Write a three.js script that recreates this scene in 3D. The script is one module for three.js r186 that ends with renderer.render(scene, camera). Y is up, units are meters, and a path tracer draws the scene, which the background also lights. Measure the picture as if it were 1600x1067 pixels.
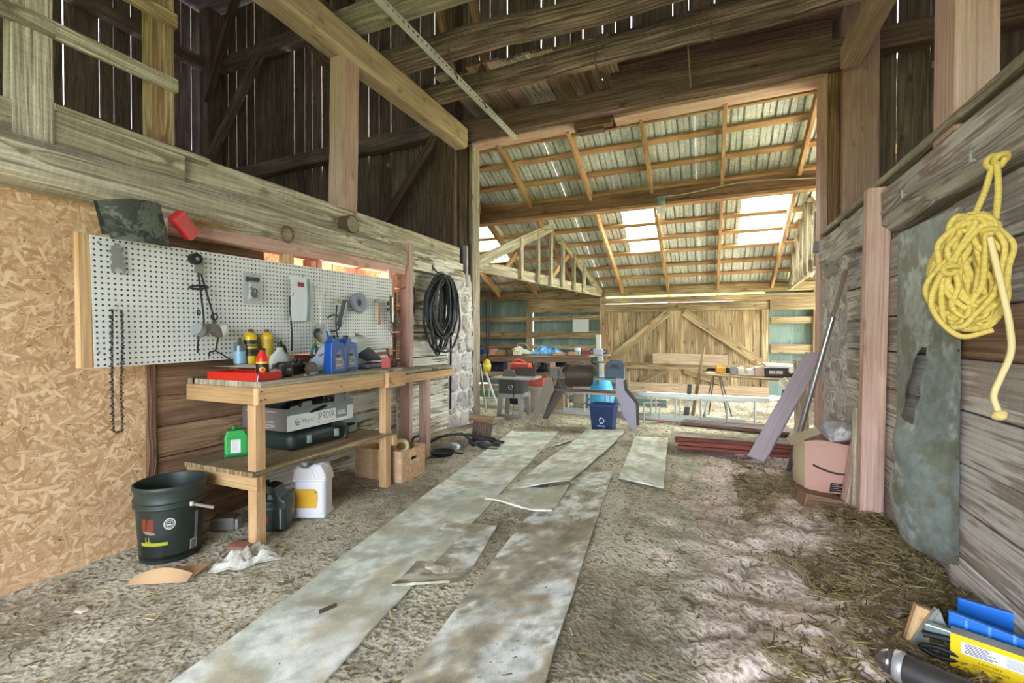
import * as THREE from 'three';
import { mergeGeometries } from 'three/addons/utils/BufferGeometryUtils.js';
import { RoundedBoxGeometry } from 'three/addons/geometries/RoundedBoxGeometry.js';
import { ConvexGeometry } from 'three/addons/geometries/ConvexGeometry.js';

// ---------------------------------------------------------------- camera, sky, sun, exposure
const scene = new THREE.Scene();
const F = 711, EYE = 1.1, YAW = 23.5 * Math.PI / 180, PIT = 0.65 * Math.PI / 180;
const camera = new THREE.PerspectiveCamera(2 * Math.atan(533.5 / F) * 180 / Math.PI, 1600 / 1067, 0.05, 300);
camera.position.set(0, EYE, 0);
camera.rotation.order = 'YXZ';
camera.rotation.set(-PIT, YAW, 0);
scene.add(camera);
scene.background = new THREE.Color().setRGB(0.80, 0.89, 1.04);
scene.backgroundIntensity = 2.0;
const sun = new THREE.DirectionalLight(new THREE.Color().setRGB(1, 0.97, 0.92), 13);
sun.position.set(11, 21, -9); sun.target.position.set(-1, 0, -4);
sun.castShadow = true; sun.shadow.mapSize.set(4096, 4096);
Object.assign(sun.shadow.camera, { left: -16, right: 16, top: 16, bottom: -16, near: 1, far: 60 });
scene.add(sun, sun.target);
const renderer = new THREE.WebGLRenderer();
renderer.toneMapping = THREE.LinearToneMapping;
renderer.toneMappingExposure = 9.3;
renderer.shadowMap.enabled = true;

// ---------------------------------------------------------------- pixel helpers: a pixel gives a direction, the surface it touches gives the distance
function ray(px, py) {
  const x = (px - 800) / F, y = (533.5 - py) / F, z = -1, cp = Math.cos(PIT), sp = Math.sin(PIT), c = Math.cos(YAW), s = Math.sin(YAW);
  const y2 = y * cp + z * sp, z2 = -y * sp + z * cp;
  return [x * c + z2 * s, y2, -x * s + z2 * c];
}
const onGround = (px, py, h = 0) => { const r = ray(px, py), t = (h - EYE) / r[1]; return [r[0] * t, h, r[2] * t]; };
const onX = (px, py, x) => { const r = ray(px, py), t = x / r[0]; return [x, EYE + r[1] * t, r[2] * t]; };
const onZ = (px, py, z) => { const r = ray(px, py), t = z / r[2]; return [r[0] * t, EYE + r[1] * t, z]; };

// ---------------------------------------------------------------- random and noise
let seedState = 12345;
function rnd() { seedState = (seedState + 0x6D2B79F5) | 0; let t = Math.imul(seedState ^ (seedState >>> 15), 1 | seedState); t = (t + Math.imul(t ^ (t >>> 7), 61 | t)) ^ t; return ((t ^ (t >>> 14)) >>> 0) / 4294967296; }
const rr = (a, b) => a + (b - a) * rnd();
const pick = a => a[Math.floor(rnd() * a.length)];
function hash(x, y, s) { let h = Math.imul(x, 374761393) + Math.imul(y, 668265263) + Math.imul(s, 982451653); h = Math.imul(h ^ (h >>> 13), 1274126177); return ((h ^ (h >>> 16)) >>> 0) / 4294967296; }
function vn(x, y, s, px = 1 << 20, py = 1 << 20) {           // value noise, periodic in px, py
  let xi = Math.floor(x), yi = Math.floor(y); const fx = x - xi, fy = y - yi, u = fx * fx * (3 - 2 * fx), v = fy * fy * (3 - 2 * fy);
  xi = ((xi % px) + px) % px; yi = ((yi % py) + py) % py; const x1 = (xi + 1) % px, y1 = (yi + 1) % py;
  const a = hash(xi, yi, s), b = hash(x1, yi, s), c = hash(xi, y1, s), d = hash(x1, y1, s);
  return a + (b - a) * u + (c - a) * v + (a - b - c + d) * u * v;
}
function fbm(x, y, s, px, py, oct = 4) { let f = 0, a = 0.5, n = 0; for (let o = 0; o < oct; o++) { f += a * vn(x, y, s + o * 17, px, py); n += a; a *= 0.5; x *= 2; y *= 2; px *= 2; py *= 2; } return f / n; }
const clamp = (x, a = 0, b = 1) => Math.min(b, Math.max(a, x));
const ss = (a, b, x) => { const t = clamp((x - a) / (b - a)); return t * t * (3 - 2 * t); };
const mix3 = (a, b, t) => [a[0] + (b[0] - a[0]) * t, a[1] + (b[1] - a[1]) * t, a[2] + (b[2] - a[2]) * t];

// ---------------------------------------------------------------- textures (colours given as sRGB 0..255)
function dataTex(w, h, fn, metresU, metresV, srgb = true) {
  const d = new Uint8Array(w * h * 4);
  for (let j = 0; j < h; j++) for (let i = 0; i < w; i++) { const c = fn(i / w, j / h), k = (j * w + i) * 4; d[k] = clamp(c[0], 0, 255); d[k + 1] = clamp(c[1], 0, 255); d[k + 2] = clamp(c[2], 0, 255); d[k + 3] = 255; }
  const t = new THREE.DataTexture(d, w, h, THREE.RGBAFormat);
  t.wrapS = t.wrapT = THREE.RepeatWrapping; t.magFilter = THREE.LinearFilter; t.minFilter = THREE.LinearMipmapLinearFilter; t.generateMipmaps = true;
  t.repeat.set(1 / metresU, 1 / metresV);
  if (srgb) t.colorSpace = THREE.SRGBColorSpace; t.needsUpdate = true;
  return t;
}
// weathered or fresh timber: grain along u (2 m), across v (0.5 m)
function woodTex(seed, o) {
  const { light, dark, stain = dark, stainAmt = 0.3, knots = 4, saw = 0, contrast = 1, paint = null, paintAmt = 0, crack = 0.3, W = 1024, Hh = 256 } = o;
  const kn = []; for (let k = 0; k < knots; k++) kn.push([hash(k, 1, seed), hash(k, 2, seed), 0.010 + 0.018 * hash(k, 3, seed)]);
  const hgt = new Float32Array(W * Hh);
  const map = dataTex(W, Hh, (u, v) => {
    let dv = 0, ring = 0;
    for (const [ku, kv, kr] of kn) {
      let du = Math.abs(u - ku); du = Math.min(du, 1 - du) * 2; let dd = v - kv; if (dd > 0.5) dd -= 1; if (dd < -0.5) dd += 1; const dy = dd * 0.5;
      const r = Math.sqrt(du * du * 0.35 + dy * dy); dv += Math.sign(dd || 1) * 0.03 * Math.exp(-(r * r) / (kr * kr * 8)); ring = Math.max(ring, Math.exp(-(r * r) / (kr * kr * 0.6)));
    }
    const vv = v + dv;
    const g = fbm(u * 7, vv * 56, seed, 7, 56, 4), g2 = vn(u * 4, vv * 120, seed + 5, 4, 120), big = fbm(u * 4, v * 3, seed + 9, 4, 3, 3), fine = hash(Math.floor(u * W), Math.floor(v * Hh), seed);
    const cr = ss(0.72, 0.86, vn(u * 5, vv * 70, seed + 31, 5, 70)) * crack;
    let t = 0.5 + contrast * ((g - 0.5) * 1.25 + (g2 - 0.5) * 0.35 + (big - 0.5) * 0.55 + (fine - 0.5) * 0.3);
    if (saw) t += saw * (vn(u * 170 + v * 6, v * 3, seed + 13, 170, 3) - 0.5);
    t -= cr * 0.8 + ring * 0.75;
    let c = mix3(dark, light, clamp(t));
    c = mix3(c, stain, clamp(ss(0.46, 0.8, fbm(u * 5, v * 4, seed + 21, 5, 4, 4)) * stainAmt));
    if (paint) { const p = ss(0.62 - paintAmt * 0.5, 0.70 - paintAmt * 0.42, fbm(u * 8, v * 6, seed + 41, 8, 6, 5) + (g - 0.5) * 0.5); c = mix3(c, [paint[0] * (0.8 + 0.3 * t), paint[1] * (0.8 + 0.3 * t), paint[2] * (0.8 + 0.3 * t)], p * 0.9); }
    const i = Math.min(W - 1, Math.floor(u * W + 0.5)), j = Math.min(Hh - 1, Math.floor(v * Hh + 0.5));
    hgt[j * W + i] = clamp(t);
    return c;
  }, 2, 0.5);
  const bump = dataTex(W, Hh, (u, v) => { const q = hgt[Math.floor(v * Hh + 0.5) * W + Math.floor(u * W + 0.5)] * 255; return [q, q, q]; }, 2, 0.5, false);
  return { map, bump };
}
function woodMats(seed, o, n = 3, spread = 0.16, rough = 0.85, bumpScale = 0.004) {
  const t = woodTex(seed, o), out = [];
  for (let k = 0; k < n; k++) { const s = 1 - spread + 2 * spread * (n > 1 ? k / (n - 1) : 0.5); out.push(new THREE.MeshStandardMaterial({ map: t.map, bumpMap: t.bump, bumpScale, roughness: rough, color: new THREE.Color().setRGB(s, s * (0.985 + 0.03 * hash(k, 7, seed)), s * (0.96 + 0.08 * hash(k, 8, seed))) })); }
  return out;
}
const greyWood = woodMats(3, { light: [222, 212, 188], dark: [126, 114, 94], stain: [144, 128, 100], stainAmt: 0.35, knots: 6, saw: 0.16, contrast: 1.0, crack: 0.4 });
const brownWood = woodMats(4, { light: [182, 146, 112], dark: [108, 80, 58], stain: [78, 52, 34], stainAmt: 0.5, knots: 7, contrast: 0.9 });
const tanWood = woodMats(5, { light: [224, 190, 142], dark: [168, 128, 84], stain: [150, 104, 60], stainAmt: 0.25, knots: 6, contrast: 0.7, crack: 0.12 }, 3, 0.1, 0.75, 0.0015);
const pinkWood = woodMats(6, { light: [236, 206, 190], dark: [186, 148, 130], stain: [150, 108, 88], stainAmt: 0.3, knots: 6, contrast: 0.7, crack: 0.2 }, 3, 0.1);  // pink cast of the doorway light is put into this wood colour
const mowWood = woodMats(7, { light: [168, 148, 134], dark: [92, 76, 68], stain: [112, 94, 84], stainAmt: 0.4, knots: 4, contrast: 1 }, 3, 0.2);
const duskWood = woodMats(8, { light: [166, 138, 120], dark: [88, 68, 58], stain: [104, 80, 68], stainAmt: 0.4, knots: 5, contrast: 1.1, crack: 0.5 }, 3, 0.15);
const limeWood = woodMats(9, { light: [198, 190, 160], dark: [104, 92, 70], stain: [84, 72, 58], stainAmt: 0.4, knots: 7, paint: [226, 224, 204], paintAmt: 0.62, saw: 0.1, crack: 0.4 });
const dampWood = woodMats(10, { light: [206, 196, 184], dark: [134, 122, 112], stain: [158, 130, 112], stainAmt: 0.45, knots: 6, contrast: 0.75, paint: [216, 210, 202], paintAmt: 0.35, saw: 0.1, crack: 0.3 });
const barnWood = woodMats(11, { light: [206, 186, 144], dark: [112, 92, 62], stain: [136, 100, 62], stainAmt: 0.5, knots: 8, contrast: 1, crack: 0.3 }, 4, 0.14);
const tealWood = woodMats(12, { light: [150, 176, 166], dark: [92, 112, 104], stain: [112, 128, 112], stainAmt: 0.4, knots: 2, contrast: 0.6, crack: 0.15 }, 3, 0.1);
const rafterWood = woodMats(14, { light: [214, 178, 134], dark: [150, 112, 76], stain: [140, 92, 54], stainAmt: 0.35, knots: 6, contrast: 0.8 }, 3, 0.12);
const beamWood = woodMats(16, { light: [222, 200, 170], dark: [154, 128, 102], stain: [150, 122, 92], stainAmt: 0.3, knots: 8, contrast: 0.65, crack: 0.25 }, 3, 0.08);
const redWood = woodMats(15, { light: [178, 104, 88], dark: [104, 52, 44], stain: [128, 84, 70], stainAmt: 0.4, knots: 3 }, 3, 0.12);

function matte(hex, rough = 0.7, metal = 0, extra = {}) { return new THREE.MeshStandardMaterial({ color: hex, roughness: rough, metalness: metal, ...extra }); }
// blotchy material: two or three colours mixed by noise
function blotch(seed, cols, o = {}) {
  const { size = 512, metres = 1, freq = 6, freq2 = 40, grain = 0.12, bump = 0.002, rough = 0.9, metal = 0, edge = [0.42, 0.6], edge2 = [0.60, 0.72], aniso = 1, extra = {} } = o;
  const hh = new Float32Array(size * size);
  const map = dataTex(size, size, (u, v) => {
    const a = fbm(u * freq, v * freq * aniso, seed, freq, freq * aniso, 5), b = fbm(u * freq2, v * freq2 * aniso, seed + 50, freq2, freq2 * aniso, 3), f = hash(Math.floor(u * size), Math.floor(v * size), seed + 3);
    let c = mix3(cols[0], cols[1], ss(edge[0], edge[1], a + (b - 0.5) * 0.35)); if (cols[2]) c = mix3(c, cols[2], ss(edge2[0], edge2[1], fbm(u * freq * 2, v * freq * 2 * aniso, seed + 77, freq * 2, freq * 2 * aniso, 4) + (b - 0.5) * 0.3));
    const m = 1 + (b - 0.5) * grain * 2.4 + (f - 0.5) * grain; hh[Math.floor(v * size + 0.5) * size + Math.floor(u * size + 0.5)] = clamp(0.5 * a + 0.4 * b + 0.1 * f);
    return [c[0] * m, c[1] * m, c[2] * m];
  }, metres, metres);
  const p = { map, roughness: rough, metalness: metal, ...extra };
  if (bump) { p.bumpMap = dataTex(size, size, (u, v) => { const q = hh[Math.floor(v * size + 0.5) * size + Math.floor(u * size + 0.5)] * 255; return [q, q, q]; }, metres, metres, false); p.bumpScale = bump; }
  return new THREE.MeshStandardMaterial(p);
}
function canvasTex(w, h, draw, srgb = true) {
  const c = document.createElement('canvas'); c.width = w; c.height = h; const g = c.getContext('2d'); draw(g, w, h);
  const t = new THREE.CanvasTexture(c); if (srgb) t.colorSpace = THREE.SRGBColorSpace; t.wrapS = t.wrapT = THREE.RepeatWrapping; return t;
}
const rgb = (r, g, b, a = 1) => `rgba(${Math.round(r)},${Math.round(g)},${Math.round(b)},${a})`;

// ---------------------------------------------------------------- geometry helpers
const V3 = (a) => new THREE.Vector3(a[0], a[1], a[2]);
const add = (a, b) => [a[0] + b[0], a[1] + b[1], a[2] + b[2]];
function ready(g) { const n = g.index ? g.toNonIndexed() : g; if (!n.attributes.normal) n.computeVertexNormals(); if (!n.attributes.uv) n.setAttribute('uv', new THREE.BufferAttribute(new Float32Array(n.attributes.position.count * 2), 2)); for (const k of Object.keys(n.attributes)) if (!['position', 'normal', 'uv'].includes(k)) n.deleteAttribute(k); return n; }
function tf(g, p = [0, 0, 0], r = [0, 0, 0], s = [1, 1, 1]) { const m = new THREE.Matrix4().compose(V3(p), new THREE.Quaternion().setFromEuler(new THREE.Euler(...r)), V3(s)); return ready(g).applyMatrix4(m); }
const bx = (w, h, d, p, r) => tf(new THREE.BoxGeometry(w, h, d), p, r);
const rbox = (w, h, d, rad, p, r, seg = 2) => tf(new RoundedBoxGeometry(w, h, d, seg, Math.min(rad, w / 2.01, h / 2.01, d / 2.01)), p, r);
const cyl = (r1, r2, h, p, r, n = 20, open = false) => tf(new THREE.CylinderGeometry(r1, r2, h, n, 1, open), p, r);
const sph = (r, p, s = [1, 1, 1], n = 16) => tf(new THREE.SphereGeometry(r, n, Math.ceil(n * 0.7)), p, [0, 0, 0], s);
const tor = (R, r, p, rot, n = 32, arc = Math.PI * 2) => tf(new THREE.TorusGeometry(R, r, 8, n, arc), p, rot);
function tube(pts, r, seg = 0, n = 8, closed = false, tension = 0.5) { const c = new THREE.CatmullRomCurve3(pts.map(V3), closed, 'centripetal', tension); return ready(new THREE.TubeGeometry(c, seg || pts.length * 6, r, n, closed)); }
const lathe = (prof, n = 32, p, r, s) => tf(new THREE.LatheGeometry(prof.map(q => new THREE.Vector2(q[0], q[1])), n), p, r, s);
function ext(pts, depth, o = {}) { const { bev = 0, p = [0, 0, 0], r = [0, 0, 0], holes = [] } = o; const s = new THREE.Shape(pts.map(q => new THREE.Vector2(q[0], q[1]))); for (const h of holes) s.holes.push(new THREE.Path(h.map(q => new THREE.Vector2(q[0], q[1])))); return tf(new THREE.ExtrudeGeometry(s, { depth, bevelEnabled: bev > 0, bevelSize: bev, bevelThickness: bev, bevelSegments: 2, curveSegments: 10 }), p, r); }
function stick(a, b, r, n = 8, r2 = r) { const A = V3(a), B = V3(b), d = B.clone().sub(A), g = new THREE.CylinderGeometry(r2, r, d.length(), n); g.translate(0, d.length() / 2, 0); g.applyQuaternion(new THREE.Quaternion().setFromUnitVectors(new THREE.Vector3(0, 1, 0), d.normalize())); return tf(g, a); }
// sawn or hewn timber from a to b: width W towards "up", thickness T across it, chamfered edges, uv in metres along the grain
function plank(a, b, W, T, o = {}) {
  const { up = [0, 1, 0], seg = 1, jit = 0, bev = 0.004, taper = 1 } = o;
  const A = V3(a), d = V3(b).sub(A), L = d.length(); d.normalize();
  const Y = V3(up).addScaledVector(d, -V3(up).dot(d)).normalize(), Zc = d.clone().cross(Y);
  const w = W / 2, t = T / 2, B = Math.min(bev, w * 0.6, t * 0.6);
  const sec = [[w - B, t], [-w + B, t], [-w, t - B], [-w, -t + B], [-w + B, -t], [w - B, -t], [w, -t + B], [w, t - B]];
  const per = [0]; for (let i = 0; i < 8; i++) { const q = sec[(i + 1) % 8], p = sec[i]; per.push(per[i] + Math.hypot(q[0] - p[0], q[1] - p[1])); }
  const uo = rnd() * 2, vo = rnd() * 0.5, sd = Math.floor(rnd() * 1e5), pos = [], uv = [];
  const P = (k, i) => { const f = k / seg, s = 1 + (taper - 1) * f, jy = jit ? (vn(f * L * 2.3, i * 0.37, sd) - 0.5) * 2 * jit : 0, jz = jit ? (vn(f * L * 2.3, i * 0.37 + 40, sd) - 0.5) * 2 * jit : 0; return A.clone().addScaledVector(d, f * L).addScaledVector(Y, sec[i][0] * s + jy).addScaledVector(Zc, sec[i][1] * s + jz); };
  for (let k = 0; k < seg; k++) for (let i = 0; i < 8; i++) {
    const j = (i + 1) % 8, p0 = P(k, i), p1 = P(k, j), p2 = P(k + 1, j), p3 = P(k + 1, i), u0 = uo + k / seg * L, u1 = uo + (k + 1) / seg * L, v0 = vo + per[i], v1 = vo + per[i + 1];
    for (const [p, u, v] of [[p0, u0, v0], [p1, u0, v1], [p2, u1, v1], [p0, u0, v0], [p2, u1, v1], [p3, u1, v0]]) { pos.push(p.x, p.y, p.z); uv.push(u, v); }
  }
  for (const [k, s] of [[0, 1], [seg, -1]]) for (let i = 1; i < 7; i++) { const idx = s > 0 ? [0, i + 1, i] : [0, i, i + 1]; for (const q of idx) { const p = P(k, q); pos.push(p.x, p.y, p.z); uv.push(uo + sec[q][0] * 0.25, vo + sec[q][1]); } }
  const g = new THREE.BufferGeometry(); g.setAttribute('position', new THREE.Float32BufferAttribute(pos, 3)); g.setAttribute('uv', new THREE.Float32BufferAttribute(uv, 2)); g.computeVertexNormals(); return g;
}
// a sheet between u,v in 0..1 given by a function, with thickness, smooth normals; uv in metres
function sheet(fn, nu, nv, th, su = 1, sv = 1) {
  const top = [], q = [];
  for (let j = 0; j <= nv; j++) for (let i = 0; i <= nu; i++) top.push(V3(fn(i / nu, j / nv)));
  const g0 = new THREE.BufferGeometry(), id = []; for (let j = 0; j < nv; j++) for (let i = 0; i < nu; i++) { const a = j * (nu + 1) + i; id.push(a, a + 1, a + nu + 2, a, a + nu + 2, a + nu + 1); }
  g0.setAttribute('position', new THREE.Float32BufferAttribute(top.flatMap(p => [p.x, p.y, p.z]), 3)); g0.setIndex(id); g0.computeVertexNormals();
  const N = g0.attributes.normal, uvs = []; for (let j = 0; j <= nv; j++) for (let i = 0; i <= nu; i++) uvs.push(i / nu * su, j / nv * sv);
  g0.setAttribute('uv', new THREE.Float32BufferAttribute(uvs, 2));
  if (!th) return ready(g0);
  const bot = g0.clone(), bp = bot.attributes.position, bn = bot.attributes.normal; for (let i = 0; i < bp.count; i++) { bp.setXYZ(i, bp.getX(i) - N.getX(i) * th, bp.getY(i) - N.getY(i) * th, bp.getZ(i) - N.getZ(i) * th); bn.setXYZ(i, -N.getX(i), -N.getY(i), -N.getZ(i)); }
  const ib = []; for (let i = 0; i < id.length; i += 3) ib.push(id[i], id[i + 2], id[i + 1]); bot.setIndex(ib);
  const edge = []; for (let i = 0; i <= nu; i++) edge.push(i); for (let j = 1; j <= nv; j++) edge.push(j * (nu + 1) + nu); for (let i = nu - 1; i >= 0; i--) edge.push(nv * (nu + 1) + i); for (let j = nv - 1; j >= 0; j--) edge.push(j * (nu + 1));
  const ep = [], eu = []; for (let k = 0; k < edge.length - 1; k++) { const a = edge[k], b = edge[k + 1], pa = top[a], pb = top[b], qa = [bp.getX(a), bp.getY(a), bp.getZ(a)], qb = [bp.getX(b), bp.getY(b), bp.getZ(b)]; for (const p of [[pa.x, pa.y, pa.z], qa, qb, [pa.x, pa.y, pa.z], qb, [pb.x, pb.y, pb.z]]) { ep.push(...p); eu.push(uvs[a * 2], uvs[a * 2 + 1]); } }
  const ge = new THREE.BufferGeometry(); ge.setAttribute('position', new THREE.Float32BufferAttribute(ep, 3)); ge.setAttribute('uv', new THREE.Float32BufferAttribute(eu, 2)); ge.computeVertexNormals();
  return mergeGeometries([ready(g0), ready(bot), ready(ge)]);
}
// a log: round, wavy, tapering
function logGeo(a, b, r0, r1, o = {}) {
  const { seg = 40, n = 18, rough = 0.12, bend = 0.03 } = o, A = V3(a), d = V3(b).sub(A), L = d.length(); d.normalize();
  const Y = new THREE.Vector3(0, 1, 0).addScaledVector(d, -d.y).normalize(), Zc = d.clone().cross(Y), sd = Math.floor(rnd() * 1e5), pos = [], uv = [], id = [];
  for (let k = 0; k <= seg; k++) for (let i = 0; i <= n; i++) {
    const f = k / seg, th = i / n * Math.PI * 2, r = (r0 + (r1 - r0) * f) * (1 + rough * (fbm(f * L * 3, Math.cos(th) * 1.6 + 9, sd, 1 << 20, 1 << 20, 3) - 0.5) * 2 + rough * 0.5 * (vn(f * L * 9, Math.sin(th) * 3 + 20, sd) - 0.5));
    const by = bend * (vn(f * L * 0.9, 0, sd + 1) - 0.5) * 2, bz = bend * (vn(f * L * 0.9, 5, sd + 1) - 0.5) * 2;
    const p = A.clone().addScaledVector(d, f * L).addScaledVector(Y, Math.cos(th) * r + by).addScaledVector(Zc, Math.sin(th) * r + bz); pos.push(p.x, p.y, p.z); uv.push(f * L, i / n * Math.PI * 2 * r0);
    if (k < seg && i < n) { const q = k * (n + 1) + i; id.push(q, q + 1, q + n + 2, q, q + n + 2, q + n + 1); }
  }
  const g = new THREE.BufferGeometry(); g.setAttribute('position', new THREE.Float32BufferAttribute(pos, 3)); g.setAttribute('uv', new THREE.Float32BufferAttribute(uv, 2)); g.setIndex(id); g.computeVertexNormals();
  const caps = []; for (const k of [0, seg]) { const c = new THREE.Vector3(), ring = []; for (let i = 0; i < n; i++) { const q = (k * (n + 1) + i) * 3; const p = new THREE.Vector3(pos[q], pos[q + 1], pos[q + 2]); ring.push(p); c.add(p); } c.multiplyScalar(1 / n); for (let i = 0; i < n; i++) { const p = ring[i], q = ring[(i + 1) % n]; caps.push(...(k ? [c, p, q] : [c, q, p]).flatMap(w => [w.x, w.y, w.z])); } }
  const gc = new THREE.BufferGeometry(); gc.setAttribute('position', new THREE.Float32BufferAttribute(caps, 3)); gc.computeVertexNormals();
  const out = mergeGeometries([ready(g), ready(gc)]); return out;
}
// ---------------------------------------------------------------- scene helpers
const used = new Map(), worldParts = new WeakSet();
function numbered(n) { const k = used.get(n) || 0; used.set(n, k + 1); return k ? `${n}_${String(k).padStart(3, '0')}` : n; }
function obj(name, geos, material, parent = null) {
  const list = (Array.isArray(geos) ? geos : [geos]).map(ready), g = list.length > 1 ? mergeGeometries(list) : list[0];
  if (parent && worldParts.has(parent)) { const w = new THREE.Vector3(); let o = parent; while (o) { w.add(o.position); o = o.parent; } g.translate(-w.x, -w.y, -w.z); }
  g.computeBoundingBox(); const b = g.boundingBox, c = [(b.min.x + b.max.x) / 2, b.min.y, (b.min.z + b.max.z) / 2]; g.translate(-c[0], -c[1], -c[2]);
  const m = new THREE.Mesh(g, material); m.position.set(...c); m.castShadow = m.receiveShadow = true;
  if (parent) { m.name = name; parent.add(m); if (worldParts.has(parent)) worldParts.add(m); } else { m.name = numbered(name); scene.add(m); worldParts.add(m); }
  return m;
}
// a sub-part built in the coordinates of the part's own parent
function sub(name, geos, material, part) { const list = (Array.isArray(geos) ? geos : [geos]).map(ready), g = list.length > 1 ? mergeGeometries(list) : list[0]; if (worldParts.has(part)) { return obj(name, g, material, part); } g.translate(-part.position.x, -part.position.y, -part.position.z); return obj(name, g, material, part); }
function tag(o, label, category, group) { o.userData.label = label; o.userData.category = category; if (group) o.userData.group = group; return o; }
function thing(name, label, category, pos = [0, 0, 0], turn = 0, group) { const o = new THREE.Group(); o.name = numbered(name); o.position.set(...pos); o.rotation.y = turn; scene.add(o); return tag(o, label, category, group); }
function thingW(name, label, category, pos, group) { const o = thing(name, label, category, pos, 0, group); worldParts.add(o); return o; }
function setting(name, label) { const o = new THREE.Group(); o.name = numbered(name); scene.add(o); worldParts.add(o); o.userData.kind = 'structure'; if (label) o.userData.label = label; return o; }
function dup(root, pos, turn, label, group) { const r = root.clone(); r.userData = { ...root.userData }; r.name = numbered(root.name.replace(/_\d+$/, '')); r.position.set(...pos); r.rotation.y = turn; if (label) r.userData.label = label; if (group) r.userData.group = group; scene.add(r); return r; }

// ================================================================ THE SETTING
const LX = -2.75, RX = 0.95, BZ = -5.2, FZ = -9.2, DOORZ = 2.6;      // partition faces, bent wall, far wall, front wall
// ---- floor: trodden earth, lumpy dried mud along the plank wall, smoother under the sheets
const lump = (x, z) => ss(-0.55, 0.25, x + 0.25 * (fbm(x * 1.3 + 50, z * 1.3 + 50, 71) - 0.5)) * ss(2.2, 1.2, x) * (1 - ss(-4.6, -5.4, z) * 0.7);
function floorY(x, z) {
  const m = lump(x, z), n = fbm(x * 4 + 90, z * 4 + 90, 61, 1 << 20, 1 << 20, 5), cr = 1 - Math.abs(fbm(x * 3.2 + 0.4 * z + 200, z * 5 + 200, 64, 1 << 20, 1 << 20, 4) - 0.5) * 2;
  const bank = Math.max(0, ss(0.35, 0.95, x) * (0.035 + 0.05 * fbm(x * 3 + 20, z * 2.5 + 20, 66))) * ss(-4.4, -3.4, z) * (z < 1.5 ? 1 : 0);
  return (n - 0.62) * 0.022 + m * ((fbm(x * 15 + 10, z * 15 + 10, 67, 1 << 20, 1 << 20, 3) - 0.5) * 0.03 + (n - 0.6) * 0.10 - ss(0.84, 0.99, cr) * 0.03 - 0.004) + bank * 0.8;
}
const dirtMat = (() => {
  const S = 2048, hh = new Float32Array(S * S);
  const map = dataTex(S, S, (u, v) => {
    const a = fbm(u * 8, v * 8, 301, 8, 8, 5), b = fbm(u * 48, v * 48, 302, 48, 48, 4), c = fbm(u * 220, v * 220, 303, 220, 220, 2), f = hash(Math.floor(u * S), Math.floor(v * S), 5);
    const cr = ss(0.90, 0.985, 1 - Math.abs(fbm(u * 14, v * 14, 304, 14, 14, 4) - 0.5) * 2);
    let q = mix3([160, 150, 134], [230, 224, 210], ss(0.36, 0.62, a * 0.45 + b * 0.35 + c * 0.25)); q = mix3(q, [116, 102, 82], ss(0.58, 0.72, c * 0.55 + b * 0.45) * 0.7); q = mix3(q, [120, 106, 86], cr * 0.12);
    if (f > 0.985) q = [222, 212, 180]; else if (f < 0.012) q = [58, 50, 36];
    hh[Math.floor(v * S + 0.5) * S + Math.floor(u * S + 0.5)] = clamp(a * 0.25 + b * 0.4 + c * 0.35 - 0);
    return q;
  }, 3.2, 3.2);
  const bump = dataTex(S, S, (u, v) => { const q = hh[Math.floor(v * S + 0.5) * S + Math.floor(u * S + 0.5)] * 255; return [q, q, q]; }, 3.2, 3.2, false);
  return new THREE.MeshStandardMaterial({ map, bumpMap: bump, bumpScale: 0.02, roughness: 0.97, vertexColors: true });
})();
{
  const x0 = -8.2, x1 = 4.4, z0 = -9.5, z1 = DOORZ, nx = 420, nz = 400, pos = [], uv = [], col = [], id = [];
  for (let j = 0; j <= nz; j++) for (let i = 0; i <= nx; i++) {
    const x = x0 + (x1 - x0) * i / nx, z = z1 + (z0 - z1) * j / nz; pos.push(x, floorY(x, z), z); uv.push(x, z);
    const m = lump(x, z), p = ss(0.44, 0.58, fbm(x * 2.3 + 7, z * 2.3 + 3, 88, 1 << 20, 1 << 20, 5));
    // dust and dried mud, noisy outlines; green skylight and pink doorway light painted in
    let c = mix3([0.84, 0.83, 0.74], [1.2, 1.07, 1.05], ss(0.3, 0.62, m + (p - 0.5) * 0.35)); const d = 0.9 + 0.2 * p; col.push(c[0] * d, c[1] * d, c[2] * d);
    if (i < nx && j < nz) { const a = j * (nx + 1) + i; id.push(a, a + 1, a + nx + 2, a, a + nx + 2, a + nx + 1); }
  }
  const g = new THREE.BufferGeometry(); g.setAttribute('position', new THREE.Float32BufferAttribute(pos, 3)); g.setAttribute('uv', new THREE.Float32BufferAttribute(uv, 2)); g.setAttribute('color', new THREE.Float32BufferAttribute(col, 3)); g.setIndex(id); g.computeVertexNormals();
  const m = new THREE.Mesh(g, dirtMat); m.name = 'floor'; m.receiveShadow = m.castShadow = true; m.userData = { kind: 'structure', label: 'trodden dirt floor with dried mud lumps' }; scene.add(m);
}
const grassMat = blotch(21, [[58, 76, 26], [92, 108, 40], [104, 106, 50]], { metres: 3, freq: 8, bump: 0.03 });
{ const o = setting('ground_outside', 'mown grass outside the barn'); 
  obj('grass', sheet((u, v) => [-40 + 80 * u, -0.05, -9.5 - 40 * v], 20, 10, 0.02, 80, 40), grassMat, o); obj('grass', sheet((u, v) => [-40 + 80 * u, -0.09, 42.6 - 40 * v], 20, 10, 0.02, 80, 40), grassMat, o);
  obj('grass', sheet((u, v) => [4.4 + 36 * u, -0.09, 2.6 - 12.1 * v], 10, 6, 0.02, 36, 12), grassMat, o); }

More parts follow.
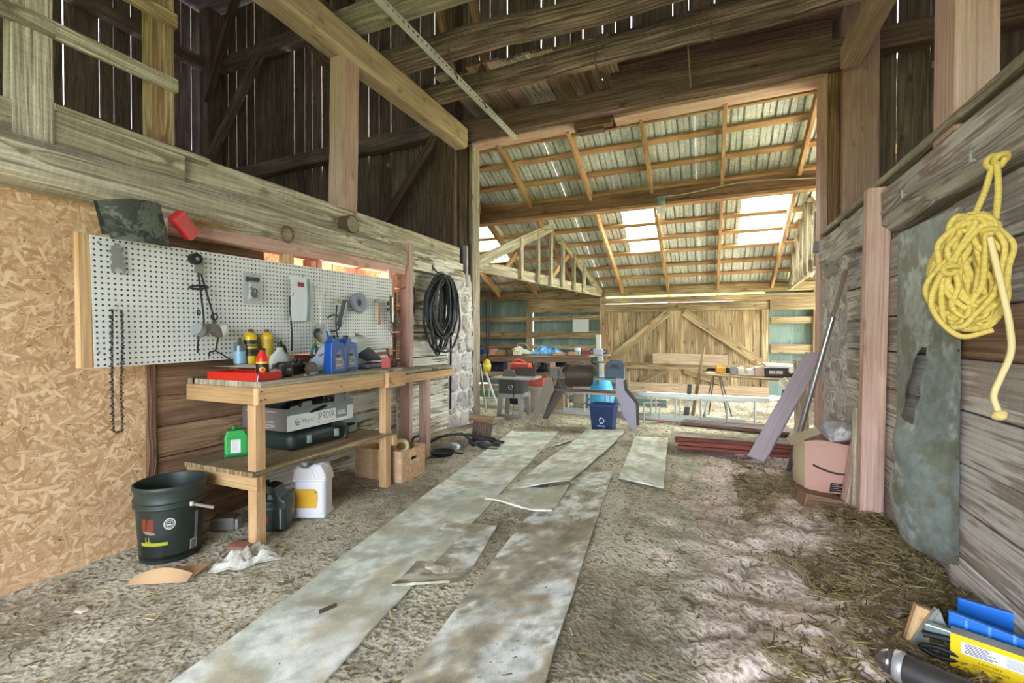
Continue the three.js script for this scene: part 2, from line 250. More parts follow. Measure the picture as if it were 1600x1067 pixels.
// ---- left partition: oriented-strand panels, lime-washed planks, hewn log plate, stone pier
const osbMat = (() => {
  const draw = (g, w, h) => { g.fillStyle = rgb(204, 166, 122); g.fillRect(0, 0, w, h);
    for (let k = 0; k < 9000; k++) { const L = 14 + 46 * rnd(), W = 3 + 9 * rnd(), t = rnd(), x = rnd() * w, y = rnd() * h, a = rnd() * Math.PI; const c = mix3([176, 134, 92], [236, 206, 166], t); g.fillStyle = rgb(c[0], c[1], c[2], 0.42); for (const ox of [0, x < 60 ? w : x > w - 60 ? -w : 0]) for (const oy of [0, y < 60 ? h : y > h - 60 ? -h : 0]) { g.save(); g.translate(x + ox, y + oy); g.rotate(a); g.beginPath(); g.moveTo(-L / 2, 0); g.lineTo(-L / 3, -W / 2); g.lineTo(L / 2, -W / 3); g.lineTo(L / 2.4, W / 2); g.lineTo(-L / 2.3, W / 2.4); g.closePath(); g.fill(); if (k % 3 === 0) { g.strokeStyle = rgb(136, 98, 64, 0.28); g.lineWidth = 0.8; g.stroke(); } g.restore(); } }
    for (let k = 0; k < 170; k++) { g.fillStyle = rgb(88, 52, 28, 0.8); g.save(); g.translate(rnd() * w, rnd() * h); g.rotate(rnd() * 3); g.fillRect(0, 0, 3 + 9 * rnd(), 1.2 + 2.5 * rnd()); g.restore(); } };
  const t = canvasTex(1024, 1024, draw); t.repeat.set(0.62, 0.62); return new THREE.MeshStandardMaterial({ map: t, bumpMap: t, bumpScale: 0.0015, roughness: 0.8 });
})();
const meshBoard = greyWood;
{
  const w = setting('wall_left', 'low partition of strand board, planks, log plate and stone pier');
  for (const [a, b, k] of [[-1.452, -0.235, 0], [-0.228, 0.99, 1], [0.997, 2.55, 2]]) obj('strand_panel', sheet((u, v) => [LX + 0.004 * k, 1.76 * v - 0.02, b + (a - b) * u], 2, 2, 0.018, b - a, 1.76), osbMat, w);
  obj('strand_panel', sheet((u, v) => [LX - 0.06, 1.35 + 0.4 * v, -1.46 - 0.72 * u], 2, 2, 0.018, 0.72, 0.4), osbMat, w);
  // planks behind the bench (brown partly as painted shade) and, past the bench, lime-washed
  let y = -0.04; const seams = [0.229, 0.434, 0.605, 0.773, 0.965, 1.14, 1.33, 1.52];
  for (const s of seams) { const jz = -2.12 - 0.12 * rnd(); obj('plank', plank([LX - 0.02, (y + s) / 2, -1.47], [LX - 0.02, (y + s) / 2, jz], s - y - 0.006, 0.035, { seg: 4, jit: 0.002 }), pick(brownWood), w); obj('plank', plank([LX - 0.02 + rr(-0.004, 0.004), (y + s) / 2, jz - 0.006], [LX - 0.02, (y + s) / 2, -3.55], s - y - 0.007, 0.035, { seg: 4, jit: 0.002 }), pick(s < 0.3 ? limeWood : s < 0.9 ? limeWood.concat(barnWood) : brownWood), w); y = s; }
  y = 0.02; for (const s of [0.11, 0.3, 0.475, 0.69, 0.885, 1.14, 1.395, 1.56, 1.76]) { obj('plank', plank([LX - 0.01, (y + s) / 2, -3.56], [LX - 0.01 + rr(-0.004, 0.004), (y + s) / 2, -4.46 + rr(-0.02, 0.02)], s - y - 0.007, 0.04, { seg: 4, jit: 0.003 }), pick(limeWood), w); y = s; }
  // studs, header and furring behind the pegboard
  obj('stud', plank([LX - 0.035, 0, -1.462], [LX - 0.035, 1.74, -1.462], 0.05, 0.09, { up: [0, 0, 1] }), brownWood[0], w);
  obj('stud', plank([-2.68, 0, -3.6], [-2.68, 1.99, -3.625], 0.06, 0.12, { up: [0, 0, 1] }), pinkWood[0], w);
  obj('furring_strip', plank([-2.628, 0.955, -1.13], [-2.628, 1.57, -1.125], 0.05, 0.04, { up: [0, 0, 1] }), tanWood[2], w);
  obj('furring_strip', plank([-2.665, 0.93, -2.25], [-2.665, 1.66, -2.25], 0.05, 0.09, { up: [0, 0, 1] }), tanWood[1], w);
  obj('furring_strip', plank([-2.665, 0.93, -3.31], [-2.665, 1.7, -3.31], 0.05, 0.09, { up: [0, 0, 1] }), pinkWood[1], w);
  obj('header', plank([-2.70, 1.695, -1.5], [-2.70, 1.72, -3.56], 0.075, 0.1, { seg: 4, jit: 0.003 }), pinkWood[1], w);
  obj('ledger', plank([-2.79, 1.61, -1.5], [-2.79, 1.61, -2.16], 0.12, 0.04), brownWood[0], w);
  for (const z of [-2.56, -2.62, -3.02, -3.42, -3.5]) obj('stud', plank([-2.79, 1.3, z], [-2.79, 1.68, z], 0.05, 0.09, { up: [0, 0, 1] }), pinkWood[2], w);
  // hewn log plate and boards on top of it
  obj('log_plate', plank([-2.72, 1.855, 2.5], [-2.72, 1.84, -3.56], 0.21, 0.2, { seg: 26, jit: 0.012, bev: 0.045 }), greyWood[2], w);
  obj('plate_board', plank([-2.735, 1.86, -3.57], [-2.735, 1.86, -4.72], 0.19, 0.1, { seg: 5, jit: 0.004 }), limeWood[2], w);
  obj('top_board', plank([-2.715, 2.03, -1.055], [-2.715, 2.02, -1.615], 0.18, 0.035, { seg: 3, jit: 0.002 }), greyWood[1], w);
  obj('top_board', plank([-2.745, 2.045, -1.62], [-2.745, 2.055, -4.72], 0.195, 0.035, { seg: 8, jit: 0.003 }), greyWood[2], w);
  obj('top_board', plank([-2.72, 2.02, 2.5], [-2.72, 2.02, -1.05], 0.16, 0.04, { seg: 8, jit: 0.003 }), greyWood[0], w);
  obj('cap_board', plank([-2.78, 2.125, -1.06], [-2.775, 2.12, -1.74], 0.028, 0.2, { seg: 3, jit: 0.003 }), greyWood[1], w);
  obj('cap_board', plank([-2.86, 2.115, -1.5], [-2.84, 2.15, -4.73], 0.03, 0.17, { seg: 4, jit: 0.003 }), greyWood[0], w);
  const stub = obj('log_stub', logGeo([-2.85, 2.0, -2.853], [-2.635, 2.0, -2.853], 0.075, 0.07, { seg: 4, rough: 0.06, bend: 0 }), matte('#5b4a35', 0.95), w);
  obj('cut_end', tf(new THREE.CircleGeometry(0.064, 20), [-2.634, 2.0, -2.853], [0, Math.PI / 2, 0]), woodMats(33, { light: [214, 206, 178], dark: [130, 116, 84], knots: 0, W: 256, Hh: 128 }, 1)[0], stub);
  // little room behind the gap above the pegboard: strand board lining
  obj('lining_panel', sheet((u, v) => [-3.25, 0 + 2.1 * v, -1.5 - 2.2 * u], 2, 2, 0.02, 2.2, 2.1), osbMat, w);
  obj('lining_panel', bx(0.5, 0.03, 2.2, [-3.0, 2.0, -2.6]), osbMat, w);
  for (const z of [-1.48, -3.7]) obj('lining_panel', sheet((u, v) => [-3.25 + 0.45 * u, 2.0 * v, z], 1, 1, 0.02, 0.45, 2), osbMat, w);
}
// stones of the two piers
const stoneMats = [[31, [184, 178, 170], [222, 218, 208]], [32, [168, 160, 158], [212, 206, 198]], [34, [190, 184, 174], [226, 222, 210]]].map(([s, a, b]) => blotch(s, [a, b, [150, 140, 134]], { size: 256, metres: 0.5, freq: 4, freq2: 20, bump: 0.006 }));
function stone(w, h, d, p) { const pts = []; const n = 26, sd = Math.floor(rnd() * 1e4); for (let k = 0; k < n; k++) { const th = Math.acos(1 - 2 * (k + 0.5) / n), ph = k * 2.39996; let v = [Math.sin(th) * Math.cos(ph), Math.cos(th), Math.sin(th) * Math.sin(ph)]; const m = Math.max(...v.map(Math.abs)), e = 0.62; v = v.map(q => q / (m * e + (1 - e)) * (0.92 + 0.12 * hash(k, 1, sd))); pts.push(V3([v[0] * w / 2, v[1] * h / 2, v[2] * d / 2])); } const g = ready(new ConvexGeometry(pts)); const P = g.attributes.position, uv = g.attributes.uv; for (let i = 0; i < P.count; i++) uv.setXY(i, P.getX(i) + P.getZ(i) + sd * 0.01, P.getY(i) + P.getZ(i) * 0.3); return tf(g, p); }
function pier(name, label, x, z0, z1, h, th) {
  const o = setting(name, label); let y = 0.0; const core = obj('mortar', bx(th * 0.8, h, Math.abs(z1 - z0) * 0.96, [x, h / 2, (z0 + z1) / 2]), blotch(35, [[200, 194, 182], [222, 218, 206]], { size: 256, metres: 0.6, bump: 0.006 }), o);
  while (y < h - 0.08) { const hh = rr(0.17, 0.27); let z = z0; while (z > z1 + 0.08) { const l = Math.min(rr(0.2, 0.36), z - z1); for (const sx of [-1, 1]) obj('stone', stone(th * 0.55, hh * 1.05, l * 1.05, [x + sx * th * 0.3 + rr(-0.012, 0.012), y + hh / 2, z - l / 2]), pick(stoneMats), o); z -= l; } obj('stone', stone(th * 1.02, hh * 1.03, 0.18, [x + rr(-0.012, 0.012), y + hh / 2, z0 - 0.06]), pick(stoneMats), o); y += hh; }
}
pier('wall_pier_west', 'whitewashed rubble stone pier at the end of the lime-washed planks', -2.84, -4.47, -5.08, 1.78, 0.2);
pier('wall_pier_east', 'rubble stone pier beside the orange post', 1.06, -4.2, -5.08, 1.9, 0.2);

// ---- right partition: wide stained planks under a hewn plate
{
  const w = setting('wall_right', 'low partition of wide stained planks under a hewn plate');
  let y = 0.0; for (const s of [0.19, 0.392, 0.575, 0.795, 1.01, 1.215, 1.44, 1.67]) { const z1 = -2.52 + rr(-0.02, 0.02); obj('plank', plank([RX + 0.02, (y + s) / 2, 2.5], [RX + 0.02 + rr(-0.004, 0.004), (y + s) / 2, z1], s - y - 0.007, 0.04, { seg: 6, jit: 0.003 }), pick(s > 1.05 ? dampWood.concat(brownWood) : dampWood), w); obj('plank', plank([RX + 0.03, (y + s) / 2, z1 - 0.008], [RX + 0.03, (y + s) / 2, -4.2], s - y - 0.008, 0.04, { seg: 5, jit: 0.004 }), pick(dampWood), w); y = s; }
  obj('hewn_plate', plank([RX + 0.03, 1.8, 2.5], [RX + 0.05, 1.86, -4.95], 0.25, 0.16, { seg: 26, jit: 0.01, bev: 0.03 }), dampWood[1], w);
  obj('cap_board', plank([RX + 0.06, 1.945, 2.5], [RX + 0.08, 2.03, -4.95], 0.04, 0.22, { seg: 8, jit: 0.004 }), greyWood[0], w);
  obj('post', plank([0.885, -0.02, -3.36], [0.905, 1.97, -3.34], 0.115, 0.085, { up: [1, 0, 0], seg: 6, jit: 0.002 }), pinkWood[2], w);
  obj('post', plank([1.02, -0.02, -3.42], [1.02, 1.85, -3.42], 0.09, 0.1, { up: [1, 0, 0] }), brownWood[1], w);
  obj('upper_post', plank([1.0, 1.96, -2.58], [1.0, 6.4, -2.60], 0.14, 0.2, { up: [1, 0, 0], seg: 5, jit: 0.004 }), pinkWood[1], w);
}
// ---- bent wall of the old barn: boards with gaps, girts, posts, braces (beyond the partitions and above the lintel)
const TOP = 6.7;
function boardWall(o, mats, x0, x1, y0, y1, z, along = 'x') {
  let x = x0; while (x < x1 - 0.03) { const wd = Math.min(rr(0.15, 0.27), x1 - x), gap = rnd() < 0.85 ? rr(0.005, 0.014) : 0.001, c = x + (wd - gap) / 2; const A = along === 'x' ? [c, y0, z] : [z, y0, c], B = along === 'x' ? [c + rr(-0.003, 0.003), y1, z] : [z, y1, c + rr(-0.003, 0.003)]; obj('board', plank(A, B, wd - gap, 0.025, { up: along === 'x' ? [1, 0, 0] : [0, 0, 1], seg: 3, jit: 0.0015, bev: 0.002 }), pick(mats), o); x += wd; }
}
{
  const w = setting('wall_back', 'dark gapped board wall of the old barn around the wide opening');
  boardWall(w, mowWood, -8.1, -2.95, 0, TOP, BZ - 0.13);
  boardWall(w, mowWood, -2.97, 1.12, 3.7, TOP, BZ - 0.16);
  boardWall(w, mowWood.concat(duskWood[0]), 1.06, 4.4, 0, TOP, BZ - 0.13);
  for (const [a, b, m] of [[-8.1, -3.0, mowWood[2]], [1.4, 4.4, duskWood[1]]]) { obj('girt', plank([a, 3.8, BZ], [b, 3.82, BZ], 0.2, 0.18, { seg: 8, jit: 0.012, bev: 0.02 }), m, w); obj('girt', plank([a, 5.7, BZ], [b, 5.74, BZ], 0.2, 0.18, { seg: 8, jit: 0.012, bev: 0.02 }), mowWood[2], w); }
  obj('post', plank([-7.95, 0, BZ], [-7.95, TOP, BZ], 0.26, 0.24, { up: [1, 0, 0], seg: 6, jit: 0.01, bev: 0.02 }), mowWood[2], w);
  obj('post', plank([-5.0, 0, BZ + 0.02], [-5.0, TOP, BZ], 0.16, 0.16, { up: [1, 0, 0], seg: 6, jit: 0.01, bev: 0.02 }), mowWood[1], w);
  obj('brace', plank([-7.8, 4.2, BZ + 0.1], [-6.6, 5.6, BZ + 0.1], 0.12, 0.1), mowWood[2], w); obj('brace', plank([-4.6, 2.1, BZ + 0.1], [-3.3, 3.7, BZ + 0.1], 0.13, 0.1), duskWood[0], w); obj('brace', plank([-7.9, 5.1, BZ + 0.12], [-7.0, 6.6, BZ + 0.2], 0.12, 0.1), duskWood[0], w);
  obj('post', plank([-3.14, 0, BZ + 0.03], [-3.14, TOP, BZ + 0.03], 0.28, 0.22, { up: [1, 0, 0], seg: 6, jit: 0.006, bev: 0.015 }), duskWood[0], w);
  obj('jamb', plank([-2.93, 0, BZ - 0.02], [-2.93, 3.55, BZ - 0.02], 0.12, 0.14, { up: [1, 0, 0] }), duskWood[1], w);
  obj('jamb', plank([-2.82, 0, BZ - 0.06], [-2.82, 3.55, BZ - 0.06], 0.05, 0.2, { up: [1, 0, 0], seg: 4, jit: 0.003 }), greyWood[0], w);
  obj('post', plank([1.25, 0, BZ + 0.02], [1.25, TOP, BZ + 0.02], 0.27, 0.25, { up: [1, 0, 0], seg: 8, jit: 0.006, bev: 0.015 }), pinkWood[0], w);
  obj('jamb', plank([1.06, 0, BZ - 0.03], [1.06, 3.7, BZ - 0.03], 0.10, 0.12, { up: [1, 0, 0] }), brownWood[2], w);
  obj('jamb', plank([0.985, 0, BZ - 0.05], [0.985, 3.6, BZ - 0.05], 0.055, 0.2, { up: [1, 0, 0], seg: 4, jit: 0.002 }), pinkWood[1], w);
  obj('lintel', plank([-3.0, 3.69, BZ + 0.1], [1.12, 3.70, BZ + 0.1], 0.24, 0.2, { seg: 10, jit: 0.012, bev: 0.02 }), duskWood[1], w);
  obj('lintel_board', plank([-2.8, 3.575, BZ - 0.05], [-1.45, 3.585, BZ - 0.05], 0.06, 0.22), pinkWood[2], w); obj('lintel_board', plank([-1.0, 3.565, BZ - 0.05], [0.98, 3.575, BZ - 0.05], 0.06, 0.22), pinkWood[1], w);
  obj('lintel_block', plank([-1.45, 3.56, BZ + 0.02], [-1.02, 3.56, BZ + 0.02], 0.14, 0.1), brownWood[0], w); obj('lintel_block', plank([-1.42, 3.475, BZ - 0.02], [-1.12, 3.475, BZ - 0.02], 0.04, 0.1), duskWood[1], w);
  obj('loft_board', plank([-1.0, 3.88, BZ + 0.2], [1.0, 3.86, BZ + 0.2], 0.30, 0.05, { seg: 6, jit: 0.004 }), duskWood[2], w); obj('loft_board', plank([-1.0, 4.05, BZ + 0.26], [1.05, 4.02, BZ + 0.26], 0.06, 0.2, { seg: 6, jit: 0.004 }), duskWood[1], w);
  let x = -2.8; while (x < -1.1) { const wd = rr(0.12, 0.24); obj('loft_floor_board', plank([x + wd / 2, 3.97 + rr(-0.006, 0.006), -4.3 + rr(-0.1, 0.05)], [x + wd / 2, 3.95, -5.32], 0.03, wd - 0.01, { seg: 2, jit: 0.002 }), pick([pinkWood[0], barnWood[3], tanWood[0], greyWood[2], barnWood[2]]), w); x += wd; }
}
// ---- mow side walls, front wall with the door ajar, and roof: the old barn is closed and dark above
{
  const a = setting('wall_mow_west', 'dark gapped board side wall of the hay mow'); boardWall(a, mowWood, BZ - 0.1, DOORZ, 0, TOP, -8.15, 'z');
  for (const y of [2.3, 4.1, 5.75]) obj('girt', plank([-8.0, y, DOORZ], [-8.0, y, BZ], 0.18, 0.16, { seg: 6, jit: 0.01 }), mowWood[2], a);
  for (const z of [-2.6, 0.4]) obj('post', plank([-7.98, 0, z], [-7.98, TOP, z], 0.2, 0.2, { up: [0, 0, 1], seg: 5, jit: 0.01 }), mowWood[2], a);
  const b = setting('wall_mow_east', 'dark board side wall of the barn'); boardWall(b, mowWood, BZ - 0.1, DOORZ, 0, TOP, 4.4, 'z');
  const f = setting('wall_front', 'board wall of the barn with a doorway');
  boardWall(f, duskWood, -8.1, -2.0, 0, TOP, DOORZ); boardWall(f, duskWood, 0.9, 4.4, 0, TOP, DOORZ); boardWall(f, duskWood, -2.0, 0.9, 2.45, TOP, DOORZ);
  const c = setting('ceiling', 'dark board roof of the old barn'); for (let k = 0; k < 33; k++) { const z = DOORZ - 0.12 - k * 0.245; obj('roof_board', plank([-8.2, TOP + 0.02, z], [4.45, TOP + 0.02, z], 0.025, 0.247, { bev: 0.001 }), mowWood[k % 3], c); }
  const m = setting('floor_mow', 'board floor of the hay mow above the side room'); for (let k = 0; k < 22; k++) { const z = DOORZ - 0.2 - k * 0.35; obj('floor_board', plank([-8.1, 2.04, z], [-2.86, 2.04, z], 0.03, 0.345), mowWood[k % 3], m); obj('floor_board', plank([1.1, 1.9, z], [4.4, 1.9, z], 0.03, 0.345), mowWood[k % 3], m); }
}
// heat lamp bulb in the little room behind the pegboard gap: it gives the pink glow above the board
{ const o = thing('heat_lamp', 'reddish heat lamp hanging in the gap behind the pegboard', 'lamp', [-3.05, 1.45, -3.05]); const red = new THREE.Color().setRGB(1, 0.6, 0.54);
  obj('bulb', lathe([[0, 0], [0.03, 0.005], [0.045, 0.03], [0.035, 0.07], [0.018, 0.1]], 18), new THREE.MeshStandardMaterial({ color: '#e8b0a0', emissive: red, emissiveIntensity: 1.5, roughness: 0.4 }), o); obj('socket', cyl(0.02, 0.02, 0.06, [0, 0.13, 0], [0, 0, 0], 14), matte('#4a4640', 0.6), o); obj('cord', stick([0, 0.16, 0], [0, 0.535, 0], 0.004, 6), matte('#2a2826', 0.6), o);
  const L = new THREE.PointLight(red, 0.35); L.position.set(-3.05, 1.49, -3.05); L.castShadow = true; L.shadow.radius = 2; scene.add(L); }

// ---- lean-to: shed roof of ribbed metal on rafters and purlins, falling away to the far wall
const RS = 0.42, roofY = z => 3.72 + RS * (z + 5.3);
const RN = new THREE.Vector3(0, 1, -RS).normalize();
const tinMat = blotch(41, [[206, 212, 206], [220, 224, 218], [196, 202, 194]], { size: 512, metres: 1, freq: 4, freq2: 60, grain: 0.12, bump: 0.0004, rough: 0.5, metal: 0.2 });
const fibreMat = new THREE.MeshPhysicalMaterial({ color: new THREE.Color().setRGB(0.88, 0.93, 0.86), roughness: 1, transmission: 0.8, thickness: 0, ior: 1.3, specularIntensity: 0.2 });
function ribbed(x0, x1, z0, z1, lift = 0) {
  const xs = []; let x = x0; const st = 0.13; while (x < x1 - 1e-4) { for (const [f, h] of [[0, 0], [0.40, 0], [0.41, 0.012], [0.44, 0.012], [0.45, 0], [0.80, 0], [0.82, 0.045], [0.97, 0.045], [0.99, 0]]) { const q = x + f * st; if (q < x1) xs.push([q, h]); } x += st; } xs.push([x1, 0]);
  const nz = 3, pos = [], uv = [], id = [], n = xs.length;
  for (let j = 0; j <= nz; j++) for (let i = 0; i < n; i++) { const z = z0 + (z1 - z0) * j / nz; pos.push(xs[i][0], roofY(z) + xs[i][1] + lift, z); uv.push(xs[i][0], z); if (j < nz && i < n - 1) { const a = j * n + i; id.push(a, a + 1, a + n + 1, a, a + n + 1, a + n); } }
  const g = new THREE.BufferGeometry(); g.setAttribute('position', new THREE.Float32BufferAttribute(pos, 3)); g.setAttribute('uv', new THREE.Float32BufferAttribute(uv, 2)); g.setIndex(id); const q = g.toNonIndexed(); q.computeVertexNormals(); return q;
}
{
  const r = setting('roof_lean_to', 'ribbed metal shed roof on rafters and purlins with translucent panels');
  const ZT = -5.36, ZB = -9.75, lights = [[-4.0, -3.42], [-1.25, -0.735], [0.4, 0.96], [2.05, 2.6]];
  // metal sheets between and around the translucent panels (z -7.04 .. -8.03)
  const cuts = [-6.2, -5.1, -4.0, -3.42, -2.7, -1.98, -1.25, -0.735, -0.17, 0.4, 0.96, 1.5, 2.05, 2.6, 3.5, 4.4];
  for (let k = 0; k < cuts.length - 1; k++) {
    const a = cuts[k], b = cuts[k + 1], isL = lights.some(l => Math.abs(l[0] - a) < 0.01);
    if (!isL) obj('roof_sheet', ribbed(a, b, ZT, ZB, 0.001 * (k % 2)), tinMat, r);
    else { obj('roof_sheet', ribbed(a, b, ZT, -7.04), tinMat, r); obj('roof_sheet', ribbed(a, b, -8.03, ZB), tinMat, r); const p = obj('translucent_panel', ribbed(a, b, -7.04, -8.03, 0.002), fibreMat, r); p.userData.label = 'translucent fibreglass roof panel'; }
  }
  for (const x of [-5.1, -4.25, -3.38, -2.51, -1.58, -0.73, 0.14, 0.985, 1.85, 2.7, 3.6]) { const A = [x, roofY(-5.32) - 0.115, -5.32], B = [x + rr(-0.015, 0.015), roofY(-9.42) - 0.115, -9.42]; obj('rafter', plank(A, B, 0.13, 0.042, { up: [RN.x, RN.y, RN.z] }), pick(rafterWood), r); }
  for (const z of [-5.45, -5.8, -6.19, -6.58, -6.94, -7.31, -7.69, -8.06, -8.46, -8.82, -9.2]) obj('purlin', plank([-6.2, roofY(z) - 0.03, z], [4.4, roofY(z) - 0.03, z + rr(-0.02, 0.02)], 0.036, 0.085, { up: [RN.x, RN.y, RN.z], seg: 5, jit: 0.003 }), pick(rafterWood), r);
  obj('tie_beam', plank([-6.2, 3.02, -6.52], [4.4, 2.985, -6.5], 0.2, 0.09, { seg: 6, jit: 0.004 }), brownWood[2], r);
  obj('tie_ledger', plank([-6.2, 2.9, -6.5], [4.4, 2.87, -6.48], 0.04, 0.13, { seg: 6, jit: 0.003 }), rafterWood[1], r);
  // opposite slope caught above the tie beam is absent: the roof ends at the old wall with a ledger
  obj('ledger', plank([-6.2, 3.6, -5.4], [4.4, 3.6, -5.4], 0.14, 0.05), rafterWood[0], r);
}
// ---- far wall of the lean-to: plate, posts, girts, teal boards, and a pair of braced plank doors
{
  const w = setting('wall_far', 'timber framed far wall with teal boards and plank doors');
  obj('plate', plank([-6.2, 1.97, FZ + 0.06], [-1.95, 1.965, FZ + 0.06], 0.17, 0.12, { seg: 6, jit: 0.004 }), barnWood[0], w); obj('plate', plank([-1.94, 1.97, FZ + 0.04], [4.4, 1.955, FZ + 0.04], 0.15, 0.12, { seg: 6, jit: 0.004 }), barnWood[2], w);
  obj('track_board', plank([-2.0, 1.80, FZ + 0.09], [1.75, 1.79, FZ + 0.09], 0.11, 0.05, { seg: 4, jit: 0.003 }), barnWood[3], w);
  for (const [x, b] of [[-6.1, 0], [-3.56, 0], [-1.98, 0], [1.66, 0], [3.2, 0]]) obj('post', plank([x, b, FZ + 0.05], [x, 1.9, FZ + 0.05], 0.11, 0.12, { up: [1, 0, 0], seg: 3, jit: 0.003 }), pick(barnWood), w);
  const teal = (a, b) => { let x = a; while (x < b - 0.02) { const wd = Math.min(rr(0.17, 0.24), b - x); obj('teal_board', plank([x + wd / 2, 0.05, FZ - 0.03 - 0.004 * (x * 50 % 2)], [x + wd / 2, 1.92, FZ - 0.03], wd + 0.006, 0.02, { up: [1, 0, 0], bev: 0.006 }), pick(tealWood), w); x += wd; } };
  teal(-6.2, -3.6); teal(-3.5, -2.02); teal(0.9, 4.4);
  obj('added_eave_board', plank([-6.2, 2.015, FZ - 0.12], [4.4, 2.015, FZ - 0.12], 0.19, 0.03), barnWood[1], w);  // added board that narrows the bright sky gap at the eave
  for (const [a, b] of [[-6.1, -3.6], [-3.5, -2.03]]) for (const [y, h] of [[1.47, 0.1], [1.13, 0.15], [0.87, 0.08], [0.45, 0.12]]) obj('girt', plank([a, y, FZ + 0.03], [b, y + rr(-0.01, 0.01), FZ + 0.03], h, 0.07, { seg: 3, jit: 0.004 }), pick(barnWood), w);
  obj('header_board', plank([-3.52, 1.74, FZ + 0.12], [-2.02, 1.72, FZ + 0.12], 0.28, 0.03, { seg: 3, jit: 0.003 }), barnWood[1], w);
  obj('header_board', plank([0.96, 1.66, FZ + 0.11], [1.72, 1.66, FZ + 0.11], 0.2, 0.03), barnWood[1], w);
  for (const [y, h] of [[1.38, 0.12], [0.88, 0.16], [0.62, 0.1]]) obj('girt', plank([0.98, y, FZ + 0.03], [1.66, y, FZ + 0.03], h, 0.07, { seg: 2, jit: 0.004 }), pick(barnWood), w);
  // doors
  for (const [n, a, b, s] of [[1, -1.95, -0.54, 1], [2, -0.54, 0.96, -1]]) {
    const d = setting(`door_${n}`, n === 1 ? 'braced plank barn door leaf beside the workbench' : 'braced plank barn door leaf beside the teal boards'); const z = FZ + 0.04; let x = a; while (x < b - 0.02) { const wd = Math.min(rr(0.15, 0.2), b - x); obj('door_plank', plank([x + wd / 2, 0.03, z], [x + wd / 2, 1.74, z], wd + 0.004, 0.025, { up: [1, 0, 0], seg: 2, jit: 0.001, bev: 0.006 }), pick(barnWood), d); x += wd; }
    obj('back_sheet', bx(b - a, 1.66, 0.008, [(a + b) / 2, 0.9, z - 0.018]), barnWood[0], d);
    const zr = z + 0.03; obj('stile', plank([s > 0 ? b - 0.1 : b - 0.07, 0.06, zr], [s > 0 ? b - 0.1 : b - 0.07, 1.74, zr], s > 0 ? 0.2 : 0.1, 0.03, { up: [1, 0, 0] }), barnWood[2], d); obj('stile', plank([a + (s > 0 ? 0.08 : 0.02), 0.06, zr], [a + (s > 0 ? 0.08 : 0.02), 1.74, zr], s > 0 ? 0.16 : 0.05, 0.03, { up: [1, 0, 0] }), barnWood[3], d);
    for (const [y, h, m] of [[1.65, 0.15, barnWood[0]], [0.53, 0.12, barnWood[1]], [0.115, 0.18, beamWood[1]]]) obj('rail', plank([a, y, zr + 0.006], [b, y, zr + 0.006], h, 0.028, { seg: 2, jit: 0.002 }), m, d);
    const X0 = s > 0 ? a + 0.1 : b - 0.12, X1 = s > 0 ? b - 0.2 : a + 0.1;
    obj('brace', plank([X0, 0.62, zr + 0.008], [X1, 1.55, zr + 0.008], 0.15, 0.028), barnWood[2], d); obj('brace', plank([s > 0 ? X0 + 0.6 : X1 + 0.75, 0.23, zr + 0.006], [X1, 0.46, zr + 0.006], 0.12, 0.026), barnWood[0], d);
  }
  const bar = obj('door_bar', plank([-1.0, 0.68, FZ + 0.115], [0.3, 0.665, FZ + 0.115], 0.2, 0.03), beamWood[0]); tag(bar, 'pale bar board across both plank doors', 'board');
}
{ const w = setting('wall_lean_to_west', 'board end wall of the lean-to'); boardWall(w, barnWood, -9.2, -5.4, 0, 3.7, -6.2, 'z'); }

// ================================================================ OVERHEAD TIMBER
const barkMat = woodMats(51, { light: [206, 180, 160], dark: [96, 78, 68], stain: [130, 104, 90], stainAmt: 0.4, knots: 5, contrast: 1.3, crack: 0.7 }, 1, 0, 0.95, 0.016)[0];
tag(obj('log_joist', logGeo([-3.0, 3.72, -3.62], [1.3, 3.72, -3.62], 0.125, 0.09, { seg: 60 }), barkMat), 'thick bark-covered log joist with hooks for the perforated strap', 'log');
tag(obj('log_joist', logGeo([-3.0, 3.70, -4.2], [1.35, 3.72, -4.16], 0.10, 0.125, { seg: 60 }), barkMat), 'bark-covered log joist lying just before the loft boards', 'log');
tag(obj('log_joist', logGeo([-1.0, 3.98, -4.55], [0.95, 3.98, -4.5], 0.09, 0.085, { seg: 30 }), barkMat), 'short log resting on loft boards above the opening', 'log');
tag(obj('log_joist', plank([-3.0, 3.75, -3.02], [0.9, 3.75, -3.0], 0.2, 0.2, { seg: 20, jit: 0.015, bev: 0.05 }), greyWood[0]), 'hewn joist overhead resting on the two side beams', 'beam');
tag(obj('side_beam', plank([-2.75, 3.47, 2.4], [-2.75, 3.47, -4.78], 0.25, 0.2, { seg: 20, jit: 0.008, bev: 0.03 }), beamWood[1]), 'long squared side beam propped by a post on the partition', 'beam');
tag(obj('side_beam', plank([1.125, 3.56, 2.4], [1.125, 3.56, -4.88], 0.2, 0.15, { seg: 16, jit: 0.004, bev: 0.01 }), beamWood[0]), 'long squared side beam ending against the orange post', 'beam');
tag(obj('prop_post', plank([-2.77, 2.13, -2.88], [-2.75, 3.35, -2.9], 0.13, 0.19, { up: [1, 0, 0], seg: 5, jit: 0.004 }), pinkWood[0]), 'rough post standing on the partition under the side beam', 'post');
